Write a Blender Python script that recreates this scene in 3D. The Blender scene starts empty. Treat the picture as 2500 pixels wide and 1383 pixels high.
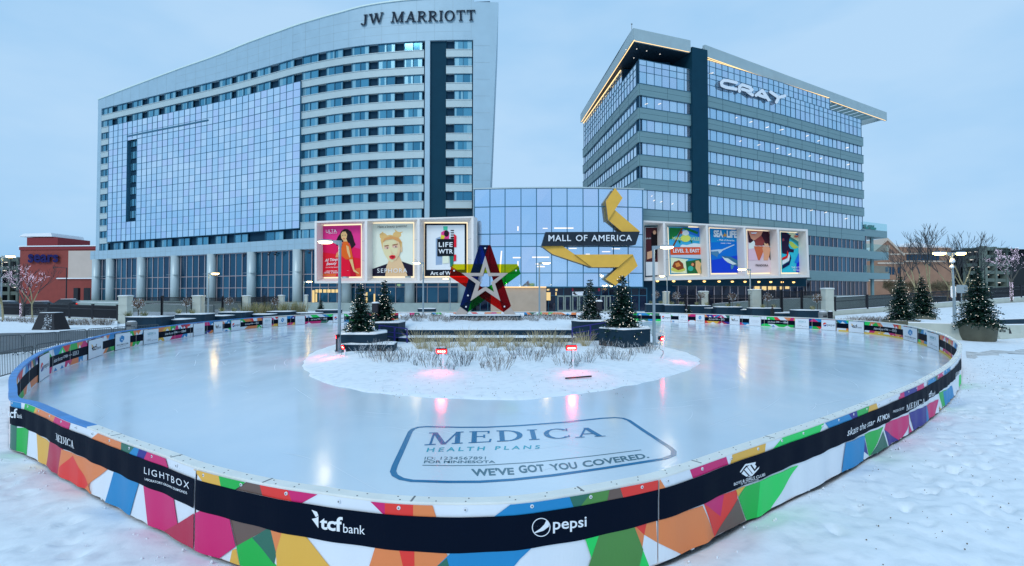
import bpy, bmesh, math, random
from mathutils import Vector, Matrix, noise
# ------------------------------------------------------------------ camera, sky, sun, exposure
sc = bpy.context.scene
COL = sc.collection
W0, H0, F, HC, HY = 2500.0, 1383.0, 1250.0, 3.3, 718.0      # photo size, focal length (px), eye height, horizon row
PITCH = math.atan((HY - H0 / 2) / F)
cd = bpy.data.cameras.new('camera'); cd.sensor_width = 36.0; cd.lens = 36.0 * F / W0
cd.clip_start = 0.1; cd.clip_end = 6000.0
cam = bpy.data.objects.new('camera', cd); COL.objects.link(cam)
cam.location = (0, 0, HC); cam.rotation_euler = (math.pi / 2 + PITCH, 0, 0)
sc.camera = cam
SUN_EL, SUN_ROT = math.radians(38), math.radians(205)
wd = bpy.data.worlds.new("World"); sc.world = wd; wd.use_nodes = True
nt = wd.node_tree; nt.nodes.clear()
def wn(t, **k):
    n = nt.nodes.new(t)
    for a, v in k.items(): setattr(n, a, v)
    return n
wo = wn('ShaderNodeOutputWorld'); wb = wn('ShaderNodeBackground'); wb.inputs[1].default_value = 0.1
sky = wn('ShaderNodeTexSky', sky_type='NISHITA', sun_disc=False)
sky.sun_elevation = SUN_EL; sky.sun_rotation = SUN_ROT; sky.air_density = 1.0; sky.dust_density = 2.0
tc = wn('ShaderNodeTexCoord'); mp = wn('ShaderNodeMapping'); mp.inputs['Scale'].default_value = (1, 1, 2.6)
nz = wn('ShaderNodeTexNoise'); nz.inputs['Scale'].default_value = 1.7; nz.inputs['Detail'].default_value = 5; nz.inputs['Roughness'].default_value = 0.5
rp = wn('ShaderNodeValToRGB')                                  # the cloud deck: pale lavender breaks in a blue winter overcast
rp.color_ramp.elements[0].position = 0.40; rp.color_ramp.elements[0].color = (3.1, 5.75, 8.75, 1)
rp.color_ramp.elements[1].position = 0.62; rp.color_ramp.elements[1].color = (4.5, 6.75, 9.2, 1)
mx = wn('ShaderNodeMix', data_type='RGBA'); mx.inputs[0].default_value = 0.95
L = nt.links.new
L(tc.outputs['Generated'], mp.inputs[0]); L(mp.outputs[0], nz.inputs['Vector']); L(nz.outputs[0], rp.inputs[0])
L(sky.outputs[0], mx.inputs[6]); L(rp.outputs[0], mx.inputs[7]); L(mx.outputs[2], wb.inputs[0]); L(wb.outputs[0], wo.inputs[0])
sd = bpy.data.lights.new('sun', 'SUN'); sd.energy = 1.15; sd.angle = math.radians(25); sd.color = (0.93, 0.99, 1.0)
so = bpy.data.objects.new('sun', sd); COL.objects.link(so)
_d = Vector((math.sin(SUN_ROT) * math.cos(SUN_EL), math.cos(SUN_ROT) * math.cos(SUN_EL), math.sin(SUN_EL)))
so.rotation_euler = _d.to_track_quat('Z', 'Y').to_euler()
sc.view_settings.view_transform = 'Standard'; sc.view_settings.look = 'None'
sc.view_settings.exposure = 0.09; sc.view_settings.gamma = 1.0
sc.cycles.max_bounces = 8; sc.cycles.transparent_max_bounces = 12; sc.cycles.use_denoising = True
sc.cycles.sample_clamp_indirect = 6.0
# ------------------------------------------------------------------ pixel <-> world
CP, SP = math.cos(PITCH), math.sin(PITCH)
def ray(px, py):
    x, u = px - W0 / 2, -(py - H0 / 2)
    fy, fz = F * CP - u * SP, F * SP + u * CP
    return x / fy, fz / fy                                     # X/Y and (Z-HC)/Y
def at(px, py, Y):
    a, e = ray(px, py); return Vector((a * Y, Y, HC + e * Y))
def gnd(px, py, z=0.0):
    a, e = ray(px, py); Y = (z - HC) / e
    return Vector((a * Y, Y, z))
def lerp(a, b, t): return a + (b - a) * t
# ------------------------------------------------------------------ materials
def lin(c):
    c /= 255.0
    return c / 12.92 if c <= 0.04045 else ((c + 0.055) / 1.055) ** 2.4
LV = (0.63, 0.91, 1.18)
def base(r, g, b, k=1.0):                                      # colour seen under the blue overcast -> base colour of the thing
    return tuple(min(0.82, max(0.004, k * lin(v) / l)) for v, l in zip((r, g, b), LV))
MATS = {}
def mat(name, col, rough=0.6, metal=0.0, spec=0.5, var=0.0, scale=4.0, bump=0.0, bscale=20.0, emit=None, es=0.0, alpha=None, coat=0.0, stretch=None):
    m = bpy.data.materials.new(name); m.use_nodes = True; n = m.node_tree
    b = n.nodes['Principled BSDF']
    b.inputs['Base Color'].default_value = (*col, 1); b.inputs['Roughness'].default_value = rough
    b.inputs['Metallic'].default_value = metal; b.inputs['Specular IOR Level'].default_value = spec
    if coat: b.inputs['Coat Weight'].default_value = coat
    if emit: b.inputs['Emission Color'].default_value = (*emit, 1); b.inputs['Emission Strength'].default_value = es
    if var or bump:
        t = n.nodes.new('ShaderNodeTexCoord'); src = t.outputs['Object']
        if stretch:
            q = n.nodes.new('ShaderNodeMapping'); q.inputs['Scale'].default_value = stretch; n.links.new(src, q.inputs[0]); src = q.outputs[0]
    if var:
        z = n.nodes.new('ShaderNodeTexNoise'); z.inputs['Scale'].default_value = scale; z.inputs['Detail'].default_value = 6
        n.links.new(src, z.inputs['Vector'])
        r = n.nodes.new('ShaderNodeValToRGB'); r.color_ramp.elements[0].position = 0.3; r.color_ramp.elements[1].position = 0.7
        r.color_ramp.elements[0].color = (*[c * (1 - var) for c in col], 1); r.color_ramp.elements[1].color = (*[min(1, c * (1 + var)) for c in col], 1)
        n.links.new(z.outputs[0], r.inputs[0]); n.links.new(r.outputs[0], b.inputs['Base Color'])
    if bump:
        z = n.nodes.new('ShaderNodeTexNoise'); z.inputs['Scale'].default_value = bscale; z.inputs['Detail'].default_value = 5
        n.links.new(src, z.inputs['Vector'])
        k = n.nodes.new('ShaderNodeBump'); k.inputs['Strength'].default_value = bump; k.inputs['Distance'].default_value = 0.05
        n.links.new(z.outputs[0], k.inputs['Height']); n.links.new(k.outputs[0], b.inputs['Normal'])
    MATS[name] = m; return m
def emat(name, col, s):
    m = bpy.data.materials.new(name); m.use_nodes = True; n = m.node_tree; n.nodes.clear()
    o = n.nodes.new('ShaderNodeOutputMaterial'); e = n.nodes.new('ShaderNodeEmission')
    e.inputs[0].default_value = (*col, 1); e.inputs[1].default_value = s; n.links.new(e.outputs[0], o.inputs[0])
    return m
def tint(name, col, gloss=0.12):                               # coloured see-through acrylic
    m = bpy.data.materials.new(name); m.use_nodes = True; n = m.node_tree; n.nodes.clear()
    o = n.nodes.new('ShaderNodeOutputMaterial'); t = n.nodes.new('ShaderNodeBsdfTransparent'); t.inputs[0].default_value = (*col, 1)
    d = n.nodes.new('ShaderNodeBsdfPrincipled'); d.inputs['Base Color'].default_value = (*[c * 0.7 for c in col], 1); d.inputs['Roughness'].default_value = 0.08
    x = n.nodes.new('ShaderNodeMixShader'); x.inputs[0].default_value = gloss
    n.links.new(t.outputs[0], x.inputs[1]); n.links.new(d.outputs[0], x.inputs[2]); n.links.new(x.outputs[0], o.inputs[0]); return m
# ------------------------------------------------------------------ mesh and object helpers
ORG = {}
class MB:
    def __init__(s): s.v, s.f, s.m, s.st = [], [], [], []
    def add(s, vs, fs, mi=0):
        o = len(s.v); s.st.append((o, len(s.f))); s.v += [tuple(v) for v in vs]; s.f += [[i + o for i in f] for f in fs]; s.m += [mi] * len(fs)
    def box(s, x0, x1, y0, y1, z0, z1, mi=0, rot=0.0, c=None):
        vs = [Vector((x, y, z)) for z in (z0, z1) for y in (y0, y1) for x in (x0, x1)]
        if rot or c:
            M = Matrix.Rotation(rot, 3, 'Z'); vs = [M @ v + Vector(c or (0, 0, 0)) for v in vs]
        s.add(vs, [(0, 2, 3, 1), (4, 5, 7, 6), (0, 1, 5, 4), (2, 6, 7, 3), (0, 4, 6, 2), (1, 3, 7, 5)], mi)
    def beam(s, p, q, w, h, mi=0):                             # rectangular bar from p to q
        p, q = Vector(p), Vector(q); d = (q - p).normalized()
        u = d.cross(Vector((0, 0, 1))); u = u.normalized() if u.length > 1e-4 else Vector((1, 0, 0)); t = u.cross(d)
        vs = [e + u * a * w / 2 + t * b * h / 2 for e in (p, q) for a, b in ((-1, -1), (1, -1), (1, 1), (-1, 1))]
        s.add(vs, [(3, 2, 1, 0), (4, 5, 6, 7), (0, 1, 5, 4), (1, 2, 6, 5), (2, 3, 7, 6), (3, 0, 4, 7)], mi)
    def tube(s, pts, rs, n=6, mi=0, cap=True):
        pts = [Vector(p) for p in pts]; rings = []
        for i, p in enumerate(pts):
            d = (pts[min(i + 1, len(pts) - 1)] - pts[max(i - 1, 0)]).normalized()
            u = d.cross(Vector((0.31, 0.95, 0.02))).normalized(); t = d.cross(u); r = rs[i] if isinstance(rs, (list, tuple)) else rs
            rings.append([p + (u * math.cos(k * 2 * math.pi / n) + t * math.sin(k * 2 * math.pi / n)) * r for k in range(n)])
        fs = []
        for i in range(len(pts) - 1):
            for k in range(n): fs.append((i * n + k, i * n + (k + 1) % n, (i + 1) * n + (k + 1) % n, (i + 1) * n + k))
        if cap: fs += [tuple(range(n))[::-1], tuple(range((len(pts) - 1) * n, len(pts) * n))]
        s.add([v for r in rings for v in r], fs, mi)
    def lathe(s, prof, c=(0, 0, 0), n=20, mi=0):               # prof: (r, z)
        vs = [Vector((r * math.cos(k * 2 * math.pi / n), r * math.sin(k * 2 * math.pi / n), z)) + Vector(c) for r, z in prof for k in range(n)]
        fs = [(i * n + k, i * n + (k + 1) % n, (i + 1) * n + (k + 1) % n, (i + 1) * n + k) for i in range(len(prof) - 1) for k in range(n)]
        fs += [tuple(range(n))[::-1], tuple(range((len(prof) - 1) * n, len(prof) * n))]
        s.add(vs, fs, mi)
    def prism(s, poly, d, mi=0, mside=None):                   # poly: 3-D outline, d: vector to the back copy
        n = len(poly); a = [Vector(p) for p in poly]; b = [p + d for p in a]
        s.add(a + b, [tuple(range(n)), tuple(range(n, 2 * n))[::-1]], mi)
        s.add(a + b, [(i, i + n, (i + 1) % n + n, (i + 1) % n) for i in range(n)], mi if mside is None else mside)
    def octa(s, c, r, mi=0):
        c = Vector(c); vs = [c + Vector(d) * r for d in ((1, 0, 0), (-1, 0, 0), (0, 1, 0), (0, -1, 0), (0, 0, 1), (0, 0, -1))]
        s.add(vs, [(0, 2, 4), (2, 1, 4), (1, 3, 4), (3, 0, 4), (2, 0, 5), (1, 2, 5), (3, 1, 5), (0, 3, 5)], mi)
    def build(s, name, mats, parent=None, smooth=False):
        org = ORG.get(parent.name, Vector((0, 0, 0))) if parent else Vector((0, 0, 0))
        me = bpy.data.meshes.new(name)
        me.from_pydata([tuple(Vector(v) - org) for v in s.v], [], s.f)
        for m in (mats if isinstance(mats, (list, tuple)) else [mats]): me.materials.append(m)
        if s.m: me.polygons.foreach_set('material_index', s.m)
        if smooth: me.polygons.foreach_set('use_smooth', [True] * len(me.polygons))
        me.update(); o = bpy.data.objects.new(name, me); COL.objects.link(o)
        if parent: o.parent = parent; ORG[o.name] = org
        return o
def parts(mb, name, mats, parent):                             # every piece of mb as a part of its own
    st = mb.st + [(len(mb.v), len(mb.f))]
    for (v0, f0), (v1, f1) in zip(st, st[1:]):
        q = MB(); q.add(mb.v[v0:v1], [[i - v0 for i in f] for f in mb.f[f0:f1]]); q.m = mb.m[f0:f1]; q.build(name, mats, parent)
def tag(o, label=None, cat=None, group=None, kind=None):
    for k, v in (('label', label), ('category', cat), ('group', group), ('kind', kind)):
        if v: o[k] = v
    return o
def thing(name, label, cat, loc=(0, 0, 0), group=None):
    o = bpy.data.objects.new(name, None); COL.objects.link(o); o.empty_display_size = 0.2
    o.location = loc; ORG[o.name] = Vector(loc)
    return tag(o, label, cat, group)
def kids(o): return [c for c in COL.objects if c.parent == o]
def copy_tree(o, parent=None):
    c = o.copy(); COL.objects.link(c); c.parent = parent
    for ch in list(o.children): copy_tree(ch, c)
    return c
def place(o, loc, rz=0.0, s=1.0, label=None):
    o.location = loc; o.rotation_euler = (0, 0, rz); o.scale = (s, s, s) if not isinstance(s, tuple) else s
    if label: o['label'] = label
    return o
# ------------------------------------------------------------------ vertical walls that follow a plan line
class Wall:
    def __init__(s, pts, smooth=False):                        # pts: (photo column on the horizon, depth Y)
        P = [((px - W0 / 2) * CP / F * Y, Y) for px, Y in pts]
        if smooth:
            Q = []
            for i in range(len(P) - 1):
                p0, p1, p2, p3 = P[max(i - 1, 0)], P[i], P[i + 1], P[min(i + 2, len(P) - 1)]
                for k in range(8):
                    t = k / 8; Q.append(tuple(0.5 * (2 * b + (c - a) * t + (2 * a - 5 * b + 4 * c - d) * t * t + (3 * b - a - 3 * c + d) * t ** 3) for a, b, c, d in zip(p0, p1, p2, p3)))
            P = Q + [P[-1]]
        s.P = P; s.A = [x / y for x, y in P]
    def seg(s, a):
        for i in range(len(s.A) - 2):
            if a < s.A[i + 1]: return i
        return len(s.A) - 2
    def plan(s, a, off=0.0):
        i = s.seg(a); (x0, y0), (x1, y1) = s.P[i], s.P[i + 1]; dx, dy = x1 - x0, y1 - y0
        Y = (y0 * dx - x0 * dy) / (dx - a * dy)
        l = math.hypot(dx, dy); n = (dy / l, -dx / l)
        return Vector((a * Y + n[0] * off, Y + n[1] * off, 0))
    def P3(s, a, z, off=0.0):
        v = s.plan(a, off); v.z = z; return v
    def pt(s, px, py, off=0.0):
        a, e = ray(px, py); b = a; v = s.plan(b, off)
        for _ in range(5 if off else 0): b += a - v.x / v.y; v = s.plan(b, off)
        v.z = HC + e * v.y; return v
    def z(s, px, py): return s.pt(px, py).z
def A(px, py=HY): return ray(px, py)[0]
def slab(mb, w, a0, a1, z0, z1, o0, o1, mi=0, step=0.02):      # block on a wall: between offsets o0 (back) and o1 (front)
    n = max(1, int(abs(a1 - a0) / step + 0.5)); vs, fs = [], []
    for k in range(n + 1):
        a = lerp(a0, a1, k / n)
        za, zb = (z0(a) if callable(z0) else z0), (z1(a) if callable(z1) else z1)
        vs += [w.P3(a, za, o1), w.P3(a, zb, o1), w.P3(a, zb, o0), w.P3(a, za, o0)]
    for k in range(n):
        b = 4 * k
        for j in range(4): fs.append((b + j, b + (j + 1) % 4, b + 4 + (j + 1) % 4, b + 4 + j)[::-1])
    fs += [(0, 1, 2, 3), (4 * n + 3, 4 * n + 2, 4 * n + 1, 4 * n)]
    mb.add(vs, fs, mi)
def quad(mb, w, a0, a1, z0, z1, off, mi=0, tilt=0.0):
    t = [R.uniform(-tilt, tilt) for _ in range(4)]
    mb.add([w.P3(a0, z0, off + t[0]), w.P3(a1, z0, off + t[1]), w.P3(a1, z1, off + t[2]), w.P3(a0, z1, off + t[3])], [(0, 1, 2, 3)], mi)
R = random.Random(7)
# ------------------------------------------------------------------ lettering
TXT = {}
def glyphs(text, style='sans', space=1.0, bold=0.0, shear=0.0):
    """2-D polygons of a line of text, normalised to a unit box, plus its width/height ratio."""
    key = (text, style, space, bold, shear)
    if key in TXT: return TXT[key]
    polys = []
    if style == 'serif':
        x = 0.0
        for ch in text:
            if ch == ' ': x += 0.45; continue
            ps, w = serif(ch)
            polys += [[(px + x, py) for px, py in p] for p in ps]; x += w + 0.12 * space
    else:
        c = bpy.data.curves.new('t', 'FONT'); c.body = text; c.space_character = space; c.offset = bold; c.shear = shear; c.resolution_u = 3
        o = bpy.data.objects.new('t', c); COL.objects.link(o); bpy.context.view_layer.update()
        me = bpy.data.meshes.new_from_object(o.evaluated_get(bpy.context.evaluated_depsgraph_get()))
        bm = bmesh.new(); bm.from_mesh(me); bmesh.ops.dissolve_limit(bm, angle_limit=0.02, verts=bm.verts, edges=bm.edges); bmesh.ops.triangulate(bm, faces=bm.faces)
        bmesh.ops.remove_doubles(bm, verts=bm.verts, dist=1e-5)
        vs = [(v.co.x, v.co.y) for v in bm.verts]; bm.verts.index_update()
        tri = [[v.index for v in f.verts] for f in bm.faces]; edg = [[v.index for v in e.verts] for e in bm.edges if len(e.link_faces) == 1]
        bm.free(); bpy.data.objects.remove(o); bpy.data.curves.remove(c); bpy.data.meshes.remove(me)
        xs = [v[0] for v in vs]; ys = [v[1] for v in vs]; w, h = max(xs) - min(xs), max(ys) - min(ys)
        TXT[key] = ('mesh', [((x - min(xs)) / w, (y - min(ys)) / h) for x, y in vs], tri, edg, w / h); return TXT[key]
    xs = [p[0] for q in polys for p in q]; ys = [p[1] for q in polys for p in q]; w, h = max(xs) - min(xs), max(ys) - min(ys)
    TXT[key] = ('poly', [[((a - min(xs)) / w, (b - min(ys)) / h) for a, b in q] for q in polys], None, None, w / h); return TXT[key]
def bar(x0, y0, x1, y1, w): return [(x0 - w / 2, y0), (x0 + w / 2, y0), (x1 + w / 2, y1), (x1 - w / 2, y1)]
def hbar(x0, x1, y0, y1): return [(x0, y0), (x1, y0), (x1, y1), (x0, y1)]
def arc(cx, cy, rx, ry, d0, d1, tv, th, n=12):                 # ring piece: th thick at the sides, tv thick at top and bottom
    out = []
    for k in range(n):
        q = []
        for d in (lerp(d0, d1, k / n), lerp(d0, d1, (k + 1) / n)):
            r = math.radians(d); q.append(((cx + rx * math.cos(r), cy + ry * math.sin(r)), (cx + (rx - th) * math.cos(r), cy + (ry - tv) * math.sin(r))))
        out.append([q[0][0], q[1][0], q[1][1], q[0][1]])
    return out
def serif(ch):
    s, T, t = 0.07, 0.17, 0.08
    def ft(x, y, w=0.36): return hbar(x - w / 2, x + w / 2, y, y + s)
    if ch == 'I': return [bar(.18, 0, .18, 1, T), ft(.18, 0), ft(.18, 1 - s)], .36
    if ch == 'M': return [bar(.14, 0, .17, 1, t), bar(.2, 1, .58, 0, T), bar(.6, 0, .98, 1, t), bar(1.02, 0, 1.0, 1, T), ft(.14, 0), ft(1.02, 0), ft(.12, 1 - s, .26), ft(1.06, 1 - s, .26)], 1.2
    if ch == 'E': return [bar(.18, 0, .18, 1, T), hbar(0, .74, 0, s), hbar(0, .7, 1 - s, 1), hbar(.2, .52, .48, .55), bar(.7, 0, .74, .26, .07), bar(.67, .76, .68, 1, .07), bar(.52, .38, .52, .66, .06)], .76
    if ch == 'D': return [bar(.18, 0, .18, 1, T), hbar(0, .36, 0, s), hbar(0, .36, 1 - s, 1)] + arc(.34, .5, .56, .5, -90, 90, s, T + .02), .9
    if ch == 'C': return arc(.5, .5, .5, .51, 42, 318, s, T + .02, 16) + [bar(.86, .72, .88, 1, .06), bar(.86, .1, .87, .28, .05)], .9
    if ch == 'O': return arc(.5, .5, .5, .51, 0, 360, s, T + .02, 20), 1.0
    if ch == 'A': return [bar(.14, 0, .5, 1, t), bar(.5, 1, .86, 0, T + .03), hbar(.28, .72, .3, .37), ft(.14, 0, .34), ft(.86, 0, .4)], 1.0
    if ch == 'R': return [bar(.18, 0, .18, 1, T), hbar(0, .4, 1 - s, 1), hbar(.2, .42, .46, .53), ft(.18, 0)] + arc(.4, .735, .38, .265, -90, 90, s, T) + [bar(.42, .5, .78, 0, T + .02), hbar(.72, .95, 0, s)], .9
    if ch == 'T': return [bar(.42, 0, .42, 1, T), hbar(0, .84, 1 - s, 1), ft(.42, 0, .38), bar(.03, .72, .03, .95, .06), bar(.81, .72, .81, .95, .06)], .84
    if ch == 'J': return [bar(.42, .1, .42, 1, T), ft(.42, 1 - s)] + arc(.26, .1, .245, .24, -180, 0, .1, T), .6
    if ch == 'W': return [bar(.12, 1, .4, 0, T), bar(.42, 0, .66, 1, t), bar(.64, 1, .92, 0, T), bar(.94, 0, 1.2, 1, t), ft(.12, 1 - s, .34), ft(.64, 1 - s, .3), ft(1.2, 1 - s, .28)], 1.35
    return [hbar(0, .4, .4, .5)], .4
def bil(q, u, v):                                              # q: TL TR BR BL (any vectors/tuples), u right, v up
    tl, tr, br, bl = [Vector(p) for p in q]
    return (bl * (1 - u) + br * u) * (1 - v) + (tl * (1 - u) + tr * u) * v
def text_mesh(mb, g, fn, mi=0, depth=0.0, eps=0.0):
    """fn(u, v, off) -> point. depth > 0 gives raised letters."""
    if g[0] == 'mesh':
        _, vs, tri, edg, _ = g
        n = len(vs); mb.add([fn(u, v, depth) for u, v in vs], tri, mi)
        if depth:
            mb.add([fn(u, v, depth) for u, v in vs] + [fn(u, v, 0.0) for u, v in vs], [(a, b, b + n, a + n) for a, b in edg], mi)
    else:
        for i, p in enumerate(g[1]):
            o = depth + (i % 9) * (eps or 0.0012)
            mb.add([fn(u, v, o) for u, v in p], [tuple(range(len(p)))], mi)
            if depth:
                n = len(p); mb.add([fn(u, v, o) for u, v in p] + [fn(u, v, 0.0) for u, v in p], [(k, (k + 1) % n, (k + 1) % n + n, k + n) for k in range(n)], mi)
def wall_text(name, w, text, q, off, m, parent=None, depth=0.0, style='sans', space=1.0, bold=0.0, shear=0.0, eps=0.0):
    mb = MB(); g = glyphs(text, style, space, bold, shear)
    def fn(u, v, o):
        p = bil(q2, u, v); return w.pt(p.x, p.y, off + o)
    q2 = [(x, y, 0) for x, y in q]
    text_mesh(mb, g, fn, 0, depth, eps)
    return mb.build(name, m, parent)
def paint(mb, w, shapes, off, step=0.012):
    """shapes: (material index, outline in photo pixels); each one sits a little proud of the one before."""
    for i, (mi, pl) in enumerate(shapes):
        mb.add([w.pt(x, y, off + i * step) for x, y in pl], [tuple(range(len(pl)))], mi)
def ell(cx, cy, rx, ry, n=14, a0=0, a1=360):
    return [(cx + rx * math.cos(math.radians(lerp(a0, a1, k / n))), cy + ry * math.sin(math.radians(lerp(a0, a1, k / n)))) for k in range(n + (0 if a1 - a0 == 360 else 1))]
def crop(x0, y0, k): return lambda pts: [(x0 + x / k, y0 + y / k) for x, y in pts]
# ------------------------------------------------------------------ materials used all over
def snow_mat(name, v=0.05):
    m = mat(name, (0.80, 0.81, 0.83), rough=0.75, spec=0.25)
    n = m.node_tree; b = n.nodes['Principled BSDF']; t = n.nodes.new('ShaderNodeTexCoord')
    def nz(s, d): 
        z = n.nodes.new('ShaderNodeTexNoise'); z.inputs['Scale'].default_value = s; z.inputs['Detail'].default_value = d; n.links.new(t.outputs['Object'], z.inputs['Vector']); return z
    z1, z2, z3 = nz(0.55, 8), nz(3.4, 8), nz(0.23, 6)
    ad = n.nodes.new('ShaderNodeMath'); ad.operation = 'MULTIPLY_ADD'; ad.inputs[1].default_value = 0.6
    n.links.new(z2.outputs[0], ad.inputs[0]); n.links.new(z1.outputs[0], ad.inputs[2])
    k = n.nodes.new('ShaderNodeBump'); k.inputs['Strength'].default_value = 0.32; k.inputs['Distance'].default_value = 0.1
    n.links.new(ad.outputs[0], k.inputs['Height']); n.links.new(k.outputs[0], b.inputs['Normal'])
    r = n.nodes.new('ShaderNodeValToRGB')                     # old footprints: scuffed, slightly dirty snow in patches
    r.color_ramp.elements[0].position = 0.28; r.color_ramp.elements[0].color = (0.74 - v, 0.78 - v, 0.82 - v, 1)
    r.color_ramp.elements[1].position = 0.5; r.color_ramp.elements[1].color = (0.82, 0.85, 0.88, 1)
    n.links.new(z2.outputs[0], r.inputs[0]); n.links.new(r.outputs[0], b.inputs['Base Color'])
    return m
M_SNOW = snow_mat('snow'); M_CAP = mat('snow cap', (0.8, 0.81, 0.83), 0.8, spec=0.2, bump=0.5, bscale=6)
def ice_mat():
    m = mat('ice', (0.5, 0.66, 0.8), rough=0.13, spec=0.5)
    n = m.node_tree; b = n.nodes['Principled BSDF']; t = n.nodes.new('ShaderNodeTexCoord')
    def nz(s, d, sc=(1, 1, 1)):
        q = n.nodes.new('ShaderNodeMapping'); q.inputs['Scale'].default_value = sc; n.links.new(t.outputs['Object'], q.inputs[0])
        z = n.nodes.new('ShaderNodeTexNoise'); z.inputs['Scale'].default_value = s; z.inputs['Detail'].default_value = d; n.links.new(q.outputs[0], z.inputs['Vector']); return z
    a, c = nz(0.16, 6), nz(1.1, 7, (1, 0.35, 1))
    r = n.nodes.new('ShaderNodeValToRGB'); r.color_ramp.elements[0].position = 0.34; r.color_ramp.elements[1].position = 0.68
    r.color_ramp.elements[0].color = (0.62, 0.74, 0.83, 1); r.color_ramp.elements[1].color = (0.78, 0.84, 0.88, 1)
    n.links.new(a.outputs[0], r.inputs[0]); n.links.new(r.outputs[0], b.inputs['Base Color'])
    g = n.nodes.new('ShaderNodeValToRGB'); g.color_ramp.elements[0].position = 0.3; g.color_ramp.elements[1].position = 0.75
    g.color_ramp.elements[0].color = (0.10, 0.10, 0.10, 1); g.color_ramp.elements[1].color = (0.24, 0.24, 0.24, 1)
    n.links.new(c.outputs[0], g.inputs[0]); n.links.new(g.outputs[0], b.inputs['Roughness'])
    k = n.nodes.new('ShaderNodeBump'); k.inputs['Strength'].default_value = 0.05; k.inputs['Distance'].default_value = 0.02
    n.links.new(c.outputs[0], k.inputs['Height']); n.links.new(k.outputs[0], b.inputs['Normal'])
    return m
M_ICE = ice_mat()
M_ASPH = mat('wet asphalt', base(62, 78, 92), 0.5, spec=0.25, var=0.25, scale=1.5, bump=0.3, bscale=60)
M_DIRT = mat('trodden dirty snow', (0.55, 0.54, 0.53), 0.8, var=0.4, scale=2.2, bump=0.8, bscale=7)
M_CONC = mat('pale precast concrete', base(150, 180, 190), 0.8, var=0.07, scale=1.5, bump=0.15, bscale=25)
M_STEP = mat('grey stone wall', base(120, 155, 170), 0.8, var=0.08, scale=1.0, bump=0.1)
M_BLK = mat('black metal', base(14, 20, 32), 0.45, spec=0.4)
M_NAVY = mat('dark slate cladding', base(16, 46, 70), 0.6, spec=0.2, var=0.12, scale=1.2, bump=0.1, bscale=12)
M_POLE = mat('galvanised grey paint', base(110, 145, 172), 0.45, metal=0.2, var=0.06, scale=6)
M_GALV = mat('galvanised steel', base(58, 78, 92), 0.5, metal=0.2)
M_WHITE = mat('white paint', (0.76, 0.77, 0.8), 0.45)
M_GREYP = mat('grey plastic', base(95, 115, 130), 0.5)
M_LAMP = emat('lamp glow', (1.0, 0.64, 0.17), 38.0)
M_LAMPW = emat('soft lamp glow', (1.0, 0.82, 0.5), 13.0)
M_BULB = emat('fairy light', (1.0, 0.95, 0.86), 2.4)
M_BULBV = emat('violet fairy light', (0.78, 0.7, 1.0), 2.2)
M_REDGLOW = emat('red flood glow', (1.0, 0.003, 0.004), 30.0)
M_REDTUBE = emat('red flood tube', (1.0, 0.45, 0.35), 9.0)
M_WARM = emat('warm strip light', (1.0, 0.70, 0.34), 1.7)
M_WARMW = emat('warm window light', (1.0, 0.75, 0.35), 0.9)
M_COLDW = emat('office tube light', (1.0, 0.96, 0.9), 1.15)
M_AMBER = emat('amber downlight', (1.0, 0.6, 0.2), 2.5)
M_PINK = mat('magenta ink', base(172, 0, 112), 0.5); M_ORNG = mat('orange ink', base(226, 125, 78), 0.5); M_RED = mat('red ink', base(192, 48, 45), 0.5)
M_WINE = mat('wine ink', base(150, 30, 75), 0.5); M_YEL = mat('yellow ink', base(205, 168, 72), 0.5); M_GRN = mat('green ink', base(0, 168, 72), 0.5)
M_LIME = mat('bright green ink', base(10, 200, 98), 0.5); M_DGRN = mat('pine green ink', base(30, 100, 92), 0.5); M_BLUE = mat('blue ink', base(0, 126, 202), 0.5)
M_BRWN = mat('brown grey ink', base(86, 80, 80), 0.5); M_INDI = mat('indigo ink', base(24, 22, 140), 0.5); M_OLIV = mat('olive green ink', base(62, 130, 66), 0.5)
M_STRIP = mat('black banner ink', (0.0025, 0.006, 0.016), 0.6, spec=0.04, bump=0.25, bscale=2.5, stretch=(1, 1, 0.1)); M_VINYL = mat('white vinyl', (0.76, 0.78, 0.82), 0.5, var=0.04, scale=1.2, bump=0.3, bscale=2.2, stretch=(1, 1, 0.12))
M_LET = mat('white lettering', (0.80, 0.81, 0.84), 0.5); M_INK = mat('black lettering', base(20, 25, 35), 0.5)
M_TEAL = mat('teal lettering', base(80, 160, 190), 0.5)
M_SNOWW = mat('snow on leaves', (0.8, 0.82, 0.85), 0.8)
PAL = [M_VINYL, M_STRIP, M_PINK, M_ORNG, M_RED, M_WINE, M_YEL, M_GRN, M_LIME, M_DGRN, M_BLUE, M_BRWN, M_INDI, M_OLIV, M_LET]
(c_wh, c_bk, c_pk, c_or, c_rd, c_wi, c_ye, c_gr, c_li, c_dg, c_bl, c_br, c_in, c_ol, c_le) = range(15)
# ------------------------------------------------------------------ the rink's outline (outer edge of the rail, read off the photo at rail height)
RT = 1.07
NEAR = [(22, 921), (21, 950), (24, 974), (73, 985), (160, 1024), (209, 1041), (291, 1073), (400, 1111), (484, 1142), (640, 1179), (773, 1200), (906, 1218), (1057, 1227), (1246, 1225), (1389, 1206), (1486, 1189), (1604, 1166), (1685, 1141), (1787, 1105), (1910, 1064), (2018, 1027), (2139, 981), (2203, 955), (2255, 932), (2321, 893), (2343, 868), (2350, 848)]
FAR = [(2346, 838), (2333, 829), (2307, 816), (2264, 804), (2220, 795), (2168, 788), (2113, 783.5), (2055, 780), (1960, 775.5), (1830, 770.5), (1700, 766), (1580, 763.3), (1420, 762), (1250, 761.5), (1080, 762), (920, 763.5), (820, 765.5), (700, 770.5), (590, 777.5), (480, 787), (395, 797), (325, 805), (275, 812), (206, 828), (155, 840), (108, 854), (72, 872), (40, 897)]
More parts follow.
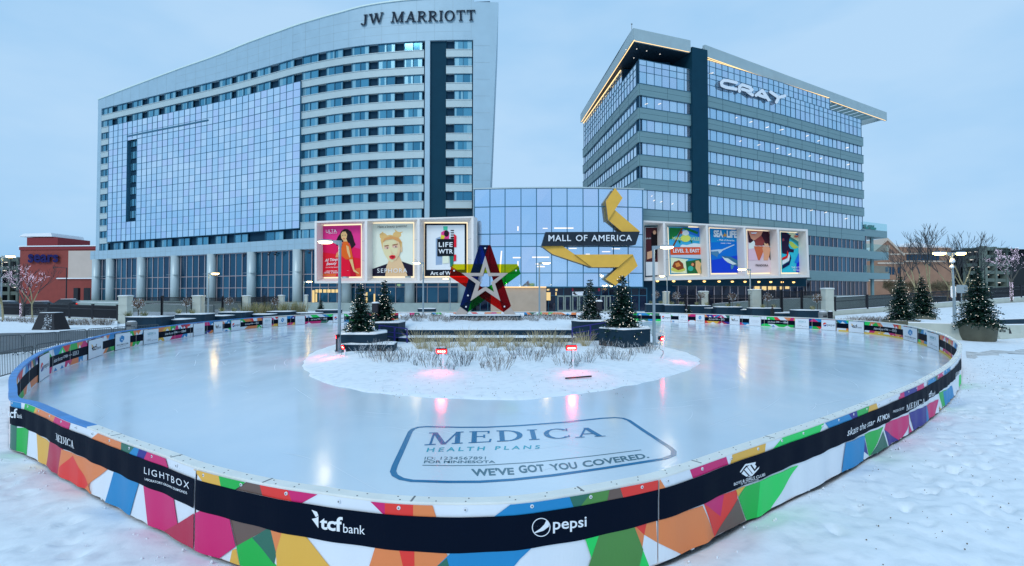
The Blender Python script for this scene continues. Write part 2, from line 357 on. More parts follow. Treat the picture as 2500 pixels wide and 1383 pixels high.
def closed_curve(px):
    P = [gnd(x, y, RT).xy for x, y in px]; n = len(P); Q = []
    for i in range(n):
        p0, p1, p2, p3 = P[i - 1], P[i], P[(i + 1) % n], P[(i + 2) % n]
        m = 8
        for k in range(m):
            t = k / m
            Q.append(0.5 * (2 * p1 + (p2 - p0) * t + (2 * p0 - 5 * p1 + 4 * p2 - p3) * t * t + (3 * p1 - p0 - 3 * p2 + p3) * t ** 3))
    for _ in range(3): Q = [(Q[i - 1] + Q[i] * 2 + Q[(i + 1) % len(Q)]) / 4 for i in range(len(Q))]
    return Q
class Ring:
    def __init__(s, Q):
        n = len(Q); d = [(Q[(i + 1) % n] - Q[i]).length for i in range(n)]; s.L = sum(d)
        N = int(s.L / 0.2); s.N = N; s.ds = s.L / N; s.Q = []; i, acc = 0, 0.0
        for k in range(N):
            t = k * s.ds
            while acc + d[i] < t: acc += d[i]; i += 1
            s.Q.append(Q[i].lerp(Q[(i + 1) % n], (t - acc) / d[i]))
        s.Nn = []
        for k in range(N):
            t = (s.Q[(k + 2) % N] - s.Q[k - 2]).normalized(); s.Nn.append(Vector((t.y, -t.x)))     # outward (the curve runs anticlockwise)
    def P(s, t, z, off=0.0):
        f = (t / s.ds) % s.N; k = int(f); u = f - k; k2 = (k + 1) % s.N
        p = s.Q[k].lerp(s.Q[k2], u) + s.Nn[k].lerp(s.Nn[k2], u) * off
        return Vector((p.x, p.y, z))
    def find(s, px, py, near):                                  # arclength where photo column px crosses the near or the far side
        a = A(px, py); best = None
        for k in range(s.N):
            p, q = s.Q[k], s.Q[(k + 1) % s.N]; f0, f1 = p.x - a * p.y, q.x - a * q.y
            if (f0 < 0 <= f1 if near else f0 >= 0 > f1):
                t = (k + f0 / (f0 - f1)) * s.ds
                y = lerp(p.y, q.y, f0 / (f0 - f1))
                if best is None or (y < best[1] if near else y > best[1]): best = (t, y)
        if best is None:                                        # beyond the ring's silhouette: its outermost point
            f = [q.x / q.y for q in s.Q]; return f.index(max(f) if a > 0 else min(f)) * s.ds
        return best[0]
    def strip(s, mb, t0, t1, z0, z1, o0, o1, mi=0):              # block that follows the ring
        n = max(1, round((t1 - t0) / s.ds)); full = abs((t1 - t0) - s.L) < 1e-6; vs, fs = [], []
        for k in range(n + (0 if full else 1)):
            t = lerp(t0, t1, k / n); vs += [s.P(t, z0, o1), s.P(t, z1, o1), s.P(t, z1, o0), s.P(t, z0, o0)]
        m = len(vs) // 4
        for k in range(n):
            b, c = 4 * k, 4 * ((k + 1) % m)
            for j in range(4): fs.append((b + j, b + (j + 1) % 4, c + (j + 1) % 4, c + j))
        if not full: fs += [(0, 3, 2, 1), (4 * n, 4 * n + 1, 4 * n + 2, 4 * n + 3)]
        mb.add(vs, fs, mi)
    def poly(s, mb, pl, off, mi=0, ds=0.25, side=1, wav=0, rp=0):    # flat print on the ring: outline in (arclength, height)
        if wav:                                                # cut at the heights where the ripple's profile bends, so that layers stay parallel
            for z0, z1 in ((-1, .25), (.25, .5), (.5, .78), (.78, .9), (.9, 1.03), (1.03, 2)):
                q = clipz(clipz(pl, z0, 1), z1, -1)
                if len(q) > 2: s.poly(mb, q, off, mi, ds, side, 0, 1)
            return
        lo, hi = min(p[0] for p in pl), max(p[0] for p in pl); k = math.floor(lo / ds)
        while k * ds < hi:
            q = clip(clip(pl, k * ds, 1), (k + 1) * ds, -1)
            if len(q) > 2: mb.add([s.P(t, z, side * (off + (rip(t, z) if rp else 0))) for t, z in q], [tuple(range(len(q)))], mi)
            k += 1
def rip(t, z): return min(1.0, max(0.0, (1.03 - z) * 4)) * rip0(t, z)
def rip0(t, z): return 0.010 * math.sin(t * 9.0) * (1 - 0.5 * z) + 0.01 * math.sin(t * 3.7 + 1.0) + 0.018 * max(0.0, 1 - z / 0.5) * max(0.0, math.sin(t * 4.3 + math.sin(t * 0.7) * 2)) ** 6 * (0.3 + 0.7 * abs(math.sin(t * 0.23)))   # the loose vinyl ripples between its bolts
def clip(pl, x, sg):
    out = []
    for i in range(len(pl)):
        a, b = pl[i - 1], pl[i]; da, db = sg * (a[0] - x), sg * (b[0] - x)
        if (da >= 0) != (db >= 0): out.append((x, a[1] + (b[1] - a[1]) * da / (da - db)))
        if db >= 0: out.append(b)
    return out
def clipz(pl, z, sg): return [(b, a) for a, b in clip([(z_, t) for t, z_ in pl], z, sg)]
RING = Ring(closed_curve(NEAR + FAR))
def npt(px, py):                                               # photo pixel on the outside of the near boards -> (arclength, height)
    t = RING.find(px, py, True); p = RING.P(t, 0, 0); return t, HC + ray(px, py)[1] * p.y
def inside(x, y, off=0.0):
    c = False; Q = RING.Q
    j = len(Q) - 1
    for i in range(0, len(Q), 3):
        a, b = Q[i], Q[j]
        if (a.y > y) != (b.y > y) and x < (b.x - a.x) * (y - a.y) / (b.y - a.y) + a.x: c = not c
        j = i
    return c
RC = sum((q for q in RING.Q), Vector((0, 0))) / RING.N
# ------------------------------------------------------------------ ground, ice, island
FLAT = {'path': [(-260, 822), (-100, 816), (0, 814), (110, 812), (190, 808), (300, 801), (330, 806), (262, 818), (170, 834), (120, 846), (60, 858), (0, 866), (-200, 884)],
        'road': [(2420, 762), (2500, 757), (2900, 757), (2900, 784), (2500, 777), (2440, 779)],
        'trodden_path': [(2358, 858), (2390, 861), (2420, 855), (2460, 857), (2500, 853), (2700, 856), (2700, 870), (2540, 864), (2500, 867), (2465, 863), (2430, 870), (2400, 868), (2380, 876), (2360, 874)]}
def build_ground():
    rho = {}
    for q in RING.Q:
        d = q - RC; rho[int(math.degrees(math.atan2(d.y, d.x))) % 360] = d.length
    for k in range(360):
        if k not in rho: rho[k] = rho.get(k - 1, 20)
    def axis(dense0, dense1, st, mid0, mid1, mst, far):
        a = []; x = dense0
        while x <= dense1: a.append(x); x += st
        x = dense1; s = st
        while x < mid1: s = min(mst, s * 1.12); x += s; a.append(x)
        while x < far[1]: s *= 1.6; x += s; a.append(x)
        x = dense0; s = st; b = []
        while x > mid0: s = min(mst, s * 1.12); x -= s; b.append(x)
        while x > far[0]: s *= 1.6; x -= s; b.append(x)
        return b[::-1] + a
    xs = axis(-13, 20, 0.085, -40, 45, 0.7, (-3500, 3500)); ys = axis(5.0, 21, 0.085, -8, 80, 0.7, (-400, 4500))
    r = random.Random(12); prints = {}                         # boot prints: (x, y, heading)
    def step(x, y, an, k=1.0): prints.setdefault((int(x), int(y)), []).append((x, y, math.cos(an), math.sin(an), k))
    for x, y, an, n in ((5.5, 7.6, .75, 26), (7.6, 8.6, .95, 22), (11.8, 9.0, 1.2, 24), (15.5, 12.0, 1.7, 16), (17.5, 16.0, 2.2, 12), (9.5, 12.2, .6, 18), (-5.8, 7.4, 2.3, 16), (-8.0, 7.2, 2.0, 14), (-10.5, 9.0, 1.2, 10), (-6.6, 6.6, 2.8, 12)):
        for k in range(n):
            an += r.uniform(-.16, .16); x += math.cos(an) * .58; y += math.sin(an) * .58; s = .13 if k % 2 else -.13
            step(x - math.sin(an) * s, y + math.cos(an) * s, an + r.uniform(-.2, .2), r.uniform(.6, 1.2))
    for _ in range(420): step(r.uniform(3, 20), r.uniform(7, 21), r.uniform(0, 6), r.uniform(.25, .8))
    for _ in range(170): step(r.uniform(-13, -4), r.uniform(6, 11), r.uniform(0, 6), r.uniform(.25, .8))
    flats = [[gnd(x, y).xy for x, y in FLAT[k]] for k in FLAT]
    boxes = [(min(p.x for p in f), max(p.x for p in f), min(p.y for p in f), max(p.y for p in f)) for f in flats]
    def flat(x, y):
        for f, b in zip(flats, boxes):
            if b[0] < x < b[1] and b[2] < y < b[3]:
                c = False; j = len(f) - 1
                for i in range(len(f)):
                    if (f[i].y > y) != (f[j].y > y) and x < (f[j].x - f[i].x) * (y - f[i].y) / (f[j].y - f[i].y) + f[i].x: c = not c
                    j = i
                if c: return True
        return False
    vs = []
    for y in ys:
        for x in xs:
            dx, dy = x - RC.x, y - RC.y; r = math.hypot(dx, dy); an = math.degrees(math.atan2(dy, dx)) % 360; k = int(an)
            d = r - lerp(rho[k], rho[(k + 1) % 360], an - k)
            k = max(0.0, min(1.0, (d - 0.1) / 1.6)) * (1.0 if r < 90 else 0.0)
            z = -0.015
            if d < 0: z = -0.02 - 0.35 * min(1.0, -d / 0.7)
            elif k > 0:
                p = Vector((x, y, 0)); n1 = noise.noise(p * 0.33); n2 = noise.noise(p * 1.3 + Vector((7, 3, 0))); n3 = abs(noise.noise(p * 2.4 + Vector((1, 9, 4))))
                z = -0.015 + k * (0.10 * n1 + 0.05 * n2 + 0.06 - 0.10 * max(0.0, 0.3 - n3)) + 0.05 * max(0.0, 1 - abs(d - .45) / .4) * (0.6 + noise.noise(p * 1.9))
                if -13.5 < x < 20.5 and 4 < y < 21.5 and d > .35:
                    z += 0.012 * noise.noise(p * 6.0)
                    for ix in (-1, 0, 1):
                        for iy in (-1, 0, 1):
                            for fx, fy, cx, sy, kk in prints.get((int(x) + ix, int(y) + iy), ()):
                                u, v = ((x - fx) * cx + (y - fy) * sy) / .19, (-(x - fx) * sy + (y - fy) * cx) / .095; q = u * u + v * v
                                if q < 4: z += kk * (-0.11 * max(0.0, 1 - q) + (0.022 * (1 - abs(q - 1.9) / 1.1) if .8 < q < 3 else 0))
                if flat(x, y): z = -0.01
            vs.append((x, y, z))
    nx = len(xs); mb = MB()
    mb.add(vs, [(j * nx + i, j * nx + i + 1, (j + 1) * nx + i + 1, (j + 1) * nx + i) for j in range(len(ys) - 1) for i in range(nx - 1)])
    tag(mb.build('ground', M_SNOW, None, True), kind='structure')
build_ground()
mb = MB(); mb.add([RING.P(k * RING.ds, 0.015, -0.07) for k in range(RING.N)], [tuple(range(RING.N))])
tag(mb.build('ice', M_ICE), kind='structure')
# path of wet asphalt on the left, road and trodden strips on the right: thin sheets over the snow
def sheet(name, pix, m, z, kind='structure'):
    mb = MB(); p = [gnd(x, y, z) for x, y in pix]; mb.add(p, [tuple(range(len(p)))]); return tag(mb.build(name, m), kind=kind)
for k_, m_ in (('path', M_ASPH), ('road', M_ASPH), ('trodden_path', M_DIRT)): sheet(k_, FLAT[k_], m_, 0.02)
# the snowy island in the middle of the ice
IS = [(740, 893), (752, 916), (800, 938), (880, 957), (1000, 970), (1130, 976), (1280, 977), (1400, 966), (1500, 950), (1600, 929), (1680, 906), (1711, 884), (1692, 868), (1650, 856), (1606, 842), (1588, 816), (1560, 797), (1400, 789), (1200, 788), (1000, 789), (900, 795), (860, 812), (836, 836), (790, 851), (752, 870)]
ISP = [gnd(x, y).xy for x, y in IS]
ISC = Vector((-0.4, 28.0))
def isle_z(x, y, e=1.0):
    return 0.02 + 0.16 * min(1, e / 0.35) ** 0.6 + max(0.0, min(y, 33) - 17) * 0.016 * min(1, e * 3) + 0.05 * noise.noise(Vector((x * 0.8, y * 0.8, 2))) * min(1, e * 4) + 0.03 * noise.noise(Vector((x * 2.5, y * 2.5, 5))) * min(1, e * 4)
def build_island():
    Q = []; n = len(ISP)
    for i in range(n):
        for k in range(10):
            t = k / 10; p0, p1, p2, p3 = ISP[i - 1], ISP[i], ISP[(i + 1) % n], ISP[(i + 2) % n]
            q = 0.5 * (2 * p1 + (p2 - p0) * t + (2 * p0 - 5 * p1 + 4 * p2 - p3) * t * t + (3 * p1 - p0 - 3 * p2 + p3) * t ** 3)
            d = (q - ISC).normalized(); Q.append(q + d * (0.16 * noise.noise(Vector((q.x * 1.1, q.y * 1.1, 0)))))
    m = 26; vs, fs = [], []; N = len(Q)
    for j in range(m + 1):
        e = (j / m) ** 1.6
        for q in Q:
            p = ISC * e + q * (1 - e); vs.append((p.x, p.y, isle_z(p.x, p.y, e * (q - ISC).length / 6) if j else 0.0))
    for j in range(m):
        for k in range(N): fs.append((j * N + k, j * N + (k + 1) % N, (j + 1) * N + (k + 1) % N, (j + 1) * N + k))
    mb = MB(); mb.add(vs, fs); tag(mb.build('snow_mound', M_SNOW, None, True), kind='structure')
build_island()
# ------------------------------------------------------------------ the rink boards
tL, tR = npt(24, 974)[0], RING.find(2350, 850, True)
def far(px, py=790): return RING.find(px, py, False)
rb = thing('rink_barrier', 'low oval board fence of the ice rink with a white and blue top rail', 'rink fence', (0, 5.6, 0))
mb = MB(); RING.strip(mb, 0, RING.L, 0.0, 1.015, -0.11, -0.03); mb.build('board', mat('board white', base(196, 206, 226), 0.5), rb)
tb0, tb1 = far(640, 773), RING.L + npt(212, 1041)[0]
mb = MB(); RING.strip(mb, tb1 - RING.L, tb0, 1.015, 1.07, -0.15, 0.0); mb.build('top_rail', mat('white rail', base(205, 222, 240), 0.45, var=0.05, scale=3), rb)
mb = MB(); RING.strip(mb, tb0, tb1, 1.015, 1.07, -0.15, 0.0); tag(mb.build('top_rail', mat('blue rail', base(25, 120, 210), 0.4, var=0.2, scale=2), rb), 'blue painted top rail with worn white snow patches')
mb = MB(); RING.strip(mb, tR + 1.0, far(2050), 0.0, 0.13, -0.15, -0.115); mb.build('kick_strip', mat('yellow kick plate', base(205, 180, 60), 0.5), rb)
mb = MB()                                                      # seams, screws and number stickers on the white rail
t = tb1 - RING.L + 0.4
while t < tR + 6:
    for o in (-0.03, -0.11):
        c = RING.P(t + R.uniform(-0.1, 0.1), 1.0705, o); mb.box(-0.007, 0.007, -0.007, 0.007, 0, 0.003, 0, 0, c)
    t += 0.42
mb.build('screw', M_BLK, rb)['kind'] = 'stuff'
mb = MB(); t = tb1 - RING.L + 1.0
while t < tR + 20: RING.strip(mb, t, t + 0.022, 1.07, 1.073, -0.15, 0.0); t += 1.95
parts(mb, 'rail_joint', M_GREYP, rb)
for k in range(0, 70, 3):                                      # posts under the loose edge of the banners
    mb = MB(); RING.strip(mb, k * 0.55 + 0.6, k * 0.55 + 0.66, 0.0, 0.1, -0.03, -0.005); mb.build('foot_post', M_WHITE, rb)
# print on the inner face: coloured shapes over and under a black stripe
mb = MB(); tf0, tf1 = tR + 1.5, RING.L + npt(60, 985)[0]
RING.strip(mb, tf0, tf1, 0.05, 1.0, -0.114, -0.111, c_wh)
RING.strip(mb, tf0, tf1, 0.3, 0.72, -0.119, -0.1141, c_bk)
cols = [c_or, c_wh, c_pk, c_ye, c_wh, c_gr, c_bl, c_wh, c_in, c_pk, c_rd, c_or, c_wh, c_dg, c_bl, c_wi, c_wh, c_or, c_gr, c_li]
for z0, z1, wd_ in ((0.72, 1.0, 0.62), (0.05, 0.3, 0.85)):
    t, k = tf0, 0
    s0 = 0
    while t < tf1 - 1.6:
        w = R.uniform(0.55, 1.5) * wd_; s1 = R.uniform(-0.28, 0.28); c = cols[(k * 7 + R.randrange(3)) % len(cols)]
        if c != c_wh: RING.poly(mb, [(t + s0, z0), (t + w + s1, z0), (t + w - s1, z1), (t - s0, z1)], 0.117, c, 0.4, -1)
        if R.random() < 0.35:
            RING.poly(mb, [(t + w * 0.2, z0), (t + w * 0.75, z0), (t + w * 0.5, z1 * 0.6 + z0 * 0.4)], 0.1195, c_wh if c != c_wh else c_bl, 0.4, -1)
        t += w; s0 = s1; k += 1
mb.build('print', PAL, rb)
mb = MB(); t = tf0 + 1
while t < tf1 - 1: RING.strip(mb, t, t + 0.03, 0.03, 1.0, -0.122, -0.111); t += 2.4
parts(mb, 'panel_seam', mat('seam', base(150, 165, 180), 0.5), rb)
def ring_text(name, text, corners, off, m, parent, side=1, style='sans', space=1.0, bold=0.0, shear=0.0, wav=0):
    mb = MB(); g = glyphs(text, style, space, bold, shear); q = [(t, z, 0) for t, z in corners]
    def fn(u, v, o):
        p = bil(q, u, v); return RING.P(p.x, p.y, side * (off + o + (rip(p.x, p.y) if wav else 0)))
    text_mesh(mb, g, fn); return mb.build(name, m, parent)
def inner_words(x0, x1, py, second):
    a, b = far(x0, py), far(x1, py); f = lambda u: a + (b - a) * u
    ring_text('lettering', 'skate the star', [(f(0), .6), (f(.38), .6), (f(.38), .43), (f(0), .43)], 0.124, M_LET, rb, -1, shear=0.3)
    ring_text('lettering', 'AT MOA', [(f(.4), .59), (f(.58), .59), (f(.58), .46), (f(.4), .46)], 0.124, M_LET, rb, -1, bold=0.02)
    ring_text('lettering', 'PRESENTED BY', [(f(.61), .54), (f(.74), .54), (f(.74), .49), (f(.61), .49)], 0.124, M_LET, rb, -1)
    ring_text('lettering', second, [(f(.77), .63), (f(1), .63), (f(1), .44), (f(.77), .44)], 0.124, M_LET, rb, -1, style='serif' if second == 'MEDICA' else 'sans', bold=0.01)
for x0, x1, py, s_ in ((122, 184, 868, 'MEDICA'), (398, 450, 815, 'tcfbank'), (595, 629, 790, 'MEDICA'), (757, 797, 780, 'tcfbank'), (1732, 1771, 782, 'MEDICA'), (1876, 1926, 785, 'tcfbank'), (2137, 2194, 805, 'MEDICA')):
    inner_words(x0, x1, py, s_)
# ------------------------------------------------------------------ white sponsor signs on the inside of the boards
M_SIGN = mat('white sign', (0.78, 0.79, 0.82), 0.35)
def emblem(kind):
    if kind == 'globe':
        top = [(0.5 + .5 * math.cos(math.radians(d)), 0.5 + .5 * math.sin(math.radians(d))) for d in range(20, 201, 15)]
        bot = [(0.5 + .5 * math.cos(math.radians(d)), 0.5 + .5 * math.sin(math.radians(d))) for d in range(215, 366, 15)]
        return [(c_rd, top + [(.2, .42), (.5, .55), (.8, .72)]), (c_in, bot + [(.85, .52), (.55, .38), (.25, .25)])]
    if kind == 'ribbon':
        return [(c_ye, [(0, 1), (.75, .85), (1, .65), (.7, .55), (.35, .5)]), (c_bk, [(.05, .45), (.7, .5), (1, .6), (1, 0), (.6, .3)])]
    if kind == 'hands':
        h = [(.5, 1), (.95, .78), (.95, .3), (.5, 0), (.05, .25), (.05, .75)]
        return [(c_bl, h), (c_wh, [(.42, .72), (.7, .6), (.62, .5), (.36, .62)]), (c_wh, [(.4, .5), (.68, .38), (.6, .28), (.34, .4)]), (c_wh, [(.1, .6), (.3, .78), (.26, .86), (.1, .7)]), (c_wh, [(.9, .42), (.7, .22), (.74, .14), (.9, .32)])]
    return []
def sign_face(s, f, g, kind):
    def em(k, u0, u1, v0, v1):
        mb = MB()
        for i, (mi, p) in enumerate(emblem(k)):
            RING.poly(mb, [(f(lerp(u0, u1, u)), g(lerp(v0, v1, v))) for u, v in p], 0.168 + 0.003 * i, mi, 5.0, -1)
        mb.build('emblem', PAL, s)
    def tx(text, u0, u1, v0, v1, m=M_INK, **k):
        ring_text('lettering', text, [(f(u0), g(v1)), (f(u1), g(v1)), (f(u1), g(v0)), (f(u0), g(v0))], 0.168, m, s, -1, **k)
    if kind == 'pepsi': em('globe', .12, .38, .36, .72); tx('pepsi', .42, .92, .36, .62, bold=0.005)
    if kind == 'tcf': em('ribbon', .18, .28, .38, .78); tx('tcf', .28, .55, .4, .72, bold=0.03); tx('bank', .57, .86, .4, .58)
    if kind == 'boys': em('hands', .32, .66, .4, .86); tx('BOYS & GIRLS CLUBS', .12, .88, .24, .33, bold=0.02); tx('OF THE TWIN CITIES', .26, .74, .15, .19)
    if kind == 'medica': tx('MEDICA', .24, .78, .62, .78, M_TEAL, style='serif'); tx('HEALTH PLANS', .26, .6, .52, .56, M_TEAL); tx('ID: 1234567891', .2, .46, .3, .34); tx('FOR MINNESOTA', .2, .5, .22, .26); tx("WE'VE GOT YOU COVERED.", .52, .88, .2, .25)
    if kind == 'lightbox': tx('LIGHTBOX', .2, .84, .46, .58, MATS['silver lettering'], space=1.5); tx('LABORATORY-GROWN DIAMONDS', .28, .76, .34, .38, MATS['silver lettering'])
mat('silver lettering', base(150, 172, 190), 0.5)
SIGNS = [(82, 108, 897, 'pepsi', 'white sign with a red and blue globe, nearest sign on the left boards'), (206, 242, 850, 'tcf', 'white bank sign, leftmost of its kind, on the left boards under the blue rail'),
         (273, 311, 835, 'boys', 'white sign with blue hexagon emblem on the left boards under the blue rail'), (344, 381, 824, 'medica', 'white sign with teal capitals on the left boards, below the first planter'),
         (467, 495, 807, 'lightbox', 'white sign with thin silver capitals below the second planter on the left'), (517, 539, 800, 'tcf', 'small white bank sign just right of the silver lettered sign, left half'),
         (560, 583, 797, 'pepsi', 'white globe sign below the third planter on the left'), (638, 660, 789, 'medica', 'small white sign with pale teal capitals, fourth planter above it'),
         (676, 698, 786, 'boys', 'small white sign with blue emblem on the far boards left of the star'), (718, 742, 782, 'lightbox', 'small white sign with faint silver capitals on the far boards left of the star'),
         (811, 839, 777, 'pepsi', 'white globe sign half behind the left lamp post'), (972, 1000, 772, 'tcf', 'white bank sign right behind the left rear spruce'),
         (1024, 1053, 771, 'medica', 'white sign behind the thin lamp post left of the star'), (1078, 1107, 771, 'lightbox', 'white sign on the far boards next to the left foot of the star'),
         (1256, 1280, 771, 'boys', 'white sign on the far boards right of the star plinth'), (1407, 1428, 772, 'tcf', 'white sign on the far boards left of the snowy spruce'),
         (1466, 1492, 773, 'lightbox', 'white sign on the far boards between the two right spruces'),
         (1614, 1639, 773, 'pepsi', 'white globe sign just right of the right lamp post'), (1658, 1681, 774, 'medica', 'small white sign with pale teal capitals, right of the globe sign by the lamp post'),
         (1700, 1722, 776, 'boys', 'small white sign with blue emblem on the far right boards'), (1783, 1808, 780, 'tcf', 'white bank sign on the far right boards, smaller of two'),
         (1831, 1860, 784, 'lightbox', 'white sign with silver capitals on the right boards'), (1943, 1978, 791, 'medica', 'white sign with teal capitals below the last dark planter on the right'),
         (2008, 2044, 797, 'pepsi', 'white globe sign below the litter bins on the right boards'), (2075, 2114, 803, 'tcf', 'large white bank sign on the right boards above the yellow strip'),
         (2211, 2247, 824, 'boys', 'white sign with blue hexagon emblem above the yellow strip on the right'), (2271, 2301, 840, 'medica', 'narrow white sign with teal capitals at the right bend of the boards')]
for x0, x1, py, kind, lab in SIGNS:
    a, b = far(x0, py), far(x1, py); f = lambda u, a=a, b=b: a + (b - a) * u; g = lambda v: 0.02 + 0.95 * v
    s = thing('sponsor_sign', lab, 'sign', RING.P((a + b) / 2, 0.02, -0.14), 'white sponsor signs on the inner boards')
    mb = MB(); RING.strip(mb, b, a, 0.02, 0.97, -0.152, -0.125); mb.build('frame', M_INK if x0 > 1900 or x0 < 280 else M_GREYP, s)
    e = 0.02 * abs(a - b) / 1.2
    mb = MB(); RING.strip(mb, b + e, a - e, 0.035, 0.955, -0.164, -0.1525); mb.build('panel', M_SIGN, s)
    sign_face(s, f, g, kind)
# ------------------------------------------------------------------ printed vinyl banners on the outside of the near boards
cA, cB, cC, cD, cE = crop(0, 880, 2.75), crop(440, 1080, 3.906), crop(1000, 1080, 3.906), crop(1560, 980, 3.432), crop(1960, 820, 3.2926)
UP = [(c_bl, 24, 50, 24, 50), (c_gr, 60, 90, 57, 86), (c_ye, 86, 95, 82, 93), (c_or, 92, 135, 86, 130), (c_pk, 135, 172, 130, 168), (c_or, 240, 298, 226, 296), (c_dg, 298, 338, 296, 322), (c_bl, 330, 342, 318, 337), (c_in, 342, 362, 337, 355), (c_pk, 362, 407, 355, 413),
      (c_ye, 476, 538, 500, 543), (c_gr, 538, 603, 543, 577), (c_br, 603, 636, 577, 642), (c_rd, 636, 705, 642, 715), (c_pk, 705, 777, 715, 740), (c_pk, 906, 941, 936, 941), (c_rd, 941, 1010, 941, 1010), (c_or, 1010, 1057, 1010, 1066), (c_bl, 1246, 1389, 1206, 1402),
      (c_dg, 1389, 1440, 1398, 1432), (c_ol, 1440, 1486, 1415, 1483), (c_br, 1486, 1512, 1480, 1519), (c_rd, 1512, 1604, 1519, 1604), (c_or, 1606, 1609, 1606, 1622), (c_pk, 1683, 1772, 1690, 1778), (c_ye, 1787, 1869, 1782, 1866), (c_li, 1910, 2012, 1886, 2000),
      (c_bl, 2014, 2072, 2024, 2080), (c_in, 2072, 2092, 2080, 2094), (c_gr, 2092, 2122, 2094, 2120), (c_ye, 2122, 2140, 2120, 2143), (c_pk, 2199, 2208, 2194, 2208), (c_in, 2208, 2240, 2208, 2240), (c_pk, 2240, 2257, 2240, 2257), (c_bl, 2266, 2284, 2266, 2286), (c_dg, 2284, 2290, 2286, 2290), (c_pk, 2290, 2306, 2290, 2306), (c_bl, 2308, 2324, 2308, 2324)]
LOW = [(c_gr, cA([(50, 400), (200, 455), (190, 680), (60, 600)])), (c_dg, cA([(40, 400), (115, 430), (112, 620), (40, 580)])), (c_ye, cA([(250, 490), (345, 560), (290, 785), (268, 760)])), (c_wi, cA([(340, 540), (435, 590), (385, 845), (290, 785)])),
       (c_or, cA([(425, 595), (730, 730), (600, 835), (685, 1020), (385, 845)])), (c_rd, cA([(490, 640), (600, 835), (495, 920), (400, 800), (410, 715)])), (c_bl, cA([(770, 735), (942, 815), (865, 1115), (700, 1030)])), (c_pk, cA([(972, 820), (1168, 900), (1200, 1095), (1328, 1015), (1328, 1340), (1020, 1200)])), (c_wi, cA([(1200, 1095), (1328, 1015), (1328, 1340), (1020, 1190)])),
       (c_pk, cB([(165, 670), (225, 640), (480, 725), (540, 990), (270, 1184), (130, 1240), (165, 900)])), (c_br, cB([(478, 715), (870, 805), (540, 990)])), (c_gr, cB([(540, 990), (690, 905), (960, 1200), (930, 1420), (620, 1400)])), (c_dg, cB([(680, 915), (860, 805), (930, 1050), (905, 1160)])),
       (c_ye, cB([(540, 1010), (620, 1400), (420, 1400), (500, 1030)])), (c_or, cB([(860, 805), (1000, 835), (925, 1040)])), (c_ye, cB([(990, 830), (1185, 870), (1640, 1420), (960, 1420), (925, 1050)])), (c_or, cB([(1870, 970), (2540, 1030), (2560, 1120), (2330, 1440), (1720, 1440)])), (c_rd, cB([(2085, 990), (2235, 1010), (2240, 1440), (2190, 1440)])),
       (c_bl, cC([(400, 1040), (1200, 970), (1050, 1110), (760, 1440), (60, 1440), (250, 1184)])), (c_dg, cC([(360, 1090), (400, 1240), (250, 1440), (60, 1440), (250, 1184)])), (c_li, cC([(1655, 890), (1805, 870), (1735, 1130)])), (c_ol, cC([(1800, 870), (2130, 790), (2222, 1020), (2130, 1400), (1600, 1440)])), (c_li, cC([(2222, 1020), (2370, 1400), (2140, 1400)])),
       (c_or, cC([(2130, 790), (2355, 730), (2365, 960), (2240, 885), (2218, 1015)])), (c_rd, cC([(2140, 790), (2270, 755), (2240, 885)])),
       (c_or, cD([(165, 990), (520, 870), (630, 1140), (500, 1350), (165, 1190)])), (c_rd, cD([(528, 850), (815, 740), (825, 830), (630, 1140)])), (c_pk, cD([(528, 850), (712, 780), (685, 965)])), (c_br, cD([(825, 815), (940, 1125), (665, 1275), (630, 1140)])), (c_ol, cD([(628, 1145), (670, 1275), (500, 1350)])), (c_ye, cD([(808, 740), (890, 710), (825, 800)])),
       (c_gr, cD([(888, 715), (1000, 665), (945, 1125), (828, 805)])), (c_li, cD([(997, 665), (1330, 535), (1100, 890), (975, 1125), (945, 1125)])),
       (c_bl, cE([(340, 860), (492, 800), (470, 1140), (288, 1240)])), (c_in, cE([(380, 860), (492, 815), (530, 960)])), (c_gr, cE([(492, 795), (645, 730), (540, 985)])), (c_dg, cE([(642, 765), (705, 1000), (620, 1050), (540, 980)])), (c_in, cE([(650, 755), (780, 850), (710, 985)])),
       (c_pk, cE([(660, 705), (845, 630), (852, 700), (782, 852), (650, 755)])), (c_bl, cE([(782, 855), (842, 925), (712, 1000)])), (c_pk, cE([(850, 700), (918, 890), (835, 925)])), (c_pk, cE([(540, 985), (622, 1045), (455, 1150)])), (c_in, cE([(852, 620), (985, 560), (990, 850), (920, 890)])),
       (c_bl, cE([(985, 560), (1000, 590), (1022, 810), (990, 850)])), (c_pk, cE([(988, 560), (1078, 510), (1032, 800)])), (c_ye, cE([(1085, 545), (1135, 640), (1120, 700)])), (c_gr, cE([(1095, 460), (1150, 430), (1150, 660), (1135, 650)])), (c_bl, cE([(1130, 450), (1195, 400), (1230, 570), (1150, 660)])), (c_li, cE([(1255, 320), (1278, 300), (1270, 575), (1245, 590)]))]
LOWT = [(c, [npt(*p) for p in pl]) for c, pl in LOW]
UPT = [(c, [(npt(a, 1100)[0], 1.04), (npt(b, 1100)[0], 1.04), (npt(d, 1100)[0], 0.92), (npt(e, 1100)[0], 0.92)]) for c, a, b, e, d in UP]
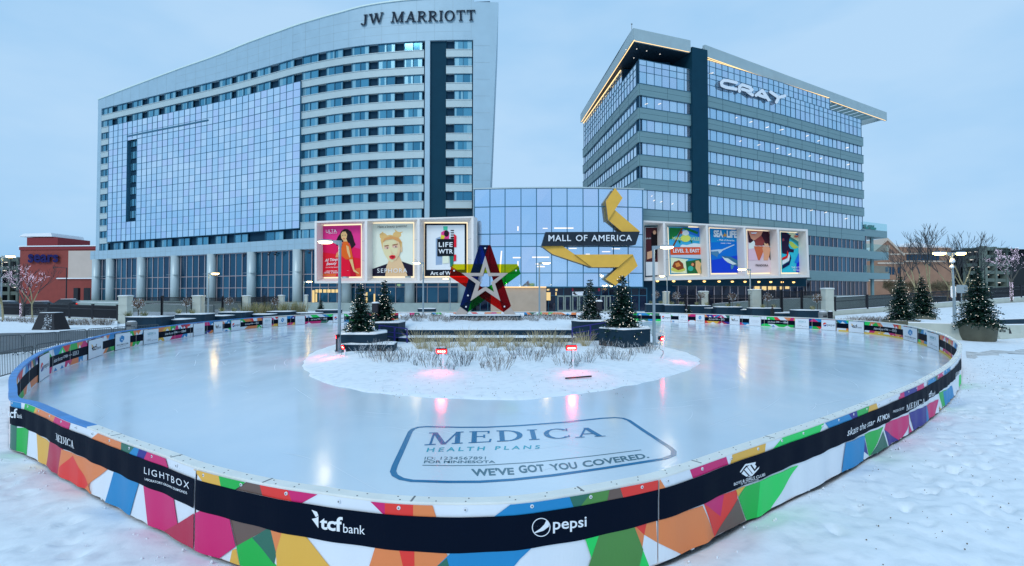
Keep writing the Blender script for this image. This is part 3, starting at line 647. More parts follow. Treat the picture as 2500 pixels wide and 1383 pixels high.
def banner(px0, px1, lab):
    t0, t1 = npt(px0, 1100)[0], npt(px1, 1000)[0]
    b = thing('vinyl_banner', lab, 'banner', RING.P((t0 + t1) / 2, 0.03, 0), 'printed vinyl banners on the outside of the near boards')
    mb = MB(); RING.poly(mb, [(t0, 0.03), (t1, 0.03), (t1, 1.045), (t0, 1.045)], 0.004, c_wh, 0.05, 1, 1)
    for i, (c, pl) in enumerate(UPT + LOWT):
        z0, z1 = (0.9, 1.045) if i < len(UPT) else (0.03, 0.57)
        q = clip(clip(clipz(clipz(pl, z0, 1), z1, -1), t0, 1), t1, -1)
        if len(q) > 2: RING.poly(mb, q, 0.006 + 0.0011 * (i % 12), c, 0.05, 1, 1)
    RING.poly(mb, [(t0, 0.55), (t1, 0.55), (t1, 0.925), (t0, 0.925)], 0.0205, c_bk, 0.05, 1, 1)
    mb.build('vinyl', PAL, b)
    mb = MB(); t = t0 + 0.15
    while t < t1:
        c = RING.P(t, 1.0, 0.008 + rip(t, 1.0)); n = RING.P(t, 1.0, 0.1) - RING.P(t, 1.0, 0.0); n.normalize()
        mb.tube([c, c + n * 0.012], [0.022, 0.02], 10, 0); mb.tube([c + n * 0.012, c + n * 0.018], [0.01, 0.008], 8, 1); t += 0.72
    mb.build('bolt', [M_WHITE, M_GREYP], b)
    return b
def btext(b, text, q, **k): return ring_text('lettering', text, [npt(*p) for p in q], 0.0245, M_LET, b, 1, wav=1, **k)
def bemb(b, polys, cols_=None):
    mb = MB()
    for i, p in enumerate(polys): RING.poly(mb, [npt(*q) for q in p], 0.024 + 0.0012 * i, (cols_ or {}).get(i, c_le), 5.0, 1, 1)
    mb.build('emblem', PAL, b)
b1 = banner(24, 481, 'rippled colourful banner on the left bend of the boards with a lightweight capitals logo')
btext(b1, 'tcf', cA([(62, 330), (125, 322), (125, 388), (62, 380)]), bold=0.02); btext(b1, 'bank', cA([(122, 352), (153, 362), (153, 392), (122, 384)]))
btext(b1, 'MEDICA', cA([(390, 485), (508, 540), (508, 592), (390, 530)]), style='serif')
btext(b1, 'LIGHTBOX', cA([(985, 712), (1283, 815), (1283, 862), (985, 755)]), space=1.3); btext(b1, 'LABORATORY-GROWN DIAMONDS', cA([(990, 783), (1267, 880), (1267, 897), (990, 798)]), bold=0.01)
b2 = banner(484, 1604, 'long central banner nearest the viewer with a bank name and a soft drink globe')
btext(b2, 'tcf', cB([(1350, 695), (1560, 705), (1560, 850), (1350, 815)]), bold=0.03); btext(b2, 'bank', cB([(1565, 770), (1765, 795), (1765, 880), (1565, 855)]))
bemb(b2, [cB([(1268, 636), (1320, 655), (1335, 690), (1310, 705)]), cB([(1272, 722), (1312, 712), (1336, 695), (1336, 808)])])
btext(b2, 'pepsi', cC([(1362, 728), (1672, 698), (1672, 822), (1362, 865)]), bold=0.012)
ring_ = lambda d0, d1, r0, r1: [(1250 + r * math.cos(math.radians(d)), 807 + r * 1.03 * math.sin(math.radians(d))) for r, ds_ in ((r0, range(d0, d1 + 1, 12)), (r1, range(d1, d0 - 1, -12))) for d in ds_]
bemb(b2, [cC(ring_(0, 180, 88, 80)), cC(ring_(180, 360, 88, 80)), cC([(1300, 735), (1325, 770), (1322, 800), (1270, 840), (1190, 862), (1185, 855), (1240, 820), (1280, 780)])])
b3 = banner(1607, 2262, 'colourful banner on the right near boards with a linked hands emblem and skating slogan')
btext(b3, 'BOYS & GIRLS CLUBS', cD([(784, 682), (1038, 594), (1038, 618), (784, 706)]), bold=0.008); btext(b3, 'OF THE TWIN CITIES', cD([(845, 688), (980, 642), (980, 656), (845, 703)]))
bemb(b3, [cD([(835, 592), (880, 525), (895, 520), (892, 530), (845, 595)]), cD([(880, 525), (960, 505), (958, 520), (890, 538)]), cD([(850, 605), (868, 578), (905, 622), (890, 630)]), cD([(872, 570), (892, 548), (935, 610), (915, 618)]), cD([(895, 545), (915, 530), (950, 585), (938, 605)]), cD([(925, 525), (948, 520), (962, 540), (950, 565)]), cD([(984, 540), (978, 560), (930, 622), (895, 632), (925, 612), (970, 555)])])
btext(b3, 'skate the star', cE([(345, 745), (570, 665), (570, 712), (345, 805)]), shear=0.3); btext(b3, 'AT MOA', cE([(582, 650), (686, 618), (686, 660), (582, 696)]), bold=0.02)
btext(b3, 'PRESENTED BY', cE([(722, 602), (803, 570), (803, 590), (722, 620)])); btext(b3, 'MEDICA', cE([(815, 555), (965, 500), (965, 545), (815, 600)]), style='serif')
b4 = banner(2264, 2347, 'short end of a banner on the right bend of the boards, steeply foreshortened')
btext(b4, 'tcf', cE([(1004, 455), (1030, 440), (1030, 488), (1004, 500)]), bold=0.02); btext(b4, 'bank', cE([(1031, 455), (1056, 438), (1056, 470), (1031, 488)]))
btext(b4, 'MEDICA', cE([(1222, 300), (1252, 275), (1252, 310), (1222, 335)]), style='serif')
# ------------------------------------------------------------------ paint in the ice
def ice_paint(name, rgb): return mat(name, base(*rgb), 0.2, spec=0.5)
M_IP1, M_IP2, M_IP3, M_IP4 = ice_paint('ice paint blue', (6, 108, 172)), ice_paint('ice paint cyan', (40, 165, 205)), ice_paint('ice paint grey', (62, 112, 142)), ice_paint('ice paint faint', (125, 155, 215))
cL = crop(900, 980, 3.125); ZI = 0.019
def ice_stroke(mb, pts, w, closed=False):
    P = [gnd(x, y, ZI).xy for x, y in pts]; n = len(P); vs = []
    for i in range(n):
        a = P[i - 1] if (closed or i) else P[i]; b = P[(i + 1) % n] if (closed or i < n - 1) else P[i]
        t = (b - a).normalized(); k = Vector((-t.y, t.x)) * w / 2; vs += [(*(P[i] + k), ZI), (*(P[i] - k), ZI)]
    mb.add(vs, [(2 * i, 2 * ((i + 1) % n), 2 * ((i + 1) % n) + 1, 2 * i + 1) for i in range(n if closed else n - 1)])
def ice_text(name, text, q, m, parent, **k):
    mb = MB(); g = glyphs(text, **k); Q = [gnd(x, y, ZI) for x, y in cL(q)]
    text_mesh(mb, g, lambda u, v, o: bil(Q, u, v) + Vector((0, 0, o * 0.5))); return mb.build(name, m, parent)
lg = thing('ice_logo', 'large membership card design with rounded blue outline painted in the near ice', 'ice logo', gnd(1300, 1110, 0.015))
mb = MB(); ice_stroke(mb, cL([(318, 232), (340, 212), (380, 199), (440, 194), (700, 199), (900, 198), (1150, 186), (1500, 160), (1780, 130), (1880, 125), (1940, 130), (1985, 146), (2100, 225), (2300, 355), (2328, 382), (2325, 412), (2250, 440), (1800, 510), (1400, 566), (1100, 598), (850, 614), (600, 615), (330, 607), (250, 592), (200, 565), (186, 535), (200, 490), (260, 360)]), 0.115, True); mb.build('outline', M_IP1, lg)
ice_text('lettering', 'MEDICA', [(455, 240), (1770, 200), (1810, 268), (425, 338)], M_IP1, lg, style='serif', space=1.6)
ice_text('lettering', 'HEALTH PLANS', [(450, 355), (1310, 335), (1305, 362), (440, 388)], M_IP2, lg, space=1.5, bold=0.02)
ice_text('lettering', 'ID: 1234567891', [(430, 424), (895, 422), (893, 444), (425, 446)], M_IP3, lg)
ice_text('lettering', 'FOR MINNESOTA', [(425, 452), (965, 452), (967, 471), (420, 473)], M_IP3, lg, bold=0.02)
mb = MB(); ice_stroke(mb, cL([(410, 488), (640, 491), (860, 489), (1250, 466), (1700, 418), (2080, 371)]), 0.035); mb.build('rule', M_IP3, lg)
for w_, q in (("WE'VE", [(780, 515), (1105, 505), (1112, 560), (795, 572)]), ('GOT', [(1138, 490), (1332, 480), (1348, 535), (1152, 550)]), ('YOU', [(1372, 480), (1580, 462), (1598, 513), (1402, 530)]), ('COVERED.', [(1622, 458), (2118, 395), (2145, 432), (1642, 506)])):
    ice_text('lettering', w_, q, M_IP3, lg, bold=0.03)
cM = crop(600, 800, 10.417); cN = crop(1560, 680, 8.333)
for lab, strokes in (('faint blue script design in the far ice on the left', [cM(p) for p in ([(450, 268), (550, 256), (680, 268), (820, 284), (960, 270), (1130, 290)], [(600, 238), (700, 215), (800, 190), (1000, 196), (1150, 212), (1280, 206)], [(0, 362), (140, 365), (300, 322), (460, 318)], [(60, 375), (130, 400), (280, 376), (410, 388)], [(830, 245), (960, 250), (1050, 232), (900, 212)], [(310, 295), (420, 288), (560, 300), (770, 300)], [(1350, 182), (1500, 188), (1660, 182)])]),
                     ('faint blue script design in the far ice on the right', [cN(p) for p in ([(800, 1105), (1000, 1092), (1180, 1075), (1420, 1085)], [(1130, 1105), (1250, 1085), (1500, 1095), (1380, 1110), (1260, 1112)], [(1270, 1145), (1450, 1130), (1730, 1125)], [(1540, 1105), (1640, 1110)], [(660, 1040), (800, 1030), (1000, 1022)])])):
    mb = MB()
    for s_ in strokes: ice_stroke(mb, s_, 0.14)
    o = mb.build('ice_script', M_IP4); tag(o, lab, 'ice logo', 'painted designs in the ice')
# skate cuts and scraped streaks in the ice
r = random.Random(8); mb = MB()
for k in range(210):
    a = r.uniform(0, 6.283); q = r.uniform(.55, .97) ** .7; t = a / 6.283 * RING.L; e = RING.P(t, 0, -.6); c = Vector((RC.x, RC.y, 0)).lerp(e, q)
    if c.y > 42 or (c.xy - ISC).length < 1: continue
    tn = RING.P(t + .5, 0) - RING.P(t, 0); an = math.atan2(tn.y, tn.x) + r.gauss(0, .35); L_ = r.uniform(.4, 3.2); cv = r.uniform(-.25, .25); w = r.choice((.003, .004, .007)) * (1 + c.y / 25); pts = []
    for i in range(7):
        pts.append(c.copy()); c = c + Vector((math.cos(an), math.sin(an), 0)) * L_ / 6; an += cv / 3
    if any((p.x / 10.2) ** 2 + ((p.y - 28) / 13) ** 2 < 1.05 or not inside(p.x, p.y) for p in pts): continue
    vs = []
    for i, p in enumerate(pts):
        d = (pts[min(i + 1, 6)] - pts[max(i - 1, 0)]).normalized(); n_ = Vector((-d.y, d.x, 0)) * w * math.sin(math.pi * (i + .3) / 6.6); vs += [(p + n_)[:2] + (.0175,), (p - n_)[:2] + (.0175,)]
    mb.add(vs, [(2 * i, 2 * i + 1, 2 * i + 3, 2 * i + 2) for i in range(6)])
tag(mb.build('skate_cuts', mat('scraped ice', (0.74, 0.79, 0.84), 0.7)), kind='stuff')
# ------------------------------------------------------------------ glass
def glass(name, rgb, metal=0.75, rough=0.06, k=1.0):
    return mat(name, base(*rgb, k), rough, metal=metal, spec=0.6, bump=0.02, bscale=0.35)
M_GW = [glass('window glass %d' % i, c, 0.72) for i, c in enumerate([(62, 138, 182), (72, 150, 195), (54, 126, 170), (88, 162, 205)])]
M_CURT = mat('net curtain behind glass', base(104, 170, 208), 0.25, metal=0.4, spec=0.6)
M_GC = [mat('silver curtain wall glass %d' % i, c, 0.05, metal=0.92, bump=0.015, bscale=0.3) for i, c in enumerate([(0.66, 0.80, 0.92), (0.74, 0.85, 0.95), (0.60, 0.77, 0.91), (0.68, 0.76, 0.93)])]
M_GO = [mat('office glass %d' % i, c, 0.06, metal=0.85, bump=0.02, bscale=0.3) for i, c in enumerate([(0.60, 0.72, 0.82), (0.66, 0.76, 0.85), (0.54, 0.69, 0.80), (0.62, 0.70, 0.82)])]
M_GL = [glass('lobby glass %d' % i, c, 0.55) for i, c in enumerate([(20, 72, 108), (28, 86, 124), (14, 58, 94)])]  # dark base colour stands in for a tree line reflected in the panes
M_GD = [glass('dark shop glass %d' % i, c, 0.25) for i, c in enumerate([(12, 28, 62), (20, 42, 80), (8, 18, 46)])]
M_MULL = mat('dark mullion', base(44, 100, 138), 0.5, spec=0.2); M_MULP = mat('pale mullion', base(150, 160, 180), 0.4, metal=0.4)
M_PANEL = mat('grey metal panel', base(126, 174, 210), 0.5, metal=0.12, var=0.04, scale=0.5); M_SPAN = mat('pale spandrel panel', base(142, 182, 206), 0.5, metal=0.1, var=0.04, scale=0.6)
M_DKP = mat('dark recessed panel', base(14, 52, 82), 0.7, spec=0.12); M_SHAFT = mat('dark shaft panel', base(10, 54, 80), 0.7, spec=0.12, var=0.06, scale=0.6)
M_COLM = mat('column cladding', base(150, 190, 215), 0.4, metal=0.15); M_SEAM = mat('panel joint', base(110, 146, 168), 0.6)
def glazing(mb, w, cols, rows, off, nm, tilt=0.02):
    """separate panes between consecutive columns (azimuths) and rows (heights)"""
    for i in range(len(cols) - 1):
        for j in range(len(rows) - 1): quad(mb, w, cols[i], cols[i + 1], rows[j], rows[j + 1], off, R.randrange(nm), tilt)
def mullions(mb, w, cols, rows, off, tv=0.1, thz=0.1, d=0.08, mi=0):
    for a in cols:
        Y = w.plan(a).y; e = tv / 2 / Y
        slab(mb, w, a - e, a + e, rows[0], rows[-1], off, off + d, mi)
    for z in rows: slab(mb, w, cols[0], cols[-1], z - thz / 2, z + thz / 2, off, off + d * 0.85, mi)
def spans(n, a0, a1): return [lerp(a0, a1, k / n) for k in range(n + 1)]
def evenw(w, a0, a1, width):                                   # columns of equal real width along a wall
    n0 = 60; P = [w.plan(lerp(a0, a1, k / n0)) for k in range(n0 + 1)]; l = [0]
    for k in range(n0): l.append(l[-1] + (P[k + 1] - P[k]).length)
    n = max(1, round(l[-1] / width)); out = []
    for k in range(n + 1):
        t = l[-1] * k / n; j = min(n0 - 1, next((i for i in range(n0) if l[i + 1] >= t - 1e-9), n0 - 1))
        out.append(lerp(a0, a1, (j + (t - l[j]) / (l[j + 1] - l[j])) / n0))
    return out
# ------------------------------------------------------------------ the hotel
HW = Wall([(200, 135.5), (232, 131.8), (376, 122), (533, 113), (663, 105.6), (737, 101.8), (858, 97.9), (985, 96), (1100, 95.3), (1215, 95.4), (1240, 95.6)], True)
hotel = thing('hotel_building', 'tall curved grey hotel with a bulging silver glass grid and window bands', 'hotel', HW.P3(A(740), 0, 0))
ZF = lambda k: 51.0 - 3.17 * k                                 # head of the windows of row k
WHT = 1.85
def Ax(px, py=260): return A(px, py)
aL, aR = Ax(240, 300), Ax(1217, 0)
roofpts = [(239, 246), (300, 222), (376, 193.5), (450, 166), (533, 137), (600, 109), (663, 86), (700, 73), (761, 53), (840, 31), (878, 20), (930, 10.5), (983, 4), (1052, -1), (1120, -4), (1217, -8)]
RF = [(ray(x, y)[0], HW.z(x, y)) for x, y in roofpts]
def roof(a):
    for (a0, z0), (a1, z1) in zip(RF, RF[1:]):
        if a <= a1: return lerp(z0, z1, max(0, (a - a0) / (a1 - a0)))
    return RF[-1][1]
# body, top fascia, piers
mb = MB(); slab(mb, HW, aL, Ax(1196), 0.0, 50.9, -22, -0.6); slab(mb, HW, aL, Ax(1196), 50.9, lambda a: roof(a) - 0.5, -22, -0.6); mb.build('core', M_DKP, hotel)
mb = MB(); slab(mb, HW, aL, Ax(1156), ZF(0), roof, -0.6, 0.12); mb.build('fascia', M_PANEL, hotel)
mb = MB(); slab(mb, HW, aL, Ax(1156), roof, lambda a: roof(a) + 0.25, -0.8, 0.3); mb.build('roof_edge', mat('pale coping', base(170, 215, 235), 0.5), hotel)
# right end pier: its outer edge leans inwards to the ground
mb = MB(); vs = []
zs = [0, 20, 40, roof(Ax(1160)) + 0.25, 60]
o1, o0 = 0.14, -22
pts = []
for z in (3.0, 58.2):
    t = (z - 22) / 36.0; aE = lerp(A(1196, 460), A(1217, 0), t)
    pts.append([HW.P3(Ax(1155), z, o1), HW.P3(aE, z, o1), HW.P3(aE, z, o0), HW.P3(Ax(1155), z, o0)])
mb.add(pts[0] + pts[1], [(0, 1, 5, 4), (1, 2, 6, 5), (2, 3, 7, 6), (3, 0, 4, 7), (4, 5, 6, 7), (3, 2, 1, 0)]); mb.build('end_pier', M_PANEL, hotel)
mb = MB(); slab(mb, HW, Ax(1037.5), Ax(1049.5), 15, ZF(0), -0.6, 0.1); mb.build('pier', M_PANEL, hotel)
mb = MB(); slab(mb, HW, aL, Ax(249), 14.2, ZF(0), -0.6, 0.1); mb.build('end_pier', M_PANEL, hotel)
mb = MB(); slab(mb, HW, Ax(1049.5), Ax(1089), 14.2, ZF(0) - 0.002, -0.6, -0.35); mb.build('shaft', M_SHAFT, hotel)
# joints of the metal panels
mb = MB()
for a in evenw(HW, aL, Ax(1150), 3.4): slab(mb, HW, a, a + 0.0003, ZF(0) + .05, lambda q: roof(q) - 0.05, 0.12, 0.126)
for dz in (1.6, 3.2, 4.8):
    for a0, a1 in zip(spans(30, Ax(430), Ax(1150)), spans(30, Ax(430), Ax(1150))[1:]):
        if roof(a0) > ZF(0) + dz + 0.6: slab(mb, HW, a0, a1, ZF(0) + dz, ZF(0) + dz + 0.035, 0.12, 0.125)
for k in range(12): slab(mb, HW, Ax(1156), Ax(1196), 15 + k * 3.17, 15.04 + k * 3.17, 0.14, 0.146)
mb.build('panel_joint', M_SEAM, hotel)
# pale spandrel bands
aC = Ax(735.5, 380); aS = Ax(1035)
for k in range(11):
    z1 = ZF(k) - WHT; z0 = ZF(k + 1)
    for a0, a1, o in [((Ax(249) if k < 1 else aC), aS, .08)] + ([(Ax(249), Ax(268), .06)] if k else []) + ([(Ax(1089), Ax(1152.5), .08)] if k < 10 else []):
        mb = MB(); slab(mb, HW, a0, a1, z0, z1, -0.6, o); slab(mb, HW, a0, a1, z1 - 0.002, z1 + 0.09, -0.6, 0.2, 1); mb.build('spandrel', [M_SPAN, M_COLM], hotel)
# windows
def window(px0, px1, k, parent=hotel, into=None, frame=True, fine=True, py=260):
    a0, a1 = Ax(px0, py), Ax(px1, py); z1, z0 = ZF(k) - 0.04, ZF(k) - WHT + 0.09; am = (a0 + a1) / 2
    mb = into or MB(); e = 0.25 * (a1 - a0); Y = HW.plan(am).y; t = 0.05 / Y
    quad(mb, HW, a0, am, z0, z1, -0.25, R.randrange(4)); quad(mb, HW, am, a1, z0, z1, -0.25, R.randrange(4))
    if fine:
        r = R.random()
        if r < 0.75: quad(mb, HW, a0, a0 + e * R.uniform(0.4, 1.1), z0, z1, -0.235, 4)
        if r > 0.2: quad(mb, HW, a1 - e * R.uniform(0.3, 1.2), a1, z0, z1, -0.235, 4)
        if R.random() < 0.25: quad(mb, HW, am - e * .5, am, z0, z1, -0.235, 4)
    mb2 = MB() if not into else mb; fi = 0 if not into else 5
    for a in (a0, am, a1): slab(mb2, HW, a - t, a + t, z0, z1, -0.3, -0.12, fi)
    slab(mb2, HW, a0, a1, z0 - 0.05, z0 + 0.03, -0.3, -0.10, fi); slab(mb2, HW, a0, a1, z1 - 0.03, z1 + 0.04, -0.3, -0.10, fi)
    if not into:
        o = mb.build('window', M_GW + [M_CURT, M_MULL], parent); mb2.build('frame', M_MULL, o)
WR = [(736.5, 775), (795, 835), (857, 899), (922, 963), (985.5, 1030)]
for k in range(11):
    for x0, x1 in WR: window(x0, x1, k)
    if k < 10: window(1109, 1152, k)
LX = [(107, 158), (185, 233), (263, 315), (345, 403), (432, 490), (523, 582), (617, 680), (720, 786), (812, 886), (918, 990), (1035, 1113)]
for k in (0, 1):
    for v0, v1 in LX: window(200 + v0 / 2.161, 200 + v1 / 2.161, k)
BX = [(664, 724), (763, 827), (865, 930), (973, 1038), (1085, 1155), (1200, 1275), (1322, 1402), (1450, 1527), (1578, 1668)]
BX = [(x0 / 2.766, x1 / 2.766) for x0, x1 in BX] + [(646, 690), (712, 733.5)]
stuffw = MB()
for x0, x1 in BX: window(x0, x1, 11, into=stuffw, py=590)
for x0, x1 in WR[:1]: window(x0, x1, 11, into=stuffw)
for k in range(2, 11): window(249.5, 268, k, into=stuffw)
NZ1, NZ0 = HW.z(330, 338), HW.z(328, 542)
nk = [NZ1 - (NZ1 - NZ0) * j / 7 for j in range(8)]
# curtain wall: a shallow box in front of the bands, with a tall notch of windows
cz0, cz1 = ZF(11) + 0.25, ZF(1) - WHT - 0.1
cc = evenw(HW, Ax(268, 420), aC, 1.95); rows = [lerp(cz0, cz1, k / 19) for k in range(20)]
n0, n1 = Ax(316, 430), Ax(342, 430)
cn = min(cc, key=lambda a: abs(a - n0)), min(cc, key=lambda a: abs(a - n1))
mb = MB(); slab(mb, HW, cc[0], cn[0], cz0, cz1, -0.6, 0.3); slab(mb, HW, cn[1], cc[-1], cz0, cz1, -0.6, 0.3)
slab(mb, HW, cn[0], cn[1], cz0, NZ0, -0.6, 0.3); slab(mb, HW, cn[0], cn[1], NZ1, cz1, -0.6, 0.3); mb.build('curtain_wall_body', M_MULL, hotel)
mb = MB()
for i in range(len(cc) - 1):
    for j in range(19):
        zm = (rows[j] + rows[j + 1]) / 2
        if cn[0] - 1e-6 <= cc[i] < cn[1] - 1e-6 and NZ0 < zm < NZ1: continue
        quad(mb, HW, cc[i], cc[i + 1], rows[j], rows[j + 1], 0.36, R.randrange(4), 0.012)
mb.build('glazing', M_GC, hotel)
mb = MB()
for i, a in enumerate(cc):
    if cn[0] + 1e-6 < a < cn[1] - 1e-6:
        slab(mb, HW, a - .00022, a + .00022, cz0, NZ0, 0.34, 0.42); slab(mb, HW, a - .00022, a + .00022, NZ1, cz1, 0.34, 0.42)
    else: slab(mb, HW, a - .00022, a + .00022, cz0, cz1, 0.34, 0.42)
for j, z in enumerate(rows):
    e = 0.05 if j % 4 == 0 else 0.026
    if NZ0 + 0.3 < z < NZ1 - 0.3: slab(mb, HW, cc[0], cn[0], z - e, z + e, 0.34, 0.41); slab(mb, HW, cn[1], cc[-1], z - e, z + e, 0.34, 0.41)
    else: slab(mb, HW, cc[0], cc[-1], z - e, z + e, 0.34, 0.41)
zz = HW.z(420, 313); slab(mb, HW, cn[0], Ax(512, 300), zz - 0.2, zz + 0.1, 0.34, 0.5); mb.build('mullion', M_MULL, hotel)
mb = stuffw
for j in range(7):
    a0, a1 = cn[0] + 0.002, cn[1] - 0.0008; z1, z0 = nk[j] - 0.2, nk[j] - 1.9
    quad(mb, HW, a0, a1, z0, z1, -0.3, R.randrange(4)); slab(mb, HW, (a0 + a1) / 2 - .0004, (a0 + a1) / 2 + .0004, z0, z1, -0.35, -0.2, 5)
tag(mb.build('window_bays', M_GW + [M_CURT, M_MULL], hotel), kind='stuff')
# lower fascia, columns, lobby glass
zb1, zb0 = ZF(11) - WHT + 0.03, 12.15
mb = MB(); slab(mb, HW, aL - 0.008, Ax(1150), zb0, zb1, -1.0, 0.35); mb.build('lower_fascia', M_PANEL, hotel)
mb = MB()
for a in evenw(HW, aL, Ax(780), 1.9): slab(mb, HW, a, a + 0.0003, zb0 + .02, zb1 - .02, 0.35, 0.356)
slab(mb, HW, aL - .007, Ax(780), 13.2, 13.24, 0.35, 0.355); mb.build('panel_joint', M_SEAM, hotel)
for px in (235, 269, 345, 427, 516, 614, 726, 846, 1000, 1130):
    mb = MB(); c = HW.P3(A(px), 0, 0.0); mb.lathe([(0.95, 0.0), (0.95, 12.15)], c, 18); slab(mb, HW, A(px) - 0.0095, A(px) + 0.0095, 7.7, 7.74, 0, 0.955); mb.build('column', M_COLM, hotel, True)
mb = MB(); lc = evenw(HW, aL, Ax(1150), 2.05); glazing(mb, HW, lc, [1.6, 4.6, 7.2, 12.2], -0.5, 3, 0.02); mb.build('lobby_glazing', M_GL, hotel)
mb = MB(); mullions(mb, HW, lc, [1.6, 4.6, 7.2, 12.1], -0.48, 0.12, 0.12, 0.1); mb.build('lobby_mullion', M_MULP, hotel)
mb = MB()
for px in (600, 660, 676, 760): 
    for dz in (0, 0.5): mb.box(-.15, .15, -.2, .2, 11.2 + dz * .8, 11.5 + dz * .8, 0, 0, HW.P3(A(px + dz * 6), 0, 0.6))
parts(mb, 'ceiling_spotlight', M_BLK, hotel)
mb = MB(); slab(mb, HW, aL - 0.012, Ax(1152), 0.0, 1.62, -1.0, 2.6); mb.build('podium', M_STEP, hotel)
# warm shop windows under the left billboards
mb = MB()
for x0, x1, y0, y1 in ((762, 768, 709, 742), (770, 776, 707, 715), (778, 786, 707, 715), (789, 797, 707, 715), (799, 807, 707, 715), (809, 817, 707, 715), (819, 826, 707, 715), (770, 774, 717, 738), (893, 897, 714, 752), (902, 905, 706, 712), (912, 916, 718, 740)):
    mb.add([HW.pt(x, y, -0.36) for x, y in ((x0, y1), (x1, y1), (x1, y0), (x0, y0))], [(0, 1, 2, 3)])
parts(mb, 'lit_shop_window', M_WARMW, hotel)
sg = thing('facade_lettering', 'dark serif hotel name in raised capitals on the top right facade', 'sign', HW.pt(1020, 45, 0.2))
for w_, q in (('JW', [(882, 37), (936, 30), (936, 58), (880, 63)]), ('MARRIOTT', [(956, 29), (1160, 24), (1161, 50), (953, 55)])):
    wall_text('lettering', HW, w_, q, 0.2, mat('dark sign face', (0.004, 0.014, 0.03), 0.5, spec=0.12), sg, 0.22, 'serif', 1.3, eps=0.006)
# ------------------------------------------------------------------ the office tower
TW = Wall([(1420, 146.0), (1563, 98.0), (1724, 103.7), (1900, 114.4), (2106, 132.0), (2200, 141)])
tower = thing('office_tower', 'grey office block with glass bands, dark vertical shaft and overhanging lit roof', 'office building', TW.P3(A(1650), 0, 0))
tl, tc, tr = A(1425, 500), A(1563), A(2106, 400)
tk = tc - 1e-4                                                # just left of the corner
s0, s1 = A(1685, 300), A(1722, 300)
TF = lambda k: 41.6 - 4.56 * k
M_TSP = mat('slate grey cladding', base(92, 138, 160), 0.5, metal=0.1, var=0.06, scale=0.7, bump=0.06, bscale=3, stretch=(0.3, 0.3, 8))
mb = MB(); slab(mb, TW, tl + 0.002, tk, 0, 43.6, -0.6, -0.4, 0, 0.04); slab(mb, TW, tc + .001, tr - 0.002, 0, 48.6, -1.0, -0.4, 0, 0.04); slab(mb, TW, tc + .13, tr - 0.002, 0, 48.5, -18, -0.9, 0, 0.04); slab(mb, TW, s1 - 0.002, tr - 0.06, 48.6, 51.6, -6, -0.4, 0, 0.04)
mb.build('core', M_DKP, tower)
def band(k, z0, z1):
    for a0, a1 in ((tl, tk), (tc, s0 + 0.006), (s1 - 0.004, tr)):
        mb = MB(); slab(mb, TW, a0, a1, z0, z1, -0.5, 0.25, 0, 0.04); slab(mb, TW, a0, a1, z1 + .002, z1 + 0.1, -0.5, 0.33, 1, 0.04)
        P = [TW.plan(lerp(a0, a1, k / 40)) for k in range(41)]; n = max(2, int(sum((q - p).length for p, q in zip(P, P[1:])) / 5.5))
        for a in evenw(TW, a0, a1, 5.6)[1:-1]: slab(mb, TW, a - .0002, a + .0002, z0 + .03, z1 - .03, 0.25, 0.256, 2, 0.04)
        slab(mb, TW, a0 + .001, a1 - .001, (z0 + z1) / 2, (z0 + z1) / 2 + .04, 0.25, 0.255, 2, 0.04)
        mb.build('spandrel', [M_TSP, M_MULL, M_SHAFT], tower)
def glassband(z0, z1, rows, wl=1.9, wr=1.9):
    for a0, a1 in ((tl, tk), (tc, s0 + 0.004), (s1 - 0.003, tr - 0.001)):
        mb, m2 = MB(), MB(); cols = evenw(TW, a0, a1, wl); rr = [lerp(z0, z1, q) for q in rows]
        glazing(mb, TW, cols, rr, -0.12, 4, 0.015); mullions(m2, TW, cols, rr, -0.1, 0.05, 0.05, 0.06)
        o = mb.build('glazing', M_GO, tower); m2.build('mullion', M_MULL, o)
band(0, 41.62, 43.8)
glassband(43.9, 48.7, [0, .5, .78, 1])
for k in range(4):
    glassband(TF(k) - 2.42, TF(k), [0, 1]); band(k, TF(k + 1) + .02, TF(k) - 2.44)
glassband(TF(4) - 3.75, TF(4), [0, 1]); band(5, 17.0, TF(4) - 3.78)
for a0, a1, z1 in ((s1 - .003, A(2033), 51.4), (tl, A(1520), 51.3)):
    mb, m2 = MB(), MB(); cols = evenw(TW, a0, a1, 1.9); glazing(mb, TW, cols, [48.7, 50.2, z1], -0.12, 4, 0.015); mullions(m2, TW, cols, [48.72, 50.2, z1], -0.1, 0.05, 0.05, 0.06)
    o = mb.build('glazing', M_GO, tower); m2.build('mullion', M_MULL, o)
mb = MB(); slab(mb, TW, tl + .004, A(1520), 43.6, 51.5, -8, -0.4, 0, 0.04); slab(mb, TW, A(1521), A(1535), 48.75, 51.5, -9, -5, 0, 0.04); mb.prism([TW.P3(tc, 51.9, -8) + Vector((5, 4, 0)), TW.P3(s1 + .004, 51.9, -6), TW.P3(s1 + .004, 51.9, -9), TW.P3(tc, 51.9, -8) + Vector((5, 7, 0))], Vector((0, 0, -3.2))); mb.build('terrace_wall', M_DKP, tower)
mb = MB(); slab(mb, TW, s0, s1, 17.06, 52.9, -9.0, 0.7, 0, 0.04); mb.build('shaft', M_SHAFT, tower)
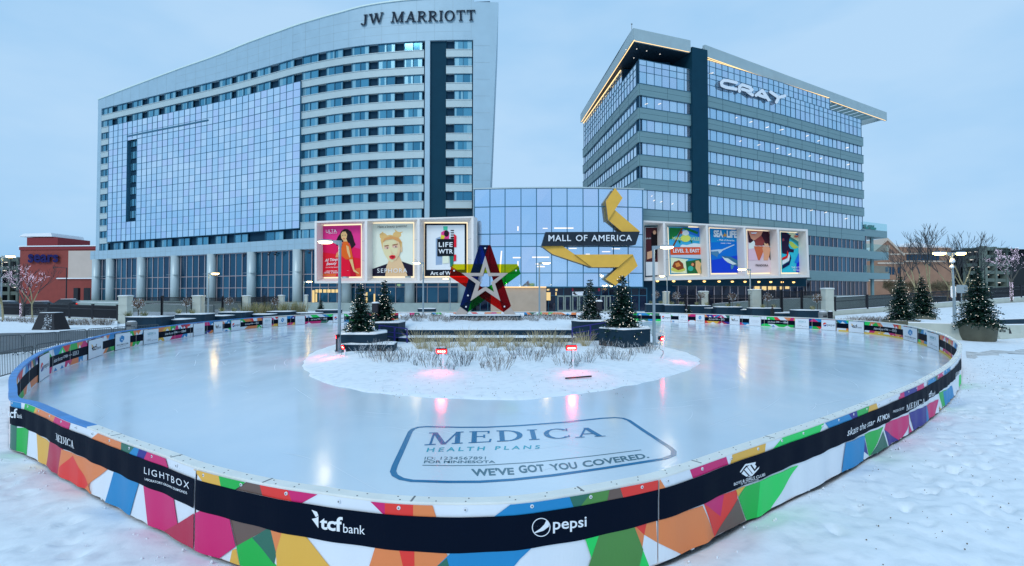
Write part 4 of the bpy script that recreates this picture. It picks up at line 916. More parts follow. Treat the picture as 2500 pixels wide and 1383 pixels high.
# roof slab: left arm, front arm (cut by the shaft), light strips, soffit lights, louvres over the right terrace
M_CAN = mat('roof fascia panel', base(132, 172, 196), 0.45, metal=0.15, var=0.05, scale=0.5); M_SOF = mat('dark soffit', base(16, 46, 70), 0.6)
RW = Wall([(1417, 144.6), (1550, 96.8), (1687, 101.4), (1721, 103.0), (2165, 141.5)])
zc0, zc1 = 51.75, 54.1
kA = A(1550)
def arm(a0, a1, poly):
    mb = MB(); slab(mb, RW, a0, a1, zc0, zc1, -0.6, 0, 0, 0.4)
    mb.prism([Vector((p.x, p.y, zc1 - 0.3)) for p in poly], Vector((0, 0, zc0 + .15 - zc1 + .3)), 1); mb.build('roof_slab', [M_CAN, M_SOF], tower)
rL, rC, rE = RW.plan(A(1417, 280), -.3), RW.plan(kA) + Vector((.15, .4, 0)), RW.plan(A(1686, 110), -.3)
arm(A(1417, 280), kA, [rL, rC, rC + Vector((9, 17, 0)), rL + Vector((12, 3, 0))]); arm(kA + .0002, A(1686, 110), [rC + Vector((.1, 0, 0)), rE, rE + Vector((.3, 13, 0)), rC + Vector((9, 16.9, 0))])
rS, rX = RW.plan(A(1721, 110), -.3), RW.plan(A(2033), -.3); arm(A(1721, 110), A(2033), [rS, rX, rX + Vector((-5, 12, 0)), rS + Vector((-1, 12, 0))])
mb = MB(); slab(mb, RW, A(2033), A(2165, 270), zc0, zc1, -0.6, 0, 0, 0.4)
P0, P1 = RW.P3(A(2164), zc0, -0.5), RW.P3(A(2033), zc0, -0.5); back = Vector((-6.5, 11.5, 0))
mb.beam(P0 + Vector((0, 0, 1.1)), P0 + back * 1.2 + Vector((0, 0, 1.1)), 0.5, 2.2, 0)
for k in range(9):
    t = (k + 1) / 10; q = P1.lerp(P0, t); mb.beam(q + Vector((0, 0, .9)), q + back * 1.1 + Vector((0, 0, .9)), 0.28, 0.7, 1)
mb.beam(P1 + back + Vector((0, 0, 1)), P0 + back + Vector((0, 0, 1)), 0.5, 1.6, 0); mb.build('roof_louvre', [M_CAN, M_TSP], tower)
mb = MB()
for a0, a1, o_ in ((A(1417, 280) + .001, kA - .0001, -.05), (kA + .0006, A(1684, 110), -.05), (A(1723, 110), A(2163, 270), -.05)): slab(mb, RW, a0, a1, zc0 - 0.03, zc0 + 0.09, o_ - 0.16, o_, 0, 0.4)
parts(mb, 'light_strip', M_WARM, tower)
mb = MB()
for a0, a1 in ((A(1425), A(1518)), (A(1724), A(2030))): slab(mb, TW, a0, a1, 51.42, 51.5, -0.1, 0.12, 0, 0.4)
parts(mb, 'light_strip', M_WARM, tower)
mb = MB()
for fx, fy in ((1580, 3), (1605, 3), (1640, 3.2), (1598, 6.5), (1625, 7), (1570, 6), (1655, 7), (1560, 4)):
    c = RW.P3(A(fx), zc0 + 0.1, -fy); mb.lathe([(0.11, 0), (0.11, 0.05)], c, 8)
parts(mb, 'soffit_light', M_COLDW, tower)
mb = MB(); c = RW.P3(kA, zc1, -0.6); mb.tube([c, c + Vector((0, 0, .9))], .05, 6); mb.octa(c + Vector((0, 0, 1.05)), .2); mb.build('roof_beacon', M_GREYP, tower)
# office lights seen through the glass
mb = MB()
for x, y, w_ in ((1575, 253, 7), (1607, 253, 7), (1732, 178, 10), (1795, 287, 5), (1830, 297, 7), (1870, 310, 7), (1904, 316, 9), (1968, 331, 6), (1996, 343, 6), (2065, 360, 7), (1805, 344, 5), (1850, 353, 6), (1895, 362, 6), (1925, 376, 6), (1975, 380, 5), (2001, 386, 6), (2068, 401, 6), (1752, 450, 6), (1925, 454, 11), (1952, 459, 11), (1873, 465, 5), (1978, 513, 6), (1993, 511, 6), (2013, 518, 6), (2063, 533, 6), (1595, 489, 4), (1612, 492, 5), (1640, 497, 4), (1590, 478, 3)):
    mb.add([TW.pt(a, b, -0.06) for a, b in ((x, y + 1.3), (x + w_, y - .8), (x + w_, y + 1), (x, y + 3))], [(0, 1, 2, 3)])
parts(mb, 'office_light', M_COLDW, tower)
# lower storeys to the right of the billboards, terraces, podium with amber downlights
rw0, rw1 = A(1968), A(2114, 600)
def rband(z0, z1, gl):
    mb = MB()
    if gl:
        cols = evenw(TW, rw0, rw1, 1.9); glazing(mb, TW, cols, [z0, z1], 0.0, 3, 0.01); o = mb.build('glazing', gl, tower); mb = MB(); mullions(mb, TW, cols, [z0, z1], 0.02, 0.09, 0.08, 0.1); mb.build('mullion', M_MULP, o)
    else: slab(mb, TW, rw0, rw1 + 0.002, z0, z1, -2, 0.3, 0, 0.04); mb.build('spandrel', M_TSP, tower)
mb = MB(); slab(mb, TW, rw0, rw1, 1.5, 17.1, -6, -0.3, 0, 0.04); mb.build('lower_core', M_DKP, tower)
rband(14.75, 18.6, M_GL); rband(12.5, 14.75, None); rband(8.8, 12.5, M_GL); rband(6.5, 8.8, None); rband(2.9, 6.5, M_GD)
mb = MB(); slab(mb, TW, tc - .001, A(1968), 16.4, 17.05, -2, 0.24, 0, .04); mb.build('spandrel', M_TSP, tower)
for i, (y0, y1, x1) in enumerate(((560, 577, 2166), (613, 632, 2169), (666, 681, 2171))):
    w2 = TW; z1, z0 = w2.z(2112, y0), w2.z(2112, y1); p = [w2.P3(A(2108), z1, 0.2), w2.P3(A(x1), z1, 0.2)]; d = Vector((-3, 7, 0))
    mb = MB(); mb.prism([p[0], p[1], p[1] + d, p[0] + d], Vector((0, 0, z0 - z1))); b_ = mb.build('balcony', M_TSP, tower)
    mb = MB(); mb.add([p[0], p[1], p[1] + Vector((0, 0, 1.9)), p[0] + Vector((0, 0, 1.9))], [(0, 1, 2, 3)]); mb.build('glass_railing', tint('railing glass', (0.62, 0.85, 0.86), 0.15), b_)
    c = w2.P3(A(2140), 0, -1.0); mb = MB(); mb.box(-.3, .3, -.3, .3, z0 - 4.3, z0, 0, 0, c); mb.build('balcony_post', M_TSP, tower)
mb = MB()
for px in (2118, 2130, 2137): c = TW.P3(A(px), TW.z(2112, 560), -0.5); mb.box(-.35, .35, -.3, .3, .05, 1.3, 0, 0, c); mb.box(-.35, .35, -1.0, -.3, .05, .6, 0, 0, c)
parts(mb, 'chair_seat', mat('green chair', base(40, 120, 130), .5), tower)
# podium with shops under the right billboards
PW = Wall([(1571, 98.5), (1760, 102.5), (1975, 110.5), (2036, 118), (2114, 131)])
mb = MB(); slab(mb, PW, A(1571), A(1975), 5.0, 17.0, -7, -3.2, 0, .04); slab(mb, PW, A(1571), A(1975), 4.9, 6.9, -6, -.5, 1, .04); mb.build('podium_wall', [M_TSP, M_SHAFT], tower)
mb, m2 = MB(), MB(); cols = evenw(PW, A(1571), A(1975), 2.0); glazing(mb, PW, cols, [0.2, 4.95], -1.2, 3, 0.02); mullions(m2, PW, cols, [0.2, 2.4, 4.9], -1.18, 0.13, 0.08, 0.1)
o = mb.build('shop_glazing', M_GD, tower); m2.build('mullion', M_MULP, o)
mb = MB()
for i, px in enumerate((1608, 1648, 1687, 1723, 1760, 1792, 1823, 1857, 1886, 1914, 1942)):
    c = PW.P3(A(px), 5.6, -0.45); mb.lathe([(.1, 0), (.32, .12), (.3, .3), (.05, .34)], c, 8)
parts(mb, 'wall_downlight', M_AMBER, tower)
mb = MB()
for x0, x1, y0, y1 in ((1842, 1855, 699, 710), (1860, 1871, 698, 709), (1875, 1884, 697, 708), (1886, 1895, 697, 708), (1904, 1912, 697, 707), (1917, 1927, 696, 706)):
    mb.add([PW.pt(x, y, -1.06) for x, y in ((x0, y1), (x1, y1), (x1, y0), (x0, y0))], [(0, 1, 2, 3)])
parts(mb, 'lit_shop_window', M_WARMW, tower)
mb = MB(); slab(mb, PW, A(1975), A(2160), 0, 2.9, -12, 3.0, 0, .04); mb.build('podium', M_STEP, tower)
sg = thing('facade_lettering', 'white rounded company name in raised letters across the office tower glass', 'sign', TW.pt(1835, 225, 0.2))
cr = crop(1380, 40, 2.66); M_CRAY = mat('white sign face', (0.8, 0.81, 0.84), 0.4); M_CRAYS = mat('dark sign return', base(70, 90, 120), 0.4)
for pl in ([(1112, 432), (1055, 418), (1028, 418), (1014, 432), (1018, 450), (1045, 462), (1110, 474)], [(1132, 488), (1132, 458), (1150, 445), (1196, 462), (1214, 478), (1196, 488), (1150, 474)], [(1178, 486), (1216, 512)], [(1240, 514), (1280, 482), (1322, 544)], [(1262, 514), (1300, 527)], [(1334, 492), (1386, 528), (1426, 518)], [(1386, 528), (1372, 558)]):
    mb = MB(); w_ = 9.8; n = len(pl)
    for i in range(n):                                         # thick rounded strokes
        mb2p = [TW.pt(x, y, 0.5 + 0.01 * i) for x, y in cr(ell(pl[i][0], pl[i][1], w_, w_, 12))]; mb.prism(mb2p, TW.plan(A(1800), -0.3) - TW.plan(A(1800)), 0, 1)
        if i < n - 1:
            (x0, y0), (x1, y1) = pl[i], pl[i + 1]; l = math.hypot(x1 - x0, y1 - y0); u, v = -(y1 - y0) / l * w_, (x1 - x0) / l * w_
            mb.prism([TW.pt(x, y, 0.505 + 0.01 * i) for x, y in cr([(x0 + u, y0 + v), (x0 - u, y0 - v), (x1 - u, y1 - v), (x1 + u, y1 + v)])], TW.plan(A(1800), -0.3) - TW.plan(A(1800)), 0, 1)
    mb.build('letter_stroke', [M_CRAY, M_CRAYS], sg)
# ------------------------------------------------------------------ mall entrance between them
MW = Wall([(1140, 94.3), (1260, 93.3), (1380, 93.0), (1480, 93.4), (1575, 94.6)], True)
mall = thing('mall_entrance', 'glass fronted mall entrance hall between the hotel and the office tower', 'mall', MW.P3(A(1365), 0, 0))
mc = [A(x) for x in (1158, 1196, 1233, 1272, 1310, 1347, 1385, 1424, 1462, 1498, 1534, 1570)]; mr = [MW.z(1360, y) for y in (701, 667, 602, 571, 504, 460)]
mb = MB(); slab(mb, MW, mc[0], mc[-1], mr[0], mr[-1], -14, -0.15); mb.build('core', M_DKP, mall)
M_GM = [mat('entrance glass %d' % i, c, 0.04, metal=0.9, bump=0.02, bscale=0.25) for i, c in enumerate([(0.60, 0.74, 0.90), (0.66, 0.74, 0.90), (0.58, 0.74, 0.92)])]
mb = MB(); glazing(mb, MW, mc, mr, 0, 3, 0.03); mb.build('glazing', M_GM, mall)
mb = MB(); mullions(mb, MW, mc, mr, 0.0, 0.16, 0.16, 0.06); mb.build('mullion', M_MULL, mall)
mb = MB(); slab(mb, MW, mc[0] - .002, mc[-1] + .002, mr[-1], mr[-1] + 0.22, -14, 0.2); mb.build('roof_edge', M_SPAN, mall)
mb = MB()
for x0, x1, y0, y1 in ((1299, 1341, 627, 630), (1252, 1272, 628, 631), (1353, 1400, 556, 559), (1325, 1337, 557, 559), (1308, 1320, 643, 647), (1310, 1330, 650, 653), (1263, 1266, 553, 564), (1263, 1266, 638, 650), (1389, 1408, 606, 608), (1470, 1490, 614, 616), (1494, 1514, 607, 609), (1430, 1440, 620, 622)):
    mb.add([MW.pt(x, y, 0.045) for x, y in ((x0, y1), (x1, y1), (x1, y0), (x0, y0))], [(0, 1, 2, 3)])
mb.add([MW.pt(x, y, 0.05) for x, y in ((1218, 667), (1222, 667), (1226, 613), (1223, 613))], [(0, 1, 2, 3)]); parts(mb, 'hall_light', M_COLDW, mall)
# ground floor: beige wall with a lit top edge, doors, dark glass
mb = MB(); slab(mb, MW, A(1200), A(1333), 0, MW.z(1270, 703), -3, 0.9); mb.build('beige_wall', mat('beige stone', base(142, 148, 146), 0.7, var=0.06, scale=0.8, bump=.1), mall)
mb = MB(); slab(mb, MW, A(1201), A(1333), 4.46, 4.6, 0.2, 1.3); mb.build('wall_wash_light', M_WARM, mall)
mb, m2 = MB(), MB(); gc = [A(1150 + 19.0 * k) for k in range(24)]; glazing(mb, MW, gc, [0.1, 3.0, 4.4], -1.5, 3, 0.02); mullions(m2, MW, gc, [0.1, 3.0, 4.4], -1.48, 0.12, 0.12, 0.1)
o = mb.build('ground_glazing', M_GD, mall); m2.build('mullion', M_MULL, o)
M_DOOR = mat('door frame metal', base(110, 140, 150), 0.4, metal=0.3)
for x0, x1 in ((1362, 1379), (1380, 1396), (1399, 1414), (1416, 1430), (1470, 1482), (1484, 1496)):
    mb = MB(); a0, a1 = A(x0), A(x1); z1 = MW.z(1400, 722); e = 0.0022
    for p, q in ((a0, a0 + e), (a1 - e, a1)): slab(mb, MW, p, q, 0.05, z1, -1.3, -1.05)
    for p, q in ((0.05, .35), (z1 - .25, z1)): slab(mb, MW, a0 + e, a1 - e, p, q, -1.3, -1.06)
    d = mb.build('door', M_DOOR, mall); mb = MB(); quad(mb, MW, a0 + e, a1 - e, 0.35, z1 - .25, -1.2, 0); mb.build('glass', M_GD, d)
    mb = MB(); c = MW.P3(a1 - e * 1.6, 0, -1.0); mb.tube([c + Vector((0, 0, 1.0)), c + Vector((0, 0, 1.9))], .03, 6); mb.build('handle', M_GALV, d)
mb = MB(); paint(mb, MW, [(0, [(1397, 713), (1425, 712), (1423, 722), (1397, 722)]), (1, [(1398, 717), (1402, 712), (1406, 718), (1411, 720), (1404, 721)])], -0.95, .02); mb.build('door_poster', [M_LET, M_INK], mall)
mb = MB(); paint(mb, MW, [(1, [(1396, 704), (1465, 704), (1465, 711), (1396, 711)]), (0, [(1396, 704), (1400, 704), (1400, 711), (1396, 711)]), (0, [(1460, 704), (1465, 704), (1465, 711), (1460, 711)])], -0.98, .02); mb.build('shop_fascia', [MATS['wine ink'], M_INK], mall)
mb = MB()
for x0, x1, y0, y1 in ((1335, 1341, 706, 710), (1356, 1361, 706, 711), (1356, 1359, 714, 722), (1334, 1344, 714, 734)): mb.add([MW.pt(x, y, -1.35) for x, y in ((x0, y1), (x1, y1), (x1, y0), (x0, y0))], [(0, 1, 2, 3)])
parts(mb, 'lit_shop_window', M_WARMW, mall)
# the folded ribbon sign
rib = thing('ribbon_sign', 'folded gold ribbon sign with a black name panel on the entrance glass', 'sign', MW.pt(1440, 600, 1.2))
M_GOLD = mat('gold paint', base(196, 170, 72), 0.4, metal=0.1, var=.05, scale=.6); M_GOLDD = mat('dark gold edge', base(96, 84, 30), 0.4)
for pl, off, dep in (([(1501.5, 459), (1520, 484), (1485, 538), (1479, 492)], 1.5, -.9), ([(1501, 513), (1562, 565), (1562, 566), (1518, 566), (1485, 538)], 1.1, -.7), ([(1322, 601), (1371, 599.5), (1404, 622), (1445, 653), (1436, 650), (1349, 621)], 1.2, -.7), ([(1404, 622), (1545, 621.5), (1509, 653), (1445, 653)], 1.6, -.7), ([(1545, 621.5), (1557, 650), (1503, 698), (1478, 682)], 1.2, -.7)):
    mb = MB(); n = MW.plan(A(1440), dep) - MW.plan(A(1440)); mb.prism([MW.pt(x, y, off) for x, y in pl], n, 0, 1); mb.build('ribbon_fold', [M_GOLD, M_GOLDD], rib)
mb = MB(); mb.prism([MW.pt(x, y, 1.9) for x, y in [(1332, 567), (1562, 566), (1552, 598), (1546, 599.5), (1322, 601)]], MW.plan(A(1440), -1.2) - MW.plan(A(1440))); mb.build('name_panel', mat('black sign panel', base(8, 26, 46), 0.35), rib)
for w_, x0, x1 in (('MALL', 1339, 1394), ('OF', 1406, 1434), ('AMERICA', 1444, 1543)): wall_text('lettering', MW, w_, [(x0, 574.3), (x1, 573.8), (x1, 589), (x0, 589.5)], 1.93, M_LET, rib, 0.12, space=1.1, bold=0.01)
# ------------------------------------------------------------------ billboard frames and posters
M_FR = mat('white frame panel', base(196, 214, 232), 0.5, var=0.03, scale=0.6)
def frame_box(name, lab, w, outer, bays, posters):
    """outer: TL TR BR BL of the frame's face, bays: opening quads, posters: poster quads (photo pixels); the reveals slope back to the posters"""
    fr = thing(name, lab, 'billboard frame', w.pt((outer[0][0] + outer[1][0]) / 2, outer[2][1], 0))
    mb = MB()
    bk = w.plan(A(outer[0][0]), -2.6) - w.plan(A(outer[0][0]))
    cols_ = [[outer[0], outer[3]]] + sum([[[b[0], b[3]], [b[1], b[2]]] for b in bays], []) + [[outer[1], outer[2]]]
    ytop = lambda x: lerp(outer[0][1], outer[1][1], (x - outer[0][0]) / (outer[1][0] - outer[0][0]))
    ybot = lambda x: lerp(outer[3][1], outer[2][1], (x - outer[3][0]) / (outer[2][0] - outer[3][0]))
    for i in range(0, len(cols_), 2):                          # uprights
        (x0, y0), (x0b, y0b) = cols_[i][0], cols_[i][1]; (x1, y1), (x1b, y1b) = cols_[i + 1]
        mb.prism([w.pt(x, y, 0) for x, y in ((x0, ytop(x0)), (x1, ytop(x1)), (x1b, ybot(x1b)), (x0b, ybot(x0b)))], bk)
    for b in bays:                                             # top and bottom rails
        mb.prism([w.pt(x, y, -0.003) for x, y in ((b[0][0], ytop(b[0][0])), (b[1][0], ytop(b[1][0])), b[1], b[0])], bk)
        mb.prism([w.pt(x, y, -0.003) for x, y in (b[3], b[2], (b[2][0], ybot(b[2][0])), (b[3][0], ybot(b[3][0])))], bk)
    mb.build('frame', M_FR, fr)
    mb, ml, mj = MB(), MB(), MB()
    for b, p in zip(bays, posters):
        c = [(q[0] + dx * 3.2, q[1] + dy * 3.2) for q, dx, dy in zip(p, (-1, 1, 1, -1), (-1, -1, 1, 1))]
        B0 = [w.pt(x, y, -0.006) for x, y in b]; C0 = [w.pt(x, y, -2.2) for x, y in c]; C1 = [w.pt(x, y, -2.45) for x, y in c]
        for i in range(4): j = (i + 1) % 4; mb.add([B0[i], B0[j], C0[j], C0[i]], [(0, 1, 2, 3)])
        for i in range(4): j = (i + 1) % 4; mb.add([C0[i], C0[j], C1[j], C1[i]], [(0, 1, 2, 3)])
        ml.add(C1, [(0, 1, 2, 3)])
        for i in (1, 3):
            for t in (0.33, 0.67):
                j = (i + 1) % 4; u0, u1 = B0[i].lerp(B0[j], t), C0[i].lerp(C0[j], t); d = Vector((0, 0, .05)); n = Vector((0, -.01, 0)); mj.add([u0 + n, u1 + n, u1 + d + n, u0 + d + n], [(0, 1, 2, 3)])
    mb.build('reveal', M_FR, fr); mj.build('panel_joint', M_SEAM, fr); ml.build('backlight', emat('poster backlight', (1.0, 0.85, 0.58), 1.15), fr)
    return fr
PI = {}
def ink(r, g, b):
    k = (r, g, b)
    if k not in PI: PI[k] = mat('poster ink %d %d %d' % k, base(r, g, b, 1.1), 0.6, spec=0.12)
    return PI[k]
def poster(lab, w, q, layers):
    p = thing('poster', lab, 'poster', w.pt((q[0][0] + q[1][0]) / 2, q[2][1], -2.0), 'advertising posters in the white frames')
    mb = MB(); P = [w.pt(x, y, -2.1) for x, y in q]; mb.prism(P, w.plan(A(q[0][0]), -.22) - w.plan(A(q[0][0])), 0); o = mb.build('sheet', ink(*layers[0]), p)
    mats, mb = [], MB()
    for i, (c, pl) in enumerate(layers[1]):
        m = ink(*c)
        if m not in mats: mats.append(m)
        mb.add([w.pt(x, y, -2.09 + 0.011 * i) for x, y in pl], [tuple(range(len(pl)))], mats.index(m))
    if mats: mb.build('picture', mats, p)
    for t in layers[2]:
        text, qq, c = t[:3]; kw = t[3] if len(t) > 3 else {}
        wall_text('lettering', w, text, qq, -2.09 + 0.011 * (len(layers[1]) + 2), ink(*c), p, **kw)
    return p
c5, e5, c7, e6, e7 = crop(740, 440, 3.292), crop(760, 530, 8.136), crop(1540, 500, 4.321), crop(1620, 540, 9.219), crop(1810, 550, 9.876)
BL = Wall([(760, 96.4), (1160, 90.0)])
q1, q2, q3 = [(784, 552.4), (880, 550), (880, 675.5), (784, 677)], [(908.6, 546.3), (1008, 546), (1008, 675), (908.6, 675.5)], [(1037, 546), (1138.5, 546), (1138.5, 674), (1037, 675)]
frame_box('billboard_frame', 'white three bay billboard frame on the hotel side of the entrance', BL, [(768, 540.5), (1156, 528.5), (1156, 691), (768, 692)],
          [[(773, 544.5), (890.5, 540.5), (890.5, 687), (773, 687.5)], [(896.5, 540), (1019, 536), (1019, 686.5), (896.5, 687)], [(1024.5, 535.7), (1151, 532), (1151, 686), (1024.5, 686.5)]], [q1, q2, q3])
sk, sk2, blk, wht = (226, 170, 128), (206, 140, 105), (28, 22, 34), (246, 246, 250)
poster('pink and red poster of a woman with long dark curls in an orange top', BL, q1, [(228, 52, 140), [
    ((214, 24, 92), e5([(205, 545), (480, 500), (975, 640), (975, 830), (480, 800), (205, 760)])), ((206, 24, 50), e5([(205, 700), (480, 740), (975, 830), (975, 1185), (205, 1185)])), ((230, 98, 56), e5([(205, 1130), (500, 1128), (500, 1185), (205, 1185)])), ((230, 98, 56), e5([(880, 1030), (975, 1012), (975, 1180), (880, 1180)])),
    (blk, e5([(575, 330), (600, 280), (660, 240), (720, 245), (790, 290), (830, 400), (850, 480), (880, 550), (840, 600), (800, 630), (760, 520), (640, 480), (590, 560), (500, 572), (495, 470), (530, 390)])),
    (sk, e5([(588, 340), (620, 295), (680, 292), (712, 350), (705, 410), (672, 462), (630, 468), (596, 420)])), (sk, e5([(630, 450), (700, 440), (720, 500), (640, 500)])),
    (sk2, e5([(560, 500), (590, 480), (625, 510), (600, 560), (560, 570)])), (sk2, e5([(500, 720), (545, 680), (560, 560), (600, 570), (580, 720), (520, 810), (480, 800)])),
    ((232, 92, 34), e5([(640, 490), (720, 490), (785, 600), (830, 838), (692, 846), (600, 780), (595, 620)])), (sk, e5([(690, 560), (740, 590), (782, 800), (755, 812), (712, 700)])),
    ((186, 16, 54), e5([(600, 775), (690, 848), (760, 850), (895, 1182), (485, 1182), (560, 900)])), ((150, 10, 44), e5([(760, 850), (800, 850), (895, 1182), (780, 1182)])), (sk, e5([(752, 845), (820, 840), (858, 1045), (948, 1120), (935, 1132), (840, 1085)])),
    (blk, e5([(610, 365), (635, 360), (635, 368), (612, 372)])), (blk, e5([(660, 360), (688, 358), (688, 366), (662, 369)])), ((190, 40, 60), e5([(625, 430), (650, 425), (668, 428), (650, 442)]))],
    [('ULTA', e5([(290, 255), (500, 245), (505, 310), (290, 318)]), wht), ('BEAUTY', e5([(345, 322), (515, 315), (515, 332), (345, 338)]), wht), ('All Things', e5([(270, 835), (525, 815), (530, 880), (270, 915)]), wht, dict(shear=.3, bold=.01)), ('Beauty', e5([(300, 910), (505, 890), (505, 960), (300, 980)]), wht, dict(shear=.3, bold=.01)),
     ('ALL IN ONE PLACE', e5([(285, 992), (525, 990), (525, 1012), (285, 1014)]), wht), ('LOCATED ON', e5([(292, 1066), (510, 1064), (510, 1088), (292, 1090)]), wht, dict(bold=.02)), ('LEVEL 2 EAST', e5([(255, 1098), (535, 1096), (535, 1120), (255, 1122)]), wht, dict(bold=.02))]])
hair = (204, 172, 122)
poster('cream poster of a surprised blonde woman with hair in two buns', BL, q2, [(236, 233, 222), [
    (hair, c5(ell(645, 452, 30, 26))), (hair, c5(ell(755, 440, 34, 26))), (hair, c5([(620, 430), (612, 440), (640, 415), (650, 432)])), (hair, c5([(745, 425), (735, 395), (765, 420), (805, 415), (775, 435)])),
    (hair, c5([(630, 520), (622, 480), (650, 450), (700, 440), (765, 455), (795, 500), (795, 550), (640, 560)])),
    ((22, 24, 50), c5([(557, 772), (557, 715), (690, 668), (780, 650), (882, 685), (882, 772)])), ((222, 176, 150), c5([(690, 640), (772, 610), (800, 670), (840, 772), (660, 772), (668, 700)])),
    ((240, 198, 172), c5([(640, 510), (660, 480), (720, 472), (772, 500), (785, 550), (775, 600), (745, 645), (712, 660), (685, 645), (655, 600), (640, 560)])), ((226, 176, 150), c5([(785, 540), (797, 535), (797, 575), (783, 585)])),
    ((222, 160, 160), c5(ell(672, 545, 20, 11))), ((222, 160, 160), c5(ell(738, 535, 22, 11))), ((214, 196, 192), c5(ell(672, 548, 11, 5))), ((214, 196, 192), c5(ell(740, 538, 12, 5))), ((60, 50, 60), c5(ell(676, 547, 5, 5))), ((60, 50, 60), c5(ell(745, 537, 5, 5))), ((226, 180, 156), c5([(745, 480), (772, 500), (785, 550), (775, 600), (745, 645), (725, 652), (752, 600), (764, 550)])), ((176, 144, 98), c5([(640, 500), (652, 470), (700, 452), (760, 462), (790, 505), (775, 500), (720, 474), (665, 482)])), ((120, 80, 50), c5([(650, 528), (685, 522), (690, 528), (655, 534)])), ((120, 80, 50), c5([(715, 520), (760, 512), (762, 518), (718, 526)])),
    ((224, 168, 145), c5([(700, 545), (712, 590), (722, 592), (712, 580)])), ((196, 40, 60), c5([(692, 612), (714, 602), (738, 606), (742, 622), (718, 638), (696, 630)])), ((80, 10, 20), c5([(700, 615), (735, 613), (722, 625)]))],
    [('Have a beauty question?', c5([(600, 366), (834, 360), (834, 384), (600, 392)]), (40, 34, 40)), ('SEPHORA', c5([(596, 712), (836, 710), (836, 744), (596, 746)]), wht, dict(space=1.2))]])
poster('white and black poster with a colourful bottle and a black square', BL, q3, [(10, 22, 40), [
    ((240, 238, 242), c5([(993, 364), (1298, 362), (1298, 720), (993, 722)])), ((120, 160, 205), c5([(1066, 470), (1100, 455), (1120, 470), (1118, 680), (1066, 684)])), ((60, 190, 170), c5([(1126, 372), (1162, 372), (1160, 405), (1128, 405)])), ((190, 60, 140), c5([(1110, 420), (1145, 402), (1176, 420), (1172, 478), (1104, 478)])), ((235, 190, 60), c5([(1110, 440), (1140, 450), (1130, 478), (1104, 478)])), (blk, c5(ell(1152, 430, 20, 26))),
    (blk, c5([(1186, 402), (1212, 402), (1212, 410), (1186, 410)])), (blk, c5([(1186, 420), (1212, 420), (1212, 428), (1186, 428)])), (blk, c5([(1186, 438), (1212, 438), (1212, 446), (1186, 446)])), (blk, c5([(1186, 456), (1212, 456), (1212, 470), (1186, 470)])), ((206, 30, 56), c5([(1212, 432), (1232, 450), (1232, 540), (1212, 540)])), ((206, 30, 56), c5([(1212, 600), (1230, 600), (1230, 650), (1205, 654)])),
    ((30, 110, 110), c5([(1178, 610), (1212, 610), (1205, 690), (1182, 700)])), ((224, 222, 214), c5([(1120, 610), (1172, 610), (1172, 668), (1122, 672)])), ((8, 20, 34), c5([(1078, 474), (1212, 474), (1212, 612), (1078, 612)]))],
    [('LIFE', c5([(1090, 500), (1202, 500), (1202, 538), (1090, 538)]), wht, dict(bold=.02, space=1.15)), ('WTR', c5([(1088, 556), (1204, 556), (1204, 592), (1088, 592)]), wht, dict(bold=.02, space=1.1)), ('Art of W', c5([(1022, 734), (1190, 732), (1190, 763), (1022, 765)]), wht, dict(bold=.02))]])
BR_ = Wall([(1571, 96.4), (1700, 99.4), (1840, 103.4), (1980, 108.6)])
Q0, Q1, Q2, Q3, Q4 = [(1575, 555), (1608.7, 555), (1610.6, 672), (1577, 674)], [(1633, 554.8), (1712.9, 556.7), (1717, 667.8), (1637, 670.6)], [(1733.7, 557.9), (1806, 560.9), (1809.6, 666.6), (1738.3, 667.3)], [(1825.4, 563), (1888.8, 565.5), (1891.8, 665.5), (1827.7, 667)], [(1907.3, 567), (1964, 571), (1967, 665.5), (1910.3, 666)]
frame_box('billboard_frame', 'white five bay billboard frame at the foot of the office tower', BR_, [(1571, 538.5), (1972, 560.5), (1976.5, 677.5), (1573, 686)],
          [[(1572.5, 543), (1618.5, 545.2), (1621, 679.5), (1574.5, 680.5)], [(1623.5, 545.5), (1723, 550.5), (1728, 676.5), (1626, 679.4)], [(1727.5, 551), (1815, 556), (1819.5, 675), (1732.5, 676.4)], [(1819.5, 556.2), (1897, 560.6), (1901.5, 674), (1824, 675)], [(1901.5, 561), (1967.5, 565), (1971.5, 672.5), (1906, 674)]], [Q0, Q1, Q2, Q3, Q4])
poster('narrow poster with a dark photo of a seated figure, half hidden by the glass hall', BR_, Q0, [(240, 240, 244), [((62, 34, 46), [(1576, 556), (1608.5, 556), (1609.8, 640), (1577, 640)]), ((18, 18, 26), [(1590, 570), (1598, 563), (1606, 572), (1608, 600), (1602, 632), (1590, 628)]), ((206, 160, 140), ell(1598, 568, 4, 5)), ((200, 160, 140), [(1580, 616), (1592, 612), (1592, 630), (1580, 634)])], [('$30.99', [(1576, 581), (1589, 581), (1589, 585), (1576, 585)], wht)]])
palm = (20, 112, 62)
